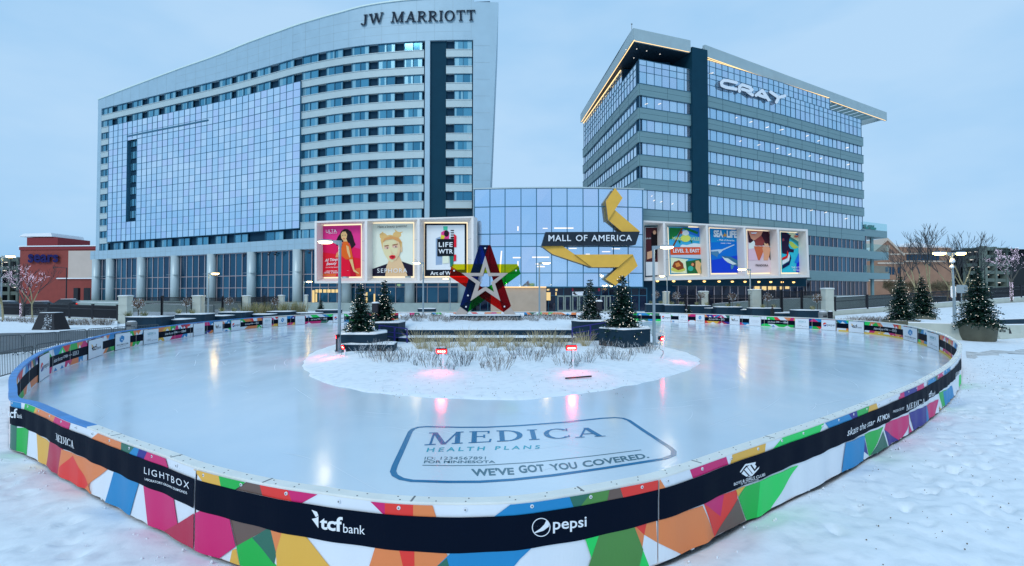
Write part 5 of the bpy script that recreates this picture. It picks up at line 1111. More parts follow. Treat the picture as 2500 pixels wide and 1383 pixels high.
poster('tropical poster with palm fronds, yellow disc and an orange level 3 band', BR_, Q1, [(50, 160, 220), [
    ((30, 110, 220), e6([(420, 140), (850, 150), (850, 380), (600, 300)])), (palm, e6([(130, 150), (420, 160), (330, 260), (200, 400), (130, 420)])), (palm, e6([(400, 160), (520, 150), (780, 250), (760, 300), (560, 220)])), (palm, e6([(180, 240), (380, 200), (300, 330), (160, 390)])), ((96, 66, 40), e6([(400, 160), (440, 170), (330, 380), (230, 585), (190, 585), (300, 370)])),
    ((180, 214, 236), e6([(380, 560), (420, 530), (520, 545), (680, 500), (865, 520), (868, 590), (380, 590)])), ((240, 226, 110), e6(ell(495, 390, 112, 82))), ((206, 70, 44), e6([(385, 290), (410, 235), (470, 225), (480, 290)])), ((236, 232, 236), e6([(410, 300), (440, 220), (520, 205), (570, 250), (570, 300), (500, 330)])), (palm, e6([(330, 440), (385, 440), (370, 520)])), (palm, e6([(600, 440), (650, 440), (640, 510)])),
    ((212, 78, 44), e6([(150, 592), (872, 592), (876, 755), (156, 762)])), ((150, 190, 226), e6([(156, 766), (878, 760), (880, 850), (158, 815)])), ((238, 228, 196), e6([(158, 820), (560, 865), (500, 910), (525, 1180), (170, 1175)])), ((168, 186, 96), e6(ell(330, 1090, 165, 62))), ((112, 60, 38), e6([(190, 1030), (240, 920), (350, 880), (440, 960), (460, 1070), (330, 1110)])), ((196, 130, 70), e6([(260, 960), (340, 930), (390, 1010), (290, 1040)])),
    ((28, 96, 60), e6([(500, 915), (885, 850), (885, 1185), (540, 1185)])), ((80, 50, 40), e6(ell(665, 985, 50, 55))), ((40, 160, 150), e6(ell(610, 1070, 62, 60))), (sk, e6([(720, 900), (790, 890), (850, 960), (830, 1060), (850, 1180), (780, 1180), (720, 1060)])), (sk2, e6(ell(655, 980, 30, 34)))],
    [('MARGARITAVILLE', e6([(205, 358), (805, 366), (805, 438), (205, 432)]), (214, 232, 120), dict(space=.95)), ('LEVEL 3, EAST', e6([(215, 625), (808, 628), (808, 722), (215, 728)]), wht, dict(bold=.025))]])
poster('blue underwater poster with a saw nosed ray and a shark', BR_, Q2, [(10, 104, 206), [
    ((10, 128, 206), e6([(1052, 172), (1720, 195), (1728, 460), (1066, 480)])), ((16, 60, 206), e6([(1082, 880), (1745, 760), (1748, 1165), (1092, 1170)])), ((150, 190, 226), e6([(1070, 655), (1240, 640), (1310, 640), (1590, 525), (1594, 545), (1340, 660), (1270, 725), (1205, 745), (1205, 815), (1150, 780), (1075, 745)])), ((60, 120, 170), e6([(1070, 690), (1230, 680), (1250, 725), (1200, 812), (1140, 775), (1075, 745)])),
    ((44, 104, 150), e6([(1306, 786), (1400, 790), (1520, 810), (1660, 880), (1746, 980), (1746, 1050), (1600, 1000), (1440, 940), (1370, 870)])), ((170, 206, 226), e6([(1310, 795), (1380, 835), (1450, 840), (1520, 890), (1650, 970), (1560, 985), (1440, 930), (1375, 880)])), ((60, 130, 170), e6([(1510, 985), (1590, 1000), (1560, 1070), (1520, 1095)])), ((20, 60, 130), e6([(1690, 860), (1720, 840), (1715, 885)])), ((206, 150, 70), e6([(1330, 330), (1365, 300), (1375, 255), (1390, 300), (1440, 290), (1405, 320), (1425, 365), (1385, 340), (1355, 372), (1362, 335)]))],
    [('SEA', e6([(1125, 205), (1340, 212), (1342, 372), (1128, 362)]), wht, dict(bold=.05)), ('LiFE', e6([(1420, 215), (1652, 226), (1658, 384), (1424, 374)]), wht, dict(bold=.05)), ('AT', e6([(1206, 428), (1232, 428), (1232, 442), (1206, 442)]), wht), ('Mall of America', e6([(1256, 404), (1594, 422), (1594, 458), (1256, 446)]), wht, dict(bold=.01)), ('Level 1, East', e6([(1292, 484), (1516, 490), (1516, 522), (1292, 516)]), wht, dict(bold=.02))]])
poster('pale pink poster of a smiling mouth and a hand holding a collar with a necklace', BR_, Q3, [(238, 190, 214), [
    ((46, 24, 44), e7([(152, 132), (775, 160), (800, 790), (690, 850), (600, 500), (170, 420)])), ((206, 140, 124), e7([(160, 134), (520, 150), (480, 240), (420, 330), (300, 370), (230, 320), (190, 200)])), ((120, 60, 66), e7([(330, 360), (480, 250), (560, 400), (500, 520), (330, 500)])), ((236, 214, 232), e7([(175, 470), (300, 370), (330, 430), (310, 560), (175, 575)])), ((240, 176, 210), e7([(172, 570), (310, 570), (440, 850), (172, 850)])),
    ((168, 96, 70), e7([(302, 515), (560, 500), (520, 660), (440, 850), (400, 845)])), ((214, 150, 128), e7([(505, 560), (560, 470), (640, 440), (700, 580), (680, 720), (640, 850), (540, 850), (540, 700)])), ((228, 170, 148), e7([(545, 420), (640, 480), (650, 520), (560, 500)])), ((110, 80, 90), e7([(640, 170), (660, 165), (775, 380), (775, 420)])), ((246, 240, 244), e7([(210, 170), (390, 165), (350, 215), (260, 220)])), ((196, 90, 96), e7([(205, 165), (395, 160), (390, 172), (215, 180)])), ((196, 90, 96), e7([(230, 215), (360, 212), (300, 245)])), ((240, 176, 210), e7([(440, 850), (520, 690), (545, 720), (470, 850)]))],
    [('her that you love her', e7([(335, 488), (740, 500), (740, 528), (335, 520)]), wht, dict(bold=.02)), ('PANDORA', e7([(348, 942), (650, 948), (650, 998), (348, 996)]), (36, 30, 40), dict(bold=.02))]])
poster('poster of a flying ride over a turquoise bay with red letters at the top', BR_, Q4, [(40, 176, 214), [
    ((240, 226, 196), e7([(1140, 180), (1300, 196), (1520, 330), (1520, 430), (1260, 400), (1160, 260)])), ((30, 104, 190), e7([(1300, 196), (1520, 210), (1520, 260), (1310, 240)])), ((50, 130, 140), e7([(1170, 270), (1330, 370), (1480, 470), (1380, 505), (1290, 420), (1160, 330)])), ((150, 190, 90), e7([(1130, 390), (1220, 400), (1380, 540), (1280, 575), (1200, 520)])), ((20, 40, 210), e7([(1540, 740), (1545, 1135), (1320, 1135), (1330, 930)])), ((20, 110, 226), e7([(1530, 600), (1540, 740), (1330, 930), (1280, 900), (1380, 680)])),
    ((30, 22, 56), e7([(962, 180), (1080, 178), (1200, 250), (1160, 330), (1140, 500), (1200, 620), (1100, 700), (985, 680), (975, 560)])), ((30, 22, 56), e7([(1140, 560), (1270, 590), (1260, 660), (1180, 650)])), ((120, 60, 80), e7([(985, 330), (1030, 320), (1035, 380), (990, 390)])), ((200, 30, 30), e7([(985, 850), (980, 790), (1090, 740), (1110, 610), (1140, 680), (1110, 790)])), ((230, 240, 236), e7([(988, 960), (985, 860), (1110, 800), (1140, 690), (1180, 760), (1150, 860)])), ((14, 20, 70), e7([(988, 1060), (990, 970), (1150, 880), (1180, 700), (1205, 800), (1160, 960)]))],
    [('FlyOver', e7([(1275, 246), (1482, 240), (1482, 300), (1275, 322)]), (200, 30, 34), dict(bold=.03, shear=.2)), ('THE ULTIMATE', e7([(1208, 1002), (1520, 998), (1520, 1046), (1208, 1042)]), wht, dict(bold=.01)), ('FLYING RIDE', e7([(1256, 1066), (1520, 1064), (1520, 1112), (1256, 1108)]), wht, dict(bold=.01))]])
# ------------------------------------------------------------------ the star of coloured acrylic on its plinth
SW = Wall([(900, 37.0), (1500, 37.0)]); cS = crop(1040, 580, 6.286)
star = thing('star_sculpture', 'big star of overlapping coloured translucent bars round a grey inner star', 'sculpture', SW.pt(1185, 767, 0))
M_SGREY = mat('grey star metal', base(148, 160, 170), 0.5, metal=0.1)
BARS = [('navy', (0.035, 0.12, 0.42), [(818, 118), (958, 118), (640, 1145), (520, 1055)]), ('crimson', (0.5, 0.02, 0.05), [(852, 118), (992, 118), (1305, 1050), (1190, 1150)]), ('yellow', (0.85, 0.78, 0.05), [(405, 410), (1400, 410), (1440, 480), (1260, 546), (555, 546), (385, 480)]),
        ('red', (0.82, 0.05, 0.03), [(385, 440), (1300, 1062), (1190, 1150), (360, 600)]), ('green', (0.03, 0.58, 0.12), [(1418, 440), (1452, 560), (640, 1150), (520, 1062)])]
for i, (nm, col, pl) in enumerate(BARS):
    mb = MB(); mb.prism([SW.pt(x, y, 0.02 - 0.11 * i) for x, y in cS(pl)], Vector((0, 0.06, 0))); tag(mb.build('arm', tint(nm + ' acrylic', col, 0.10), star), nm + ' translucent bar')
so_ = [(910, 285), (985, 546), (1255, 548), (1060, 710), (1143, 977), (910, 818), (680, 977), (765, 710), (545, 546), (832, 546)]
si_ = [(910, 450), (958, 595), (1130, 592), (1000, 690), (1045, 840), (910, 757), (790, 830), (832, 690), (690, 594), (868, 592)]
mb = MB(); O_, I_ = [SW.pt(x, y, 0.35) for x, y in cS(so_)], [SW.pt(x, y, 0.35) for x, y in cS(si_)]; bk = Vector((0, 1.0, 0)); n = len(O_)
for i in range(n):
    j = (i + 1) % n; mb.add([O_[i], O_[j], I_[j], I_[i], O_[i] + bk, O_[j] + bk, I_[j] + bk, I_[i] + bk], [(0, 1, 2, 3), (4, 7, 6, 5), (0, 4, 5, 1), (3, 2, 6, 7)])
mb.build('inner_star', M_SGREY, star)
for pl in ([(440, 1182), (525, 1068), (642, 1150), (612, 1186)], [(1188, 1150), (1290, 1076), (1378, 1182), (1212, 1188)]):
    mb = MB(); mb.prism([SW.pt(x, y, 0.15) for x, y in cS(pl)], Vector((0, 0.8, 0))); mb.build('foot', M_SGREY, star)
mb = MB()
for x, y in ((908, 168), (432, 512), (1382, 510), (645, 892), (615, 1065), (1205, 1062)): c = SW.pt(*cS([(x, y)])[0], 0.1); mb.tube([c, c + Vector((0, -.06, 0))], .06, 8)
mb.build('bolt', M_LET, star)
# ------------------------------------------------------------------ planters, terraces and plinth on the island
def cap_snow(mb, pts, z, h=0.09, mi=1, inset=0.0):             # uneven snow lying on a flat top: outline of (x, y)
    c = sum((Vector(p) for p in pts), Vector((0, 0))) / len(pts); n = len(pts); out = []
    for i in range(n):
        a, b = Vector(pts[i]), Vector(pts[(i + 1) % n]); m = max(1, int((b - a).length / 0.35))
        for k in range(m): out.append(a.lerp(b, k / m))
    vs, fs = [], []; N = len(out)
    for e, hh in ((0.0, 0.0), (0.004, h * 0.6), (0.07, h), (0.35, h * 1.35), (1.0, h * 1.5)):
        for p in out:
            q = p.lerp(c, e); vs.append((q.x, q.y, z + hh * (1 + 0.5 * noise.noise(Vector((q.x * 2.2, q.y * 2.2, 3)))) if e else z))
    for j in range(4):
        for k in range(N): fs.append((j * N + k, j * N + (k + 1) % N, (j + 1) * N + (k + 1) % N, (j + 1) * N + k))
    mb.add(vs, fs, mi)
def planter(lab, pts, z0, z1, group=None, name='planter', mats=None, m=None, h=0.07, two=False):
    c = sum((Vector(p) for p in pts), Vector((0, 0))) / len(pts); p = thing(name, lab, 'planter', (c.x, c.y, z0), group)
    mb = MB(); mb.prism([(x, y, z1) for x, y in pts], Vector((0, 0, z0 - z1)))
    mb.prism([(c.x + (x - c.x) * 1.012, c.y + (y - c.y) * 1.012, z1 + .03) for x, y in pts], Vector((0, 0, -0.09)))
    mb.build('box', m or M_NAVY, p)
    mb = MB(); cap_snow(mb, pts, z1 + 0.032, h, 0); mb.build('snow_cap', M_CAP, p, True)
    return p
IG = 'dark slate planters on the island'
X = lambda px, Y: (px - 1250) / 1250 * Y
planter('dark stepped planter under the front left spruce, beside the tall lamp post', [(X(832, 27), 27.0), (X(915, 27), 27.0), (X(946, 28.4), 28.4), (X(946, 29.8), 29.8), (X(832, 29.8), 29.8)], 0.1, 1.12, IG)
planter('low dark plinth in front of the left planter, sunk in the snow', [(X(833, 26.7), 26.7), (X(962, 26.7), 26.7), (X(970, 28.2), 28.2), (X(838, 28.2), 28.2)], 0.05, 0.62, IG, h=0.05)
planter('dark planter under the rear left spruce', [(X(916, 31), 31.0), (X(973, 31), 31.0), (X(990, 32.6), 32.6), (X(990, 33.8), 33.8), (X(918, 33.8), 33.8)], 0.3, 1.5, IG)
planter('pointed dark planter under the front right spruce', [(X(1462, 29.4), 29.4), (X(1521, 27.8), 27.8), (X(1587, 28.8), 28.8), (X(1584, 30.2), 30.2), (X(1480, 30.6), 30.6)], 0.2, 1.3, IG)
planter('dark planter under the snowy rear right spruce', [(X(1395, 32.6), 32.6), (X(1415, 31.6), 31.6), (X(1500, 31.4), 31.4), (X(1520, 33.6), 33.6), (X(1400, 34), 34)], 0.4, 1.56, IG)
tp = thing('terrace_planter', 'two dark low walls with snowy ledges stepping up to the star bed', 'terrace', (-1.5, 31, 0.35))
x0, x1 = X(968, 31), X(1410, 31)
mb = MB(); mb.box(x0, x1, 31.0, 32.4, 0.1, 0.64); mb.build('lower_wall', M_NAVY, tp)
mb = MB(); mb.box(x0 + .1, x1 - .1, 32.4, 33.0, 0.3, 1.02); mb.build('upper_wall', M_NAVY, tp)
mb = MB(); cap_snow(mb, [(x0, 31.0), (x1, 31.0), (x1, 32.39), (x0, 32.39)], 0.642, 0.05, 0)
nx, ny = 40, 12; vs = []
for j in range(ny + 1):
    for i in range(nx + 1):
        x, y = lerp(x0 - .4, x1 + .4, i / nx), lerp(32.38, 41.0, j / ny); r = min(1, j / 1.0)
        vs.append((x, y, 1.02 + (0.08 + (min(y, 37.5) - 32.4) * 0.085 + 0.10 * noise.noise(Vector((x * .9, y * .9, 8)))) * r if j < ny else 0.2))
mb.add(vs, [(j * (nx + 1) + i, j * (nx + 1) + i + 1, (j + 1) * (nx + 1) + i + 1, (j + 1) * (nx + 1) + i) for j in range(ny) for i in range(nx)]); mb.build('snow_bed', M_SNOW, tp, True)
planter('long dark plinth with snow on top carrying the star', [(X(1100, 36.4), 36.4), (X(1271, 36.4), 36.4), (X(1271, 38.6), 38.6), (X(1100, 38.6), 38.6)], 1.0, 1.72, IG, name='star_plinth', h=0.05)
for px in (1135, 1187, 1237):
    mb = MB(); c = Vector((X(px, 36.3), 36.3, 1.5)); mb.lathe([(.1, 0), (.12, .06), (.12, .16), (.05, .22)], c, 10)
    tag(mb.build('spotlight', M_GALV, None, True), 'small silver uplight on the front of the star plinth', 'spotlight', 'uplights in front of the star')
M_INDP = mat('indigo rail paint', base(30, 30, 130), 0.4)
for lab, pts in (('indigo stair handrail at the left end of the terrace', [(926, 795, 30.6), (994, 803, 30.6)]), ('indigo stair handrail at the right end of the terrace', [(1397, 801, 30.4), (1478, 788, 30.4)])):
    h = thing('handrail', lab, 'handrail', at(pts[0][0], 834, pts[0][2]), 'stair handrails on the island'); p, q = at(*pts[0]), at(*pts[1])
    mb = MB(); mb.tube([p, q], .03, 6); d = Vector((0, 0, -.33)); mb.tube([p + d, q + d], .02, 6); mb.tube([p + d * 1.8, q + d * 1.8], .02, 6); mb.build('rail', M_INDP, h)
    for t in (0.0, 0.55, 1.0): c = p.lerp(q, t); mb = MB(); mb.box(-.04, .04, -.04, .04, -.9, 0, 0, 0, c); mb.build('post', M_INDP, h)
for px, y0, y1, Y, lab in ((917, 741, 764, 31.6, 'black speaker box with a snow cap, left of the rear left spruce'), (1462, 737, 760, 32.2, 'black speaker box with a snow cap, right of the snowy spruce')):
    s = thing('speaker_box', lab, 'speaker', at(px, 788, Y)); p = at(px, y1, Y); h = (y1 - y0) * Y / 1250
    mb = MB(); mb.box(-.19, .19, -.16, .16, 0, h, 0, 0, p); mb.box(-.15, .15, -.17, -.16, .06, h - .06, 1, 0, p); mb.build('case', [M_BLK, mat('speaker grille', (.02, .02, .03), .8)], s)
    mb = MB(); cap_snow(mb, [(p.x - .2, p.y - .17), (p.x + .2, p.y - .17), (p.x + .2, p.y + .17), (p.x - .2, p.y + .17)], p.z + h, .07, 0); mb.build('snow_cap', M_CAP, s, True)
    mb = MB(); mb.tube([p, p - Vector((0, 0, p.z - 1.1))], .045, 8); mb.build('pole', M_BLK, s)
# ------------------------------------------------------------------ lamp posts and floodlights
def lamp_post(lab, base_pt, top_z, head_dx, r=0.075, lit=True, lean=0.0, heads=1, k=1.0, light=0.0, lm=None):
    b = Vector(base_pt); p = thing('lamp_post', lab, 'lamp post', b, 'lamp posts round the rink'); h = top_z - b.z
    mb = MB(); mb.tube([b, b + Vector((lean, 0, h))], [r, r * 0.8], 10); mb.box(-r * 2, r * 2, -r * 2, r * 2, -.05, .06, 0, 0, b); mb.build('pole', M_POLE, p)
    t = b + Vector((lean, 0, h))
    for i in range(heads):
        dx = head_dx * (1 if i == 0 else -0.75); s = 1 if dx > 0 else -1
        mb = MB(); mb.prism([t + Vector((-s * r, -.04, 0.0)), t + Vector((dx * 0.45, -.04, 0.02)), t + Vector((dx * 0.45, -.04, -0.05)), t + Vector((-s * r, -.04, -.3 * k))], Vector((0, .08, 0)))
        c = t + Vector((dx * 0.68, 0, -0.02)); L_ = abs(dx) * 0.36
        vs = []
        for z, q in ((0.05, .75), (0.02, 1.0), (-0.02, 1.0)):
            for a in range(16): vs.append((c.x + L_ * q * math.cos(a * math.pi / 8), c.y + 0.22 * k * q * math.sin(a * math.pi / 8), c.z + z * k * 1.4))
        mb.add(vs, [(j * 16 + a, j * 16 + (a + 1) % 16, (j + 1) * 16 + (a + 1) % 16, (j + 1) * 16 + a) for j in range(2) for a in range(16)] + [tuple(range(16))]); mb.build('lamp_head', M_POLE, p)
        mb = MB(); vs = []
        for z, q in ((-.02, .97), (-.07, .9), (-.11, .6)):
            for a in range(16): vs.append((c.x + L_ * q * math.cos(a * math.pi / 8), c.y + 0.21 * k * q * math.sin(a * math.pi / 8), c.z + z * k * 1.2))
        mb.add(vs, [(j * 16 + a, j * 16 + (a + 1) % 16, (j + 1) * 16 + (a + 1) % 16, (j + 1) * 16 + a) for j in range(2) for a in range(16)] + [tuple(range(32, 48))]); mb.build('lens', lm or M_LAMP, p, True)
        if light:
            ld = bpy.data.lights.new('lamp_light', 'AREA'); ld.shape = 'ELLIPSE'; ld.size = L_ * 1.6; ld.size_y = .35; ld.energy = light; ld.color = (1, .8, .5)
            lo = bpy.data.objects.new('lamp_light', ld); COL.objects.link(lo); lo.parent = p; lo.location = c + Vector((0, 0, -.15)) - b
    return p
lamp_post('tall grey lamp post beside the front left spruce, its lamp pointing left', at(828, 857, 26.3), at(828, 588, 26.3).z, -1.1, 0.085, lean=0.0, light=25, lm=M_LAMPW)
lamp_post('tall grey lamp post at the right end of the island, its lamp pointing right', at(1597, 840, 28.6), at(1587, 601, 28.6).z, 1.08, 0.085, light=25, lm=M_LAMPW)
lamp_post('thin lamp post left of the star, in front of the black and white poster', at(1033, 775, 52), at(1033, 641, 52).z, -1.0, 0.09, light=40)
lamp_post('thin lamp post right of the star, in front of the beige wall', at(1317, 775, 50), at(1317, 641, 50).z, 1.0, 0.09)
lamp_post('thin lamp post at the left foot of the star by the hotel columns', at(1099, 756, 70), at(1099, 680, 70).z, -.9, 0.06)
lamp_post('glowing lamp post in front of the hotel lobby glass on the left', at(508, 770, 66), at(508, 667, 66).z, 1.3, 0.1, k=1.4, light=60)
lamp_post('small lamp post right of the last hotel column left of the billboards', at(741, 758, 76), at(741, 687, 76).z, 1.2, 0.08, k=1.2)
lamp_post('lamp post in front of the pale pink poster, its lamp pointing left', at(1832, 757, 74), at(1832, 657, 74).z, -1.7, 0.11, k=1.4, light=60)
lamp_post('short lamp post between the dark planters below the tropical poster', at(1629, 750, 84), at(1629, 674, 84).z, -1.2, 0.09)
lamp_post('double headed glowing lamp post among the spruces on the right', at(2334, 800, 44), at(2323, 617, 44).z, -1.55, 0.1, heads=2, lean=at(2323, 617, 44).x - at(2334, 800, 44).x, k=1.4, light=60)
lamp_post('lamp post at the far left edge by the bare trees', at(2, 775, 66), at(2, 625, 66).z, 1.6, 0.1, k=1.5)
mb = MB(); c = at(2325, 637, 43.8); mb.lathe([(.06, .2), (.16, .1), (.2, -.12), (.12, -.16)], c, 10); mb.lathe([(.05, .1), (.14, 0), (.17, -.14), (.1, -.18)], c + Vector((-.05, 0, -.45)), 10); tag(mb.build('loudspeaker', M_LET, None, True), 'white horn loudspeaker below the double lamp heads', 'speaker')
def flood(lab, px, py, by, Y, turn, cable=True, w=0.44, h=0.2, front=True):
    b = at(px + (4 if front else 0), by, Y); c = at(px, py, Y); f = thing('floodlight', lab, 'floodlight', b, 'red floodlights on stakes in the island snow')
    mb = MB(); mb.box(-.035, .035, -.03, .03, 0, c.z - b.z - h * .4, 0, 0, b); mb.build('stake', M_WHITE if front else M_BLK, f)
    M = Matrix.Rotation(turn, 3, 'Z') @ Matrix.Rotation(math.radians(18), 3, 'X')
    def bx(x0, x1, y0, y1, z0, z1, mb, mi=0):
        vs = [M @ Vector((x, y, z)) + c for z in (z0, z1) for y in (y0, y1) for x in (x0, x1)]; mb.add(vs, [(0, 2, 3, 1), (4, 5, 7, 6), (0, 1, 5, 4), (2, 6, 7, 3), (0, 4, 6, 2), (1, 3, 7, 5)], mi)
    mb = MB(); bx(-w / 2, w / 2, -.02, .1, -h / 2, h / 2, mb); bx(-w * .3, w * .3, .1, .16, -h * .3, h * .3, mb); mb.build('housing', M_BLK, f)
    mb = MB(); bx(-w * .46, w * .46, -.03, -.0205, -h * .42, h * .42, mb, 0)
    for k in range(4): bx(-w * .36 + k * w * .19, -w * .36 + k * w * .19 + w * .14, -.036, -.031, -h * .16, h * .16, mb, 1)
    mb.build('lens', [M_REDGLOW, M_REDTUBE], f)
    if cable:
        mb = MB(); q = [c + Vector((.02, .06, -h * .5))]
        for k in range(8): q.append(c.lerp(b, (k + 1) / 8) + Vector((R.uniform(-.14, .06) - .05, -.03, 0)))
        mb.tube(q, .011, 5); mb.build('cable', M_BLK, f)
    ld = bpy.data.lights.new('flood_light', 'SPOT'); ld.energy = 75; ld.color = (1, .07, .1); ld.spot_size = 1.5; ld.spot_blend = .9; ld.shadow_soft_size = .15
    lo = bpy.data.objects.new('flood_light', ld); COL.objects.link(lo); lo.parent = f; d = M @ Vector((0, -1, -.3)); lo.location = c + M @ Vector((0, -.1, 0)) - b; lo.rotation_euler = d.to_track_quat('-Z', 'Y').to_euler()
flood('red floodlight on a white stake in the snow, facing the viewer, left of centre', 1078, 858, 908, 20.9, 0.0)
flood('red floodlight among the twigs, facing the viewer, right of centre', 1395, 850, 908, 21.0, 0.12)
flood('red floodlight turned away to the right, beside the right lamp post', 1616, 827, 876, 24.4, 0.9, w=.34)
flood('red floodlight turned down to the left beside the left lamp post', 838, 848, 892, 25.0, -1.0, w=.34)
flood('small black floodlight facing left on a thin black pole at the left lamp post', 822, 822, 858, 26.0, -1.4, False, .26, .18, False)
# ------------------------------------------------------------------ plants: prototypes, then copies
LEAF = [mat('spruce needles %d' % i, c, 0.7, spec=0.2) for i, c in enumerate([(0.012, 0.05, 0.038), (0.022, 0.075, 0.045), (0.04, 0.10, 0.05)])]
M_BARK = mat('bark', (0.10, 0.09, 0.075), 0.9, bump=.4); M_PALEB = mat('pale birch bark', base(130, 140, 120), 0.85, var=.25, scale=5); M_TWIG = mat('dark twigs', (0.045, 0.05, 0.055), 0.85); M_TWIGB = mat('brown twigs', (0.16, 0.115, 0.08), 0.9)
M_STRAW = mat('dry straw', (0.40, 0.32, 0.17), 0.85); M_STRAW2 = mat('pale straw', (0.55, 0.47, 0.31), 0.85); M_RUST = mat('rust red leaves', (0.17, 0.06, 0.03), 0.8); M_TAN = mat('withered tan leaves', (0.17, 0.13, 0.07), 0.85); M_EVER = mat('yellow green conifer', (0.16, 0.17, 0.05), 0.8)
def spruce(lab, h, rad, snow, lights, seed, group='lit spruces in planters'):
    r = random.Random(seed); t = thing('spruce_tree', lab, 'tree', (0, 0, 0), group)
    mb = MB(); mb.tube([(0, 0, 0), (0, 0, h * .95)], [0.03 * h, 0.006 * h], 7); mb.build('trunk', M_BARK, t)
    mb = MB(); mb2 = MB(); nl = int(17 + h * 5); tips = []
    for i in range(nl):
        z = h * (0.03 + 0.95 * (i / nl)); q = 1 - z / h; R0 = 1.1 * rad * (q ** 0.8) * (1 + .12 * math.sin(i * 2.1)) + 0.02 * h
        nb = max(4, int(5 + 15 * q))
        for b in range(nb):
            a = b * 2 * math.pi / nb + r.uniform(-.25, .25) + i * 1.3; L_ = R0 * r.uniform(.72, 1.12); up = r.uniform(-.35, .02) + .55 * (1 - q)
            ns = max(3, int(L_ / .105)); dv = Vector((math.cos(a), math.sin(a), 0)); sd_ = Vector((-math.sin(a), math.cos(a), 0)); zz = z + r.uniform(-.03, .03) * h
            for s in range(ns):
                f = (s + .6) / ns; p = Vector((0, 0, zz)) + dv * L_ * f + Vector((0, 0, up * L_ * f - .22 * L_ * f * f))
                w = (0.10 + 0.13 * (1 - f)) * (0.5 + .5 * q) * min(1.25, h / 2.6)
                for sg in (-1, 1, 0):
                    d = (dv * r.uniform(.5, 1.0) + sd_ * sg * r.uniform(.5, 1.0) + Vector((0, 0, r.uniform(-.25, .3)))).normalized() * w * r.uniform(.7, 1.3)
                    n_ = d.cross(Vector((0, 0, 1))).normalized() * w * .2
                    lay = Vector((0, 0, r.uniform(-.02, .02)))
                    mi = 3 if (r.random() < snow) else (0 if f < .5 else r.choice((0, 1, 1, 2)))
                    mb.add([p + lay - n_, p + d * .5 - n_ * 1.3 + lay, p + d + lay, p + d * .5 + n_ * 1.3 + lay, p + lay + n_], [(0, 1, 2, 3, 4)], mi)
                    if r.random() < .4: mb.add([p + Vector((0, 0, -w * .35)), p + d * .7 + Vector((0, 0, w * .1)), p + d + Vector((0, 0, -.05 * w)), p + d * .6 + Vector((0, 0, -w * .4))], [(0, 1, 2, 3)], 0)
                if f > .62: tips.append(p + Vector((0, 0, .02)))
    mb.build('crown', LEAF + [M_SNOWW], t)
    r.shuffle(tips)
    for p in tips[:int(lights * .7)]: mb2.octa(p + Vector((r.uniform(-.02, .02), r.uniform(-.02, .02), 0)), 0.0085 + .004 * h)
    mb2.build('light_string', M_BULB, t); return t
place(spruce('dark lit spruce in the front left island planter, next to the tall lamp post', 2.75, .92, .06, 120, 1), at(880, 814, 28.2) + Vector((0, 0, 0)))
place(spruce('dark lit spruce in the rear left island planter, slimmer than its neighbour', 2.75, .80, .06, 120, 2), at(938, 790, 32.2))
place(spruce('snow dusted bluish spruce in the rear right island planter', 2.75, .80, .34, 60, 3), at(1441, 785, 32.6))
place(spruce('largest lit spruce in the front right island planter, overlapping the gold ribbon', 3.25, 1.02, .12, 130, 4), at(1519, 808, 29.2))
place(spruce('lit spruce on the right, leftmost of three, in a low round planter', 4.4, 1.25, .1, 110, 5), at(2199, 784, 49))
place(spruce('lit spruce on the right standing in the square brown pot, middle of three', 3.8, 1.15, .1, 110, 6), at(2251, 766, 51))
place(spruce('lit spruce on the right in the big round pot, nearest of three', 3.95, 1.18, .1, 130, 7), at(2388, 790, 35.6))
M_POT = mat('olive brown pot', base(78, 92, 88), .75, var=.15, scale=2, bump=.1)
def pot(lab, c, r0, r1, h, n=24):
    p = thing('planter_pot', lab, 'plant pot', c, 'pots under the right spruces'); mb = MB(); mb.lathe([(r0 * .92, 0), (r0, .06), (r1, h - .08), (r1 * 1.03, h - .06), (r1 * 1.03, h), (r1 * .9, h), (r1 * .9, h - .1)], c, n); mb.build('pot', M_POT, p, n > 8)
    mb = MB(); mb.lathe([(r1 * .9, h - .12), (r1 * .85, h - .03), (r1 * .4, h + .04), (.05, h + .05)], c, n); mb.build('snow_cap', M_CAP, p, True)
pot('big round olive brown pot of the nearest right spruce', gnd(2387, 833), 0.98, 1.12, 1.3); pot('squarish brown pot of the middle right spruce', gnd(2254, 791), 1.08, 1.15, 1.05, 8); pot('low round planter of the left spruce among the right three', at(2199, 800, 49), 1.4, 1.5, .7)
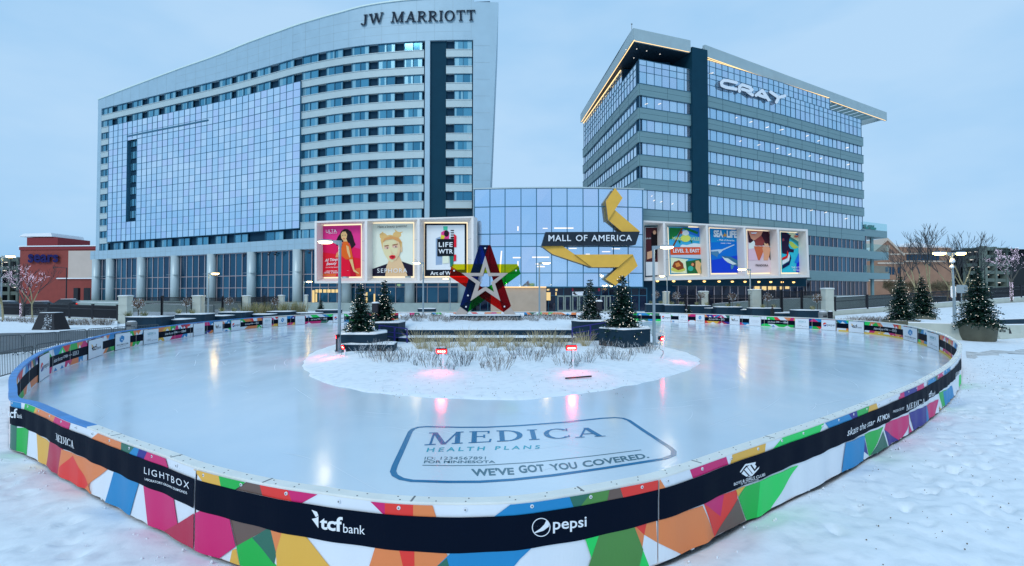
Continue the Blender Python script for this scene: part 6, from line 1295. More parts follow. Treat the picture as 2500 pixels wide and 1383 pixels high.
# bare trees
def bare_tree(name, lab, h, seed, spread=0.55, m=None, lights=0, lm=None, tw=None, leaves=None, nleaf=0, group=None, stems=1, r0=0.02, up=0.5, cat='tree'):
    r = random.Random(seed); t = thing(name, lab, cat, (0, 0, 0), group); mb, mc, ml = MB(), MB(), MB(); ends = []
    def grow(p, d, L_, rad, lev):
        n = 3; pts = [p]; q = p.copy(); dd = d.copy()
        for k in range(n):
            dd = (dd + Vector((r.uniform(-.16, .16), r.uniform(-.16, .16), r.uniform(-.02, .16) * up * 2))).normalized(); q = q + dd * L_ / n; pts.append(q.copy())
        (mb if lev < 2 else mc).tube(pts, [rad, rad * .88, rad * .76, rad * .62], 6 if lev < 2 else 3, 0, False)
        if lev > 1: ends.extend(pts[1:])
        if lev >= 5: return
        for k in range(3 if lev < 3 else 2 if lev < 5 else 1):
            a = r.uniform(0, 2 * math.pi); s = spread * r.uniform(.6, 1.25)
            nd = (dd + Vector((math.cos(a) * s, math.sin(a) * s, r.uniform(-.05, .3) * up))).normalized()
            st = pts[-1] if (k == 0 or lev > 2) else pts[2].lerp(pts[3], r.random())
            grow(st, nd, L_ * r.uniform(.62, .82), max(.0018 * h, rad * .62), lev + 1)
    for s in range(stems): grow(Vector((r.uniform(-.2, .2) * (stems > 1), r.uniform(-.2, .2) * (stems > 1), 0)), Vector((r.uniform(-.1, .1) * stems, r.uniform(-.1, .1) * stems, 1)).normalized(), h * .30, h * r0, 0)
    mb.build('trunk', m or M_PALEB, t); mc.build('crown', tw or M_TWIG, t)
    if lights:
        for _ in range(lights): p = r.choice(ends); ml.octa(p + Vector((r.uniform(-.07, .07), r.uniform(-.07, .07), r.uniform(-.09, .09))), .021)
        for k in range(lights // 5): a = r.uniform(0, 6.28); rr = h * r0 * 1.05; ml.octa(Vector((math.cos(a) * rr, math.sin(a) * rr, r.uniform(.1, h * .3))), .022)
        ml.build('light_string', lm, t)
    if nleaf:
        mf = MB()
        for _ in range(nleaf):
            p = r.choice(ends) + Vector((r.uniform(-.25, .25), r.uniform(-.25, .25), r.uniform(-.2, .2))); d = Vector((r.uniform(-1, 1), r.uniform(-1, 1), r.uniform(-1, 1))).normalized() * r.uniform(.1, .2); e = d.cross(Vector((.3, .5, .8))).normalized() * .07
            mf.add([p - e, p + d * .5 - e, p + d, p + d * .5 + e], [(0, 1, 2, 3)])
        mf.build('leaf_cluster', leaves, t)
    return t
place(bare_tree('bare_tree', 'bare tree wrapped in violet fairy lights on the left, before the red store', 7.2, 11, .62, M_BARK, 950, M_BULBV, M_TWIG, group='bare trees with fairy lights', r0=.018), gnd(51, 782))
place(bare_tree('bare_tree', 'thin pale birch without leaves, right of the violet lit tree', 8.4, 12, .38, M_PALEB, group='thin bare birches', r0=.011), gnd(82, 786))
place(bare_tree('bare_tree', 'thin pale birch without leaves at the far left edge', 9.4, 13, .42, M_PALEB, group='thin bare birches', r0=.012), gnd(8, 789))
place(bare_tree('bare_tree', 'bare tree covered in pale violet fairy lights at the far right edge', 7.4, 14, .6, M_BARK, 800, M_BULBV, M_TWIG, group='bare trees with fairy lights', r0=.017), at(2470, 737, 58))
RB = 'bare trees behind the right fence'
bare_tree_r = bare_tree('bare_tree', 'leafless pale stemmed tree in the thicket behind the right spruces', 14.5, 21, .5, M_PALEB, group=RB, r0=.011)
place(bare_tree_r, gnd(2280, 768, 0.0), 0.0, 1.18)
t2 = bare_tree('bare_tree', 'leafless pale stemmed tree in the thicket behind the right spruces', 13, 23, .55, M_PALEB, group=RB, r0=.011); place(t2, gnd(2345, 767), 0.0, 1.2)
for px, py, rz, s_ in ((2240, 768, 1.0, 1.0), (2315, 766, 2.2, 1.12), (2385, 765, 3.4, 1.05), (2205, 764, 4.6, .92), (2362, 766, 5.5, 1.0)):
    c = copy_tree(t2 if rz > 2 else bare_tree_r); place(c, gnd(px, py), rz, s_)
oak = bare_tree('oak_tree', 'bushy tree still holding withered brown leaves before the brick building', 7.6, 31, .75, M_BARK, tw=M_TWIGB, leaves=M_TAN, nleaf=2200, group='brown leaved trees by the brick building', r0=.014)
place(oak, gnd(2225, 756))
for px, py, rz, s_ in ((2172, 757, 1.2, .82), (2262, 755, 2.0, 1.0), (2300, 755, 3.0, 1.05), (2340, 754, 4.0, .95), (2195, 753, 5.1, 1.1)): place(copy_tree(oak), gnd(px, py), rz, s_)
# twiggy shrubs, straw grasses
def twigs(name, lab, cat, group, n, h, w, m, seed, fork=True, rad=.007, snow=0.0, lean=.45, mats=None):
    r = random.Random(seed); mb = MB(); t = thing(name, lab, cat, (0, 0, 0), group)
    for _ in range(n):
        a, q = r.uniform(0, 6.28), r.random() ** .6; b = Vector((math.cos(a) * w * q, math.sin(a) * w * q * .6, -.06)); d = Vector((math.cos(a) * q * lean + r.uniform(-.15, .15), math.sin(a) * q * lean + r.uniform(-.15, .15), 1)).normalized(); L_ = h * r.uniform(.55, 1.1)
        p1 = b + d * L_ * .55; p2 = b + d * L_ + Vector((r.uniform(-.08, .08), r.uniform(-.08, .08), -.02)); k = 1 if r.random() < snow else 0
        mb.tube([b, p1, p2], [rad, rad * .8, rad * .45], 3, k, False)
        if fork:
            for _k in range(r.choice((1, 2, 3))): s = b + d * L_ * r.uniform(.35, .8); mb.tube([s, s + (d + Vector((r.uniform(-.8, .8), r.uniform(-.8, .8), r.uniform(0, .3)))).normalized() * L_ * r.uniform(.2, .42)], [rad * .65, rad * .4], 3, 1 if r.random() < snow else 0, False)
    mb.build('foliage' if not fork else 'stem', mats or m, t); return t
TG = 'leafless shrubs in the island snow'; TL = 'leafless dark shrub poking through the snow in front of the terrace'
pro = [twigs('twiggy_shrub', TL, 'shrub', TG, n, h, w, None, 40 + i, True, .0065, .2, .6, [(M_TWIG, M_TWIGB, M_TWIG)[i], M_SNOWW]) for i, (n, h, w) in enumerate(((44, .62, .5), (34, .52, .6), (26, .5, .36)))]
sp = [(905, 872), (935, 880), (955, 868), (975, 884), (1000, 872), (1015, 892), (1040, 880), (1060, 894), (1112, 872), (1130, 890), (1158, 880), (1180, 897), (1195, 870), (1225, 886), (1250, 878), (1275, 868), (1300, 880), (1330, 872), (1350, 862), (1382, 890), (1402, 893), (1428, 884), (1448, 868), (1470, 862), (1495, 876), (1518, 880), (1542, 866), (1572, 862), (1590, 855), (1100, 902), (925, 858), (1480, 850), (1530, 852), (1085, 868), (1215, 902), (880, 862)]
R.seed(5)
def onisle(px, py):
    z = 0.15
    for _ in range(4): p = gnd(px, py, z); z = isle_z(p.x, p.y)
    return gnd(px, py, z)
for i, (px, py) in enumerate(sp):
    c = pro[i % 3] if i < 3 else copy_tree(pro[i % 3]); place(c, onisle(px, py), R.uniform(0, 6), R.uniform(.8, 1.2))
GG = 'dry straw grasses on the terrace'; gl = 'tuft of dry straw grass leaning in front of the dark terrace walls'
gp = [twigs('straw_tuft', gl, 'grass tuft', GG, n, h, w, None, 60 + i, False, .008, .45, .9, [M_STRAW, M_STRAW2]) for i, (n, h, w) in enumerate(((60, .95, .22), (46, .75, .3)))]
gs = [(1030, 852), (1052, 858), (1075, 846), (1100, 850), (1130, 846), (1150, 858), (1175, 845), (1205, 850), (1225, 846), (1245, 856), (1265, 846), (1290, 850), (1315, 846), (1340, 852), (1365, 847), (1388, 850), (1020, 838), (1085, 838), (1140, 836), (1190, 838), (1240, 836), (1300, 838), (1350, 838), (1410, 838), (1430, 845)]
for i, (px, py) in enumerate(gs):
    c = gp[i] if i < 2 else copy_tree(gp[i % 2]); place(c, onisle(px, py), R.uniform(0, 6), R.uniform(.75, 1.2))
SG = 'low shrubs in the snow bed round the star'; sl = 'low frosted brown shrub in the snow bed round the star plinth'
lp = [twigs('low_shrub', sl, 'shrub', SG, 90, .42, .42, None, 70 + i, True, .007, .28, .8, [M_TWIGB, M_SNOWW]) for i in range(2)]
ls = [(985, 787), (1005, 783), (1020, 788), (1040, 782), (1058, 787), (1080, 783), (1092, 788), (1115, 791), (1140, 790), (1165, 792), (1190, 791), (1215, 793), (1240, 792), (1262, 790), (1290, 784), (1305, 788), (1325, 782), (1345, 786), (1365, 782), (1385, 785), (1030, 778), (1070, 779), (1310, 778), (1355, 778)]
for i, (px, py) in enumerate(ls):
    Y = 36.2 if 1098 < px < 1273 else lerp(34.5, 38.5, (793 - py) / 15); p = at(px, py, Y); p.z = 1.08 + (min(Y, 37.5) - 32.4) * .085
    c = lp[i] if i < 2 else copy_tree(lp[i % 2]); place(c, p, R.uniform(0, 6), R.uniform(.8, 1.2))
# ------------------------------------------------------------------ fences, concrete pillars, walls
def fence(lab, pts, post_every, cat='fence', group='black railings round the plaza', gap=.13, mid=True):
    """pts: (photo column, depth, bottom height, top height)"""
    P = [Vector((X(px, Y), Y, z0)) for px, Y, z0, z1 in pts]; f = thing('railing_fence', lab, cat, P[0], group); hh = [p[3] - p[2] for p in pts]
    mr, mp = MB(), MB()
    for i in range(len(P) - 1):
        p, q, h0, h1 = P[i], P[i + 1], hh[i], hh[i + 1]; U = Vector((0, 0, 1)); n = max(1, int((q - p).length / gap))
        for t0 in ((.06, .97, .7) if mid else (.06, .97)): mr.beam(p + U * h0 * t0, q + U * h1 * t0, .06, .08)
        for k in range(n):
            t = (k + .5) / n; c = p.lerp(q, t); h = lerp(h0, h1, t); mp.beam(c + U * h * .05, c + U * h, .04, .04)
    mr.build('rail', M_BLK, f); mp.build('picket_lattice', M_BLK, f)
    for i in range(len(P) - 1):
        m = max(1, round((P[i + 1] - P[i]).length / post_every))
        for k in range(m + (i == len(P) - 2)):
            c = P[i].lerp(P[i + 1], k / m); h = lerp(hh[i], hh[i + 1], k / m); mb = MB(); mb.box(-.1, .1, -.1, .1, -.1, h * 1.05, 0, 0, c); mb.box(-.13, .13, -.13, .13, h * 1.05, h * 1.05 + .06, 0, 0, c); mb.build('post', M_BLK, f)
    return f
def pillar(lab, px0, px1, Y, ytop, z0=0.0):
    x0, x1 = X(px0, Y), X(px1, Y); z1 = at(px0, ytop, Y).z; w = x1 - x0
    p = thing('concrete_pillar', lab, 'pillar', (x0 + w / 2, Y, z0), 'pale concrete gate pillars'); mb = MB(); h = (z1 - z0 - .12) / 3
    for k in range(3): mb.box(x0 + .02, x1 - .02, Y, Y + w * .9, z0 + k * h + .03, z0 + (k + 1) * h); mb.box(x0 + .05, x1 - .05, Y + .03, Y + w * .9 - .03, z0 + k * h - .002, z0 + k * h + .03)
    mb.build('shaft', M_CONC, p); mb = MB(); mb.box(x0 - .05, x1 + .05, Y - .05, Y + w * .9 + .05, z1 - .12, z1); mb.build('cap', M_CONC, p)
    mb = MB(); cap_snow(mb, [(x0 - .05, Y - .05), (x1 + .05, Y - .05), (x1 + .05, Y + w), (x0 - .05, Y + w)], z1 + .001, .06, 0); mb.build('snow_cap', M_CAP, p, True)
def low_wall(name, lab, pts, zt, m, th=.4, z0=0.0, cat='wall', group=None):
    P = [Vector((X(px, Y), Y, 0)) for px, Y in pts]; w = thing(name, lab, cat, P[0], group); mb, ms = MB(), MB()
    for i in range(len(P) - 1):
        d = (P[i + 1] - P[i]).normalized(); n = Vector((-d.y, d.x, 0)) * th; za, zb = (zt[i], zt[i + 1])
        a, b = P[i], P[i + 1]; top = [a + Vector((0, 0, za)), b + Vector((0, 0, zb)), b + n + Vector((0, 0, zb)), a + n + Vector((0, 0, za))]; bot = [Vector((v.x, v.y, z0)) for v in top]
        mb.add(top + bot, [(0, 1, 2, 3), (0, 4, 5, 1), (1, 5, 6, 2), (2, 6, 7, 3), (3, 7, 4, 0)])
        ms.add([v + Vector((0, 0, .012)) for v in top] + [v + Vector((0, 0, .07)) - (n * .06 if k in (0, 1) else -n * -.06) * (-1 if k < 2 else 1) for k, v in enumerate(top)], [(4, 5, 6, 7), (0, 1, 5, 4), (2, 3, 7, 6)])
    mb.build('body', m, w); ms.build('snow_cap', M_CAP, w); return w
low_wall('plaza_wall', 'low pale wall under the left railing, with snow on top', [(-150, 74), (120, 65), (290, 57.4)], [.45, .42, .40], M_CONC)
fence('black railing on the low wall at the left, behind the dark pedestal', [(-150, 73.9, .5, 2.1), (120, 64.9, .47, 2.03), (288, 57.5, .45, 1.97)], 5.2)
pillar('concrete pillar at the right end of the left railing, nearest on the left', 289, 311, 57, 723)
pillar('second concrete pillar from the left, behind the second planter', 469, 490, 66, 723); pillar('third concrete pillar from the left, behind the tall straw grass', 591, 606, 75, 723); pillar('fourth concrete pillar from the left, under the small lamp post', 679, 691, 84, 722); pillar('smallest concrete pillar on the left, by the lit shop window', 743, 750, 90, 721)
fence('black gate railing between the two nearest left pillars', [(312, 57.6, .6, 2.9), (469, 66.2, .5, 2.9)], 4.0)
fence('black gate railing between the second and third left pillars', [(491, 66.8, .4, 2.8), (591, 75.2, .3, 2.8)], 4.5); fence('black railing between the third and fourth left pillars', [(607, 75.6, .3, 2.8), (680, 84.2, .3, 2.9)], 5)
pillar('nearest concrete pillar on the right, beside the litter bins', 2015, 2036, 60, 705); pillar('concrete pillar right of the lamp post under the pale pink poster', 1836, 1860, 72, 708); pillar('concrete pillar below the blue underwater poster', 1711, 1730, 80, 712); pillar('concrete pillar below the tropical poster, smallest on the right', 1621, 1635, 86, 713)
fence('tall black gate railing between the two nearest right pillars', [(1861, 71.6, .7, 3.7), (2014, 60.6, 1.1, 3.6)], 4.4)
fence('black gate railing below the shark poster', [(1731, 79.6, .5, 3.1), (1835, 72.4, .6, 3.2)], 3.6); fence('black gate railing below the tropical poster', [(1636, 85.6, .4, 3.1), (1711, 80.2, .5, 3.1)], 4)
low_wall('plaza_wall', 'long pale retaining wall rising under the right railing', [(2036, 60.4), (2260, 66), (2420, 69), (2560, 73)], [1.3, 2.0, 2.6, 3.1], M_CONC)
fence('black railing on the retaining wall behind the right spruces', [(2038, 60.5, 1.36, 2.85), (2260, 66.1, 2.05, 3.55), (2420, 69.1, 2.65, 4.1), (2560, 73.1, 3.15, 4.7)], 5.6)
low_wall('street_wall', 'pale street parapet behind the left gate railings, below the hotel lobby', [(178, 96), (330, 93), (520, 91)], [1.75, 1.6, 1.2], M_STEP, .6); low_wall('street_wall', 'pale street parapet behind the right gate railings', [(1745, 92), (1880, 97), (2110, 108)], [1.5, 2.2, 2.9], M_STEP, .6)
def bank(pts, name='snow_bank'):                               # sloping snow
    mb = MB(); n = len(pts[0]); vs = []
    for row in pts:
        for px, Y, z in row: vs.append((X(px, Y), Y, z))
    mb.add(vs, [(j * n + i, j * n + i + 1, (j + 1) * n + i + 1, (j + 1) * n + i) for j in range(len(pts) - 1) for i in range(n - 1)]); tag(mb.build(name, M_SNOW, None, True), kind='structure')
bank([[(2040, 50, .01), (2130, 48, .01), (2300, 52, .01), (2420, 53, .01), (2640, 56, .01)], [(2038, 55, .3), (2130, 54, .35), (2300, 58, .7), (2420, 60, 1.0), (2640, 64, 1.4)], [(2037, 60.3, .75), (2130, 62.3, 1.0), (2300, 66.5, 1.5), (2420, 68.8, 1.95), (2640, 74.5, 2.6)]])
bank([[(-300, 58, .0), (0, 50, .01), (150, 48, .01), (240, 47, .01), (288, 48, .01)], [(-300, 66, .3), (0, 57, .25), (150, 55, .2), (240, 53, .2), (288, 53, .15)], [(-300, 76, .35), (0, 68.8, .35), (150, 63.6, .3), (240, 59.6, .3), (288, 57.3, .28)]])
# ------------------------------------------------------------------ planters beyond the boards and what grows in them
PG = 'dark slate planters beyond the boards'
def box_planter(lab, px0, px1, Y, ytop, depth=2.6, z0=0.0, bulge=.5):
    x0, x1 = X(px0, Y), X(px1, Y); z = at(px0, ytop, Y).z - .1; xm = (x0 + x1) / 2
    planter(lab, [(x0, Y + .5), (x0 + (x1 - x0) * .35, Y), (x1 - (x1 - x0) * .08, Y + .1), (x1, Y + .4), (x1 - .2, Y + depth), (x0 + .3, Y + depth)], z0, z, PG, h=.06); return z + .1
LP_ = [(297, 387, 47, 773.5), (420, 495, 53, 767), (527, 596, 59, 762), (646, 707, 64, 760.5), (767, 824, 69, 756.5)]; RP_ = [(1580, 1625, 77, 742.5), (1626, 1675, 75, 744.5), (1687, 1739, 73, 746), (1753, 1816, 70, 749.5), (1839, 1911, 66, 752.5), (1950, 2030, 60, 757.5)]
lt = [box_planter('dark planter beyond the left boards, %s' % d, *p) for d, p in zip(('nearest, beside the first pillar', 'second from the left, before the gate railing', 'third from the left, holding a rusty ball tree', 'fourth from the left, before the tall straw', 'fifth from the left, by the left lamp post'), LP_)]
rt_ = [box_planter('dark planter beyond the right boards, %s' % d, *p) for d, p in zip(('just right of the right lamp post', 'second from the right lamp post', 'third from the right lamp post, below the shark poster', 'fourth, below the narrow part of the gate railing', 'fifth, before the tall gate railing', 'nearest, beside the litter bins'), RP_)]
for d, p in zip(('between the first and second left planters', 'between the second and third left planters', 'between the third and fourth left planters', 'between the fourth and fifth left planters', 'between the second and third right planters', 'between the third and fourth right planters', 'between the fourth and fifth right planters', 'between the fifth and nearest right planters', 'behind the thin lamp post left of the star'), ((388, 444, 49, 780), (496, 548, 56, 771), (597, 658, 61, 767.5), (708, 776, 66, 764), (1668, 1694, 75.5, 757), (1722, 1757, 72.5, 752), (1794, 1843, 70, 756), (1890, 1952, 65, 764), (1018, 1062, 72, 753.5))):
    box_planter('low snow covered planter ' + d, *p)
def ball_tree(seed):
    r = random.Random(seed); t = thing('ball_tree', 'small tree with a round head of rusty leaves in a dark planter', 'tree', (0, 0, 0), 'rusty ball trees in the planters'); mb = MB(); mb.tube([(0, 0, 0), (0, 0, .75)], [.04, .03], 6)
    mc = MB()
    for k in range(26): a = r.uniform(0, 6.28); d = Vector((math.cos(a) * r.uniform(.1, .5), math.sin(a) * r.uniform(.1, .5), r.uniform(.4, .9))); mb.tube([(0, 0, .7), Vector((0, 0, .7)) + d * .95], [.014, .006], 3)
    mb.build('trunk', M_BARK, t)
    for _ in range(420):
        v = Vector((r.gauss(0, 1), r.gauss(0, 1), r.gauss(0, 1))).normalized() * (r.random() ** .4) * .55; p = Vector((v.x, v.y, 1.18 + v.z * .95)); d = Vector((r.uniform(-1, 1), r.uniform(-1, 1), r.uniform(-1, 1))).normalized() * r.uniform(.06, .13); e = d.cross(Vector((.2, .6, .7))).normalized() * .045
        mc.add([p - e, p + d * .5 - e, p + d, p + d * .5 + e], [(0, 1, 2, 3)], r.choice((0, 0, 1, 2)))
    mc.build('crown', [M_RUST, M_TAN, M_SNOWW], t); return t
bt = ball_tree(3); first = True
stf = twigs('planter_tuft', 'yellow green tuft of grass beside a ball tree in a dark planter', 'grass tuft', 'grass tufts in the planters beyond the boards', 70, .62, .2, None, 90, False, .012, .3, .5, [M_EVER, M_STRAW2]); f2 = True
for (px, Y, z) in [(338, 48.2, lt[0]), (457, 54.4, lt[1]), (560, 60.4, lt[2]), (672, 65.4, lt[3]), (1601, 78, rt_[0]), (1651, 76, rt_[1]), (1712, 74, rt_[2]), (1788, 71.4, rt_[3]), (1874, 67.2, rt_[4]), (1996, 61.2, rt_[5])]:
    s = 1.0 if px < 1500 else 1.15
    o = bt if first else copy_tree(bt); first = False; place(o, (X(px, Y), Y, z), px * .7, s, 'small rusty leaved ball tree ' + {338: 'in the planter nearest the first left pillar', 457: 'before the left gate railing, beside the second pillar', 560: 'in front of the golden straw grass', 672: 'amid the golden straw grass', 1601: 'in the planter right of the right lamp post', 1651: 'below the tropical poster', 1712: 'below the blue underwater poster', 1788: 'below the gap between the shark and pink posters', 1874: 'before the gate railing under the flying ride poster', 1996: 'in the planter behind the litter bins'}[px])
    for dx in (-.75, .7):
        o = stf if f2 else copy_tree(stf); f2 = False; place(o, (X(px, Y) + dx, Y - .2, z - .03), px * dx, 1.0)
TS = 'tall straw grass before the hotel'
tsp = twigs('straw_tuft', 'tall clump of golden straw grass before the hotel lobby, beyond the left boards', 'grass tuft', TS, 110, 1.5, .5, None, 95, False, .014, .5, .55, [M_STRAW, M_EVER])
for i, (px, Y) in enumerate(((606, 63), (622, 64), (640, 66), (655, 67), (690, 68), (706, 69), (722, 70), (738, 71))): place(tsp if i == 0 else copy_tree(tsp), (X(px, Y), Y, .7), i * 1.3, R.uniform(.85, 1.15))
HP = 'low shrubs along the plaza walls'
hp = twigs('low_shrub', 'low withered brown shrub in the snow along the plaza wall', 'shrub', HP, 110, .7, .7, None, 97, True, .011, .25, .7, [M_TWIGB, M_SNOWW])
for i, (px, Y) in enumerate(((172, 52), (190, 53), (208, 52), (226, 53), (244, 52), (262, 52), (30, 57), (62, 56), (90, 55), (2060, 52), (2085, 53), (2105, 54), (2125, 55), (2145, 54), (2165, 56), (2185, 57), (2300, 60), (2322, 61), (1672, 63), (2225, 57))): place(hp if i == 0 else copy_tree(hp), (X(px, Y), Y, .12 if px < 1000 else .3), i * 1.7, R.uniform(.85, 1.2))
sh = spruce('dark bushy evergreen with a few lights behind the boards, right of the second right planter', 1.55, .62, .02, 14, 9, group=None); place(sh, (X(1682, 72), 72, .25))
c = spruce('small dark spruce in the back planter left of the star', 1.6, .6, .05, 10, 10, group=None); place(c, at(783, 756, 70.5))
# ------------------------------------------------------------------ crowd barriers, bins, pedestal, concrete blocks
def barrier(lab, a, b, h=1.1):
    p, q = gnd(*a, h), gnd(*b, h); t = thing('crowd_barrier', lab, 'crowd barrier', (p.x, p.y, 0), 'steel crowd barriers left of the rink'); d = (q - p).normalized(); U = Vector((0, 0, 1)); D = Vector((0, 0, -h + .2))
    mb = MB(); e = d * .1; mb.tube([p + D, p - U * .12, p + e * .5 - U * .03, p + e, q - e, q - e * .5 - U * .03, q - U * .12, q + D, p + D], .024, 6); mb.build('frame', M_GALV, t)
    mb = MB(); n = int((q - p).length / .12)
    for k in range(1, n): c = p.lerp(q, k / n); mb.tube([c, c + D], .011, 4, 0, False)
    mb.build('bar_lattice', M_GALV, t); nrm = Vector((-d.y, d.x, 0))
    for k in (.12, .88): c = p.lerp(q, k); mb = MB(); mb.tube([c + nrm * .3 - U * (h - .03), c + D * 1.0, c - nrm * .3 - U * (h - .03)], .02, 5); mb.build('foot', M_GALV, t)
for lab, a, b in (('nearest steel crowd barrier at the left edge of the picture', (-50, 871), (80, 845)), ('second steel crowd barrier from the front, close to the left boards', (87, 842), (172, 830)), ('steel crowd barrier at the left edge, on the wet path', (-70, 825), (53, 818)), ('steel crowd barrier in front of the dark pedestal', (58, 818), (137, 811)), ('steel crowd barrier right of the dark pedestal', (143, 810), (211, 804.5)), ('steel crowd barrier below the left railing, fifth along the path', (214, 804), (273, 800)), ('steel crowd barrier beside the left litter bin', (277, 800), (330, 796.5)), ('farthest steel crowd barrier below the first planter', (333, 796), (388, 792.5))): barrier(lab, a, b)
def bin_(lab, px, ytop, Y, r, m):
    c = Vector((X(px, Y), Y, 0)); z = at(px, ytop, Y).z; b = thing('litter_bin', lab, 'litter bin', c, 'litter bins by the planters'); mb = MB(); mb.lathe([(r * .9, 0), (r, .05), (r, z * .72), (r * .96, z * .74)], c, 18); mb.build('body', m, b, True)
    mb = MB(); mb.lathe([(r * 1.02, z * .74), (r * 1.05, z * .9), (r * .9, z * .97), (r * .4, z)], c, 18); mb.build('lid', m, b, True); mb = MB(); mb.box(-r * .5, r * .5, -r * 1.1, -r * .9, z * .6, z * .7, 0, 0, c); mb.build('opening', M_BLK, b)
    mb = MB(); mb.lathe([(r * .9, z * .972), (r * .8, z * 1.02), (r * .2, z * 1.05)], c, 14); mb.build('snow_cap', M_CAP, b, True)
bin_('round grey litter bin in front of the first left planter', 323, 785, 43, .36, M_GREYP); bin_('round grey litter bin in front of the nearest right planter', 2008, 761.5, 56, .42, M_GREYP); bin_('slim black litter bin beside the round grey one on the right', 2026, 760.5, 57.5, .26, M_BLK)
pd = thing('pedestal', 'black flared pedestal spattered with snow on the left, with nothing standing on it', 'pedestal', gnd(125, 806)); c = gnd(125, 806); s_ = c.y / 1250
mb = MB(); w0, w1, hh = 28 * s_, 17 * s_, 42 * s_; a = [Vector((x * w0, y * w0 * .8, 0)) for x, y in ((-1, -1), (1, -1), (1, 1), (-1, 1))]; b = [Vector((x * w1, y * w1 * .8, hh)) for x, y in ((-1, -1), (1, -1), (1, 1), (-1, 1))]
mb.add([c + v for v in a + b], [(0, 1, 5, 4), (1, 2, 6, 5), (2, 3, 7, 6), (3, 0, 4, 7), (4, 5, 6, 7)]); mb.build('skirt', M_BLK, pd)
mb = MB()
for _ in range(120): u, v = R.uniform(-.1, .75), R.uniform(.06, .9); w = lerp(w0, w1, v) ; mb.octa(c + Vector((u * w, -w * .8 - .005, v * hh)), R.uniform(.015, .05))
mb.build('snow_speck', M_SNOWW, pd)
mb = MB(); cap_snow(mb, [(c.x - w1, c.y - w1 * .8), (c.x + w1, c.y - w1 * .8), (c.x + w1, c.y + w1 * .8), (c.x - w1, c.y + w1 * .8)], hh, .03, 0); mb.build('snow_cap', M_CAP, pd, True)
def jersey(lab, a, b, h):
    p, q = Vector((*gnd(*a).xy, 0)), Vector((*gnd(*b).xy, 0)); t = thing('concrete_barrier', lab, 'concrete barrier', p, 'concrete traffic barriers on the right'); d = (q - p).normalized(); n = Vector((-d.y, d.x, 0))
    pr = [(-.3, 0), (-.3, .08), (-.14, h * .4), (-.09, h), (.09, h), (.14, h * .4), (.3, .08), (.3, 0)]
    mb = MB(); mb.prism([p + n * x + Vector((0, 0, z)) for x, z in pr], q - p); mb.build('block', M_CONC, t)
    mb = MB(); mb.prism([p + n * x + Vector((0, 0, z)) for x, z in ((-.09, h + .002), (-.06, h + .07), (.06, h + .07), (.09, h + .002))], q - p); mb.build('snow_cap', M_CAP, t); return t, p, q, n
jersey('concrete traffic barrier left of the big round pot, behind the bend of the boards', (2218, 826), (2352, 832), 1.15)
t, p, q, n = jersey('concrete traffic barrier right of the big round pot, with black lettering', (2432, 828), (2640, 824), 1.0)
W_ = lambda u, v: p + (q - p).normalized() * u - n * (.1 + .045 * (1 - v)) + Vector((0, 0, v * .98 + .02))
mb = MB(); text_mesh(mb, glyphs('LITES', bold=.03), lambda u, v, o: W_(.15 + u * .55, .5 + v * .16) - n * (.02 + o)); mb.add([W_(u, v) - n * .022 for u, v in ((.95, .28), (1.25, .28), (1.05, .86))], [(0, 1, 2)]); mb.add([W_(u, v) - n * .022 for u, v in ((.15, .78), (.8, .78), (.8, .86), (.15, .86))], [(0, 1, 2, 3)]); mb.build('lettering', M_INK, t)
low_wall('kerb_wall', 'dark kerb wall beside the wet road at the right edge', [(2425, 50), (2640, 55)], [.75, .8], M_NAVY, .4)
for lab, px, y0, y1, w, m, Y in (('back of a grey road sign on a steel post, right of the double lamp', 2347, 696, 716, 28, M_POLE, 46), ('narrow white sign panel left of the double lamp post', 2326, 698, 728, 13, M_WHITE, 45.5)):
    s = thing('road_sign', lab, 'road sign', (X(px, Y), Y, 0)); z1, z0 = at(px, y0, Y).z, at(px, y1, Y).z; mb = MB(); mb.tube([(X(px, Y), Y, 0), (X(px, Y), Y, z1)], .045, 8); mb.build('post', M_POLE, s)
    hw = w * Y / 2500; mb = MB(); x = X(px, Y); ch = .12; mb.prism([(x - hw, Y - .06, z0 + ch), (x - hw + ch, Y - .06, z0), (x + hw - ch, Y - .06, z0), (x + hw, Y - .06, z0 + ch), (x + hw, Y - .06, z1 - ch), (x + hw - ch, Y - .06, z1), (x - hw + ch, Y - .06, z1), (x - hw, Y - .06, z1 - ch)], Vector((0, .02, 0))); mb.build('panel', m, s)
# ------------------------------------------------------------------ buildings behind
M_BRICK = mat('dark red brick', base(112, 58, 58), .85, var=.08, scale=.6, bump=.2); M_BRICK2 = mat('deep red band', base(104, 40, 52), .85); M_STUC = mat('pale stucco', base(160, 172, 180), .85, var=.05, scale=.3); M_BRN = mat('brown brick', base(122, 108, 98), .85, var=.1, scale=.4, bump=.2); M_BAND = mat('pale stone band', base(160, 170, 172), .8); M_GAR = mat('grey green concrete', base(78, 104, 108), .85, var=.12, scale=.15); M_GARD = mat('garage interior', (.012, .018, .022), .9)
SE = Wall([(-60, 172), (250, 168)]); st = thing('store_building', 'dark red brick department store with a pale panel and blue letters', 'store', SE.P3(A(130), 0, 0))
def face(mb, w, x0, x1, y0, y1, o0, o1, mi=0): slab(mb, w, A(x0, y0), A(x1, y0), w.z(x0, y1), w.z(x0, y0), o0, o1, mi, .3)
mb = MB(); slab(mb, SE, A(47), A(250), 0, SE.z(47, 603), -60, 0, 0, .02); mb.build('wall', M_BRICK, st)
mb = MB(); slab(mb, SE, A(46.5), A(250), SE.z(47, 611), SE.z(47, 604), 0, .3, 0, .02); mb.build('parapet', M_BRICK2, st); mb = MB(); slab(mb, SE, A(46.5), A(250), SE.z(47, 603.4), SE.z(47, 601), -60, .5, 0, .02); mb.build('snow_edge', M_CAP, st)
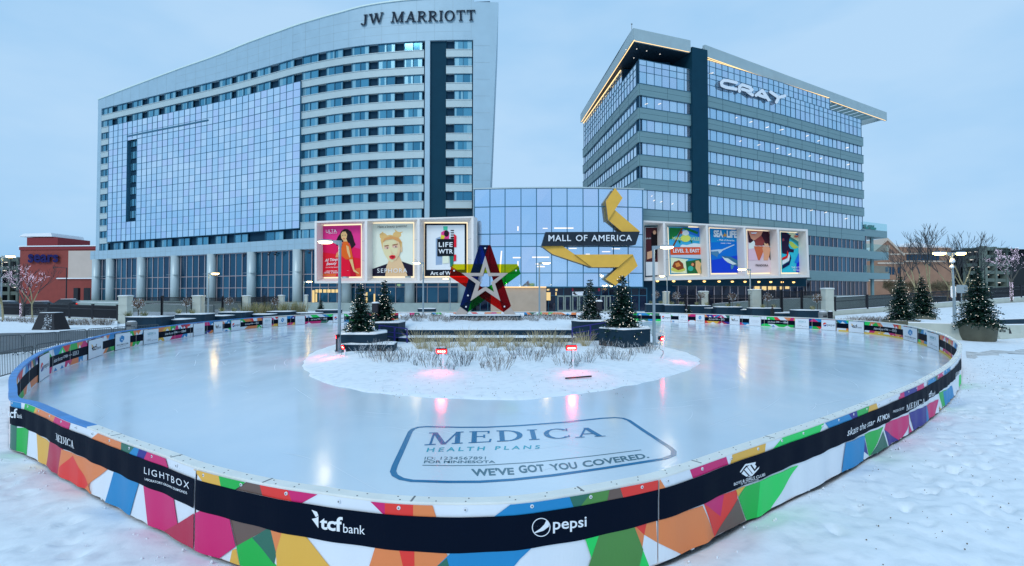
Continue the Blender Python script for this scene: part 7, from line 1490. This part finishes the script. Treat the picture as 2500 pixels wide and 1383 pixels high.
mb = MB(); slab(mb, SE, A(167), A(250), SE.z(167, 679), SE.z(167, 613), 0, .25, 0, .02); mb.build('panel', M_STUC, st); mb = MB(); slab(mb, SE, A(140), A(250), SE.z(167, 681.5), SE.z(167, 679), 0, .6, 0, .02); mb.build('snow_edge', M_CAP, st)
mb = MB(); slab(mb, SE, A(48), A(124), SE.z(47, 601), SE.z(47, 579), -14, -2, 0, .02); mb.build('roof_tower', M_BRICK2, st); mb = MB(); p_ = [SE.pt(x, y, -1.5) for x, y in ((46, 578), (127, 578), (124, 569), (58, 571))]; mb.prism(p_, Vector((0, 13, 0))); mb.build('tower_roof', M_CAP, st)
for x0 in (188, 213): mb = MB(); c = SE.pt(x0, 705, 4); mb.box(-.7, .7, -.5, .5, 0, 5.2, 0, 0, (c.x, c.y, 0)); mb.build('pier', M_BLK, st)
sg = thing('facade_lettering', 'dark blue rounded lower case store name on the red brick wall', 'sign', SE.pt(105, 641, .4)); wall_text('lettering', SE, 'sears', [(68, 620.5), (142, 622), (142, 641), (68, 642)], .3, mat('blue sign face', base(24, 30, 92), .5, spec=.1), sg, .5, bold=.03)
GW = Wall([(2050, 196), (2340, 206)]); gb = thing('brick_building', 'brown brick building with a pale edged gable behind the office terraces', 'building', GW.P3(A(2200), 0, 0))
mb = MB(); mb.prism([GW.pt(x, y, 0) for x, y in ((2100, 735), (2100, 640), (2167.7, 584), (2206, 622), (2206, 735))], Vector((0, 25, 0))); mb.build('gable_wall', M_BRN, gb)
mb = MB(); slab(mb, GW, A(2206), A(2330), 0, GW.z(2206, 603), -30, -1, 0, .02); mb.build('wall', M_BRN, gb)
mb = MB(); mb.prism([GW.pt(x, y, .5) for x, y in ((2096, 641), (2167.7, 581), (2210, 622), (2208, 626), (2167.7, 587), (2098, 646))], Vector((0, 26, 0))); mb.build('gable_edge', M_BAND, gb)
mb = MB(); mb.prism([GW.pt(x, y, -2) for x, y in ((2110, 606), (2192, 602), (2232, 592), (2300, 602), (2330, 606), (2330, 612), (2110, 622))], Vector((0, 20, 0))); mb.build('roof', M_CAP, gb)
for y0, y1, x0, x1 in ((619.5, 623, 2168, 2198), (641, 645, 2143, 2206), (684, 687, 2118, 2206), (618, 620.5, 2206, 2310), (637, 640, 2206, 2310)):
    mb = MB(); mb.prism([GW.pt(x, y, .25) for x, y in ((x0, y1), (x1, y1), (x1, y0), (x0, y0))], Vector((0, .5, 0))); mb.build('stone_band', M_BAND, gb)
for x0, x1, y0, y1 in [(2165, 2166.5, 600, 613), (2168, 2169.5, 599, 613), (2171, 2172.5, 600, 613)]: mb = MB(); mb.prism([GW.pt(x, y, .1) for x, y in ((x0, y1), (x1, y1), (x1, y0), (x0, y0))], Vector((0, .3, 0))); mb.build('louvre_slot', M_BAND, gb)
for x0, x1, y0, y1 in [(2170, 2176, 653, 671), (2178, 2184, 653, 671), (2192, 2197, 653, 668), (2162, 2168, 653, 664)] + [(2214 + 9 * k, 2221 + 9 * k, 622, 636) for k in range(9)]:
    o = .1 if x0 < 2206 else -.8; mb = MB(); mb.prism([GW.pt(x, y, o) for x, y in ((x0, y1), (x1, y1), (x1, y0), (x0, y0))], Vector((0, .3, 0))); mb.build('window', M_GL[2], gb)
def garage(lab, w, x0, x1, ytop, ybot, n, piers):
    g = thing('parking_garage', lab, 'parking garage', w.P3(A((x0 + x1) / 2), 0, 0)); zt, zb = w.z(x0, ytop), w.z(x0, ybot); hs = (zt - zb) / n
    mb = MB(); slab(mb, w, A(x0), A(x1), 0, zt - .8, -40, -2.5, 0, .02); mb.build('interior', M_GARD, g)
    for k in range(n + 1): mb = MB(); z = zt - k * hs; slab(mb, w, A(x0), A(x1), z - hs * .42, z, -2.6, 0, 0, .02); mb.build('deck', M_GAR, g)
    for px in piers: mb = MB(); slab(mb, w, A(px) - .002, A(px) + .002, 0, zt + .3, -2, .3, 0, .02); mb.build('pier', M_GAR, g)
    mb = MB()
    for _ in range(n * 5): px = R.uniform(x0 + 3, x1 - 3); k = R.randrange(n); c = w.P3(A(px), zt - (k + .5) * hs, -2.2); mb.box(-.9, .9, -.1, .1, -.12, .12, 0, 0, c)
    mb.build('deck_light', M_COLDW, g); return g
garage('multi storey parking garage with open decks at the far right', Wall([(2340, 236), (2403, 222), (2500, 236)]), 2352, 2487, 608, 700, 5, (2356, 2403, 2432, 2459, 2484)); garage('dark green parking garage at the far left edge behind the trees', Wall([(-120, 176), (60, 182)]), -100, 45, 628, 712, 4, (-60, -10, 22, 42))
# distant woods, cars, street lights, people
def woods(name, px0, px1, Y, h, n, seed):
    r = random.Random(seed); mb = MB()
    for _ in range(n):
        px = r.uniform(px0, px1); y = Y * r.uniform(.95, 1.2); c = Vector((X(px, y), y, 0)); hh = h * r.uniform(.5, 1.1); w = hh * r.uniform(.25, .45)
        for k in range(26):
            v = Vector((r.gauss(0, .45) * w, r.gauss(0, .45) * w, hh * r.uniform(.05, 1.0) * (1 - .3 * r.random()))); d = Vector((r.uniform(-1, 1), r.uniform(-.3, .3), r.uniform(-.3, 1))).normalized() * w * r.uniform(.3, .6); e = d.cross(Vector((0, 1, 0))).normalized() * w * .22
            mb.add([c + v - e, c + v + d * .5 - e * .7, c + v + d, c + v + d * .5 + e], [(0, 1, 2, 3)], r.randrange(2))
    tag(mb.build(name, [mat(name + ' dark', (.03, .045, .05), .9), mat(name + ' brown', (.06, .055, .05), .9)]), 'far band of bare dark woods on the horizon', None, None, 'stuff')
woods('woods', -400, 60, 330, 15, 150, 1); woods('woods', 2230, 2900, 320, 14, 260, 2)
M_CARP = [mat('car paint dark', (.012, .014, .018), .25, coat=.6), mat('car paint silver', (.25, .27, .3), .3, metal=.5), mat('car paint maroon', (.06, .012, .015), .3, coat=.6)]; M_TYRE = mat('tyre', (.012, .012, .013), .85); M_CGL = mat('car glass', (.01, .014, .02), .08, spec=.6); M_TAIL = emat('tail light', (1, .03, .02), 1.6)
def car(lab, loc, rz, m, s=1.0):
    t = thing('parked_car', lab, 'car', (0, 0, 0), 'cars on the street behind the railing'); L_, W_ = 4.5, 1.8
    lo = [(-2.25, .35), (-2.25, .8), (-2.1, .92), (-1.15, 1.0), (1.7, 1.05), (2.2, .95), (2.25, .4)]; up = [(-1.15, 1.0), (-.45, 1.52), (1.3, 1.55), (2.0, 1.05)]
    mb = MB(); mb.prism([(x, -W_ / 2, z) for x, z in lo], Vector((0, W_, 0))); mb.prism([(x, -W_ / 2 + .12, z) for x, z in ((-.5, 1.5), (-.42, 1.56), (1.28, 1.59), (1.36, 1.52))], Vector((0, W_ - .24, 0))); mb.build('body', m, t)
    mb = MB(); mb.prism([(x, -W_ / 2 + .08, z) for x, z in up], Vector((0, W_ - .16, 0))); mb.build('window', M_CGL, t)
    for x in (-1.4, 1.4):
        for y in (-W_ / 2 - .02, W_ / 2 - .2): mb = MB(); mb.tube([(x, y, .33), (x, y + .22, .33)], .33, 14); w = mb.build('wheel', M_TYRE, t); mb = MB(); yy = y - .012 if y < 0 else y + .222; mb.tube([(x, yy, .33), (x, yy + .012, .33)], .2, 10); mb.build('rim', M_GALV, w)
    for y in (-.75, .55): mb = MB(); mb.box(2.2, 2.27, y, y + .22, .75, .9); mb.build('tail_light', M_TAIL, t)
    mb = MB(); mb.prism([(x, -W_ / 2 + .2, z) for x, z in ((-.3, 1.6), (-.2, 1.66), (1.1, 1.68), (1.25, 1.6))], Vector((0, W_ - .4, 0))); mb.build('snow_cap', M_CAP, t); place(t, loc, rz, s)
car('dark car with snow on its roof behind the left railing, right of the pedestal', (X(160, 96), 96, .55), .1, M_CARP[0], 1.1); car('maroon car partly hidden by the violet lit tree', (X(95, 90), 90, .4), 0.0, M_CARP[2]); car('silver car at the far left behind the railing', (X(25, 92), 92, .4), 3.1, M_CARP[1])
car('dark car on the right street behind the spruces', (X(2290, 100), 100, 1.2), .2, M_CARP[0]); car('silver car on the right street near the road sign', (X(2440, 110), 110, 2.2), .3, M_CARP[1])
for lab, px, y0, y1, Y, arm in (('black street light with a long arm before the red store', 162, 654, 748, 100, -2.2), ('black street light with a long arm before the office podium', 1910, 681, 735, 88, 4.5), ('black street light before the brick building', 2199, 640, 735, 110, 4.0), ('small street light in front of the parking garage', 2405, 652, 725, 120, .8)):
    t = thing('street_light', lab, 'street light', (X(px, Y), Y, 0), 'black street lights on the street'); z = at(px, y0, Y).z; x = X(px, Y); mb = MB(); mb.tube([(x, Y, 0), (x, Y, z)], [.13, .08], 8); mb.build('pole', M_BLK, t); mb = MB(); mb.tube([(x, Y, z - .1), (x + arm, Y, z + .1)], .05, 6); mb.build('arm', M_BLK, t); mb = MB(); mb.box(x + arm - .4, x + arm + .4, Y - .15, Y + .15, z + .02, z + .16); mb.build('lamp_head', M_BLK, t)
def person(lab, loc, rz, coat, trousers, h=1.74):
    V = [(0, 0, .95), (0, .01, 1.18), (0, .0, 1.38), (0, -.01, 1.5), (0, -.02, 1.6), (0, -.03, 1.70), (-.1, 0, .9), (-.11, -.02, .5), (-.11, .03, .08), (-.11, -.12, .04), (.1, 0, .9), (.11, -.02, .5), (.11, .03, .08), (.11, -.12, .04), (-.2, 0, 1.42), (-.27, .03, 1.15), (-.22, -.16, .96), (.2, 0, 1.42), (.27, .03, 1.15), (.22, -.16, .96)]
    Ed = [(0, 1), (1, 2), (2, 3), (3, 4), (4, 5), (0, 6), (6, 7), (7, 8), (8, 9), (0, 10), (10, 11), (11, 12), (12, 13), (2, 14), (14, 15), (15, 16), (2, 17), (17, 18), (18, 19)]
    Rr = [.17, .18, .19, .08, .1, .09, .11, .085, .06, .055, .11, .085, .06, .055, .1, .08, .05, .1, .08, .05]
    t = thing('person', lab, 'person', (0, 0, 0)); me = bpy.data.meshes.new('body'); me.from_pydata(V, Ed, []); o = bpy.data.objects.new('body', me); COL.objects.link(o); o.parent = t; me.materials.append(trousers)
    md = o.modifiers.new('Skin', 'SKIN'); sv = me.skin_vertices[0].data
    for i, r_ in enumerate(Rr): sv[i].radius = (r_, r_ * .85)
    sv[0].use_root = True; o.modifiers.new('Sub', 'SUBSURF').render_levels = 1
    mb = MB(); n = 14
    prof = [(.27, .2, .55), (.25, .19, .95), (.25, .2, 1.2), (.27, .2, 1.38), (.16, .14, 1.5), (.1, .1, 1.54)]; vs = [(a * math.cos(k * 2 * math.pi / n), b * math.sin(k * 2 * math.pi / n), z) for a, b, z in prof for k in range(n)]
    mb.add(vs, [(j * n + k, j * n + (k + 1) % n, (j + 1) * n + (k + 1) % n, (j + 1) * n + k) for j in range(len(prof) - 1) for k in range(n)]); mb.build('coat', coat, t, True)
    mb = MB(); mb.lathe([(.115, 1.66), (.125, 1.72), (.1, 1.8), (.03, 1.83)], (0, -.02, 0), 12); mb.build('hat', coat, t, True); mb = MB(); mb.lathe([(.05, 1.56), (.095, 1.62), (.1, 1.69), (.08, 1.74)], (0, -.04, 0), 12); mb.build('face', mat('skin', (.45, .26, .18), .6), t, True); place(t, loc, rz, h / 1.8)
person('person in a long black coat and black hat standing behind the right boards', (X(1885, 66.5 - 2.5), 64, 0), .4, mat('black coat', (.008, .01, .012), .8), M_BLK, 1.78)
person('person in a dark coat walking to the mall entrance doors', (X(1353, 86), 86, .02), 2.6, mat('dark coat', (.012, .014, .03), .8), M_BLK)
# crumbs of snow and grit lying about
r = random.Random(4); mb = MB(); mg = MB()
for _ in range(900):
    a = r.uniform(0, RING.L); o = abs(r.gauss(.1, .3)) + .06; p = RING.P(a, .015, o)
    if p.y < 30: mb.octa(p, r.uniform(.008, .028))
for _ in range(150):
    px, py = r.uniform(2360, 2520), r.gauss(900, 30)
    if py > 866: mg.octa(gnd(px, py, .09), r.uniform(.006, .018))
for _ in range(160): px, py = r.uniform(900, 1560), r.uniform(905, 972); mg.octa(onisle(px, py) + Vector((0, 0, .01)), r.uniform(.006, .016))
for _ in range(90): px, py = r.uniform(2100, 2500), r.uniform(930, 1380); mg.octa(gnd(px, py, .08), r.uniform(.006, .014))
tag(mb.build('snow_crumbs', M_SNOWW, None, True), kind='stuff'); tag(mg.build('dirt', M_TWIGB), kind='stuff')
mb = MB(); p, q = onisle(1380, 926), onisle(1444, 921); mb.beam(p + Vector((0, 0, .03)), q + Vector((0, 0, .03)), .05, .05); tag(mb.build('timber_strip', M_BLK), 'thin dark strip lying in the snow at the front of the island', 'strip')
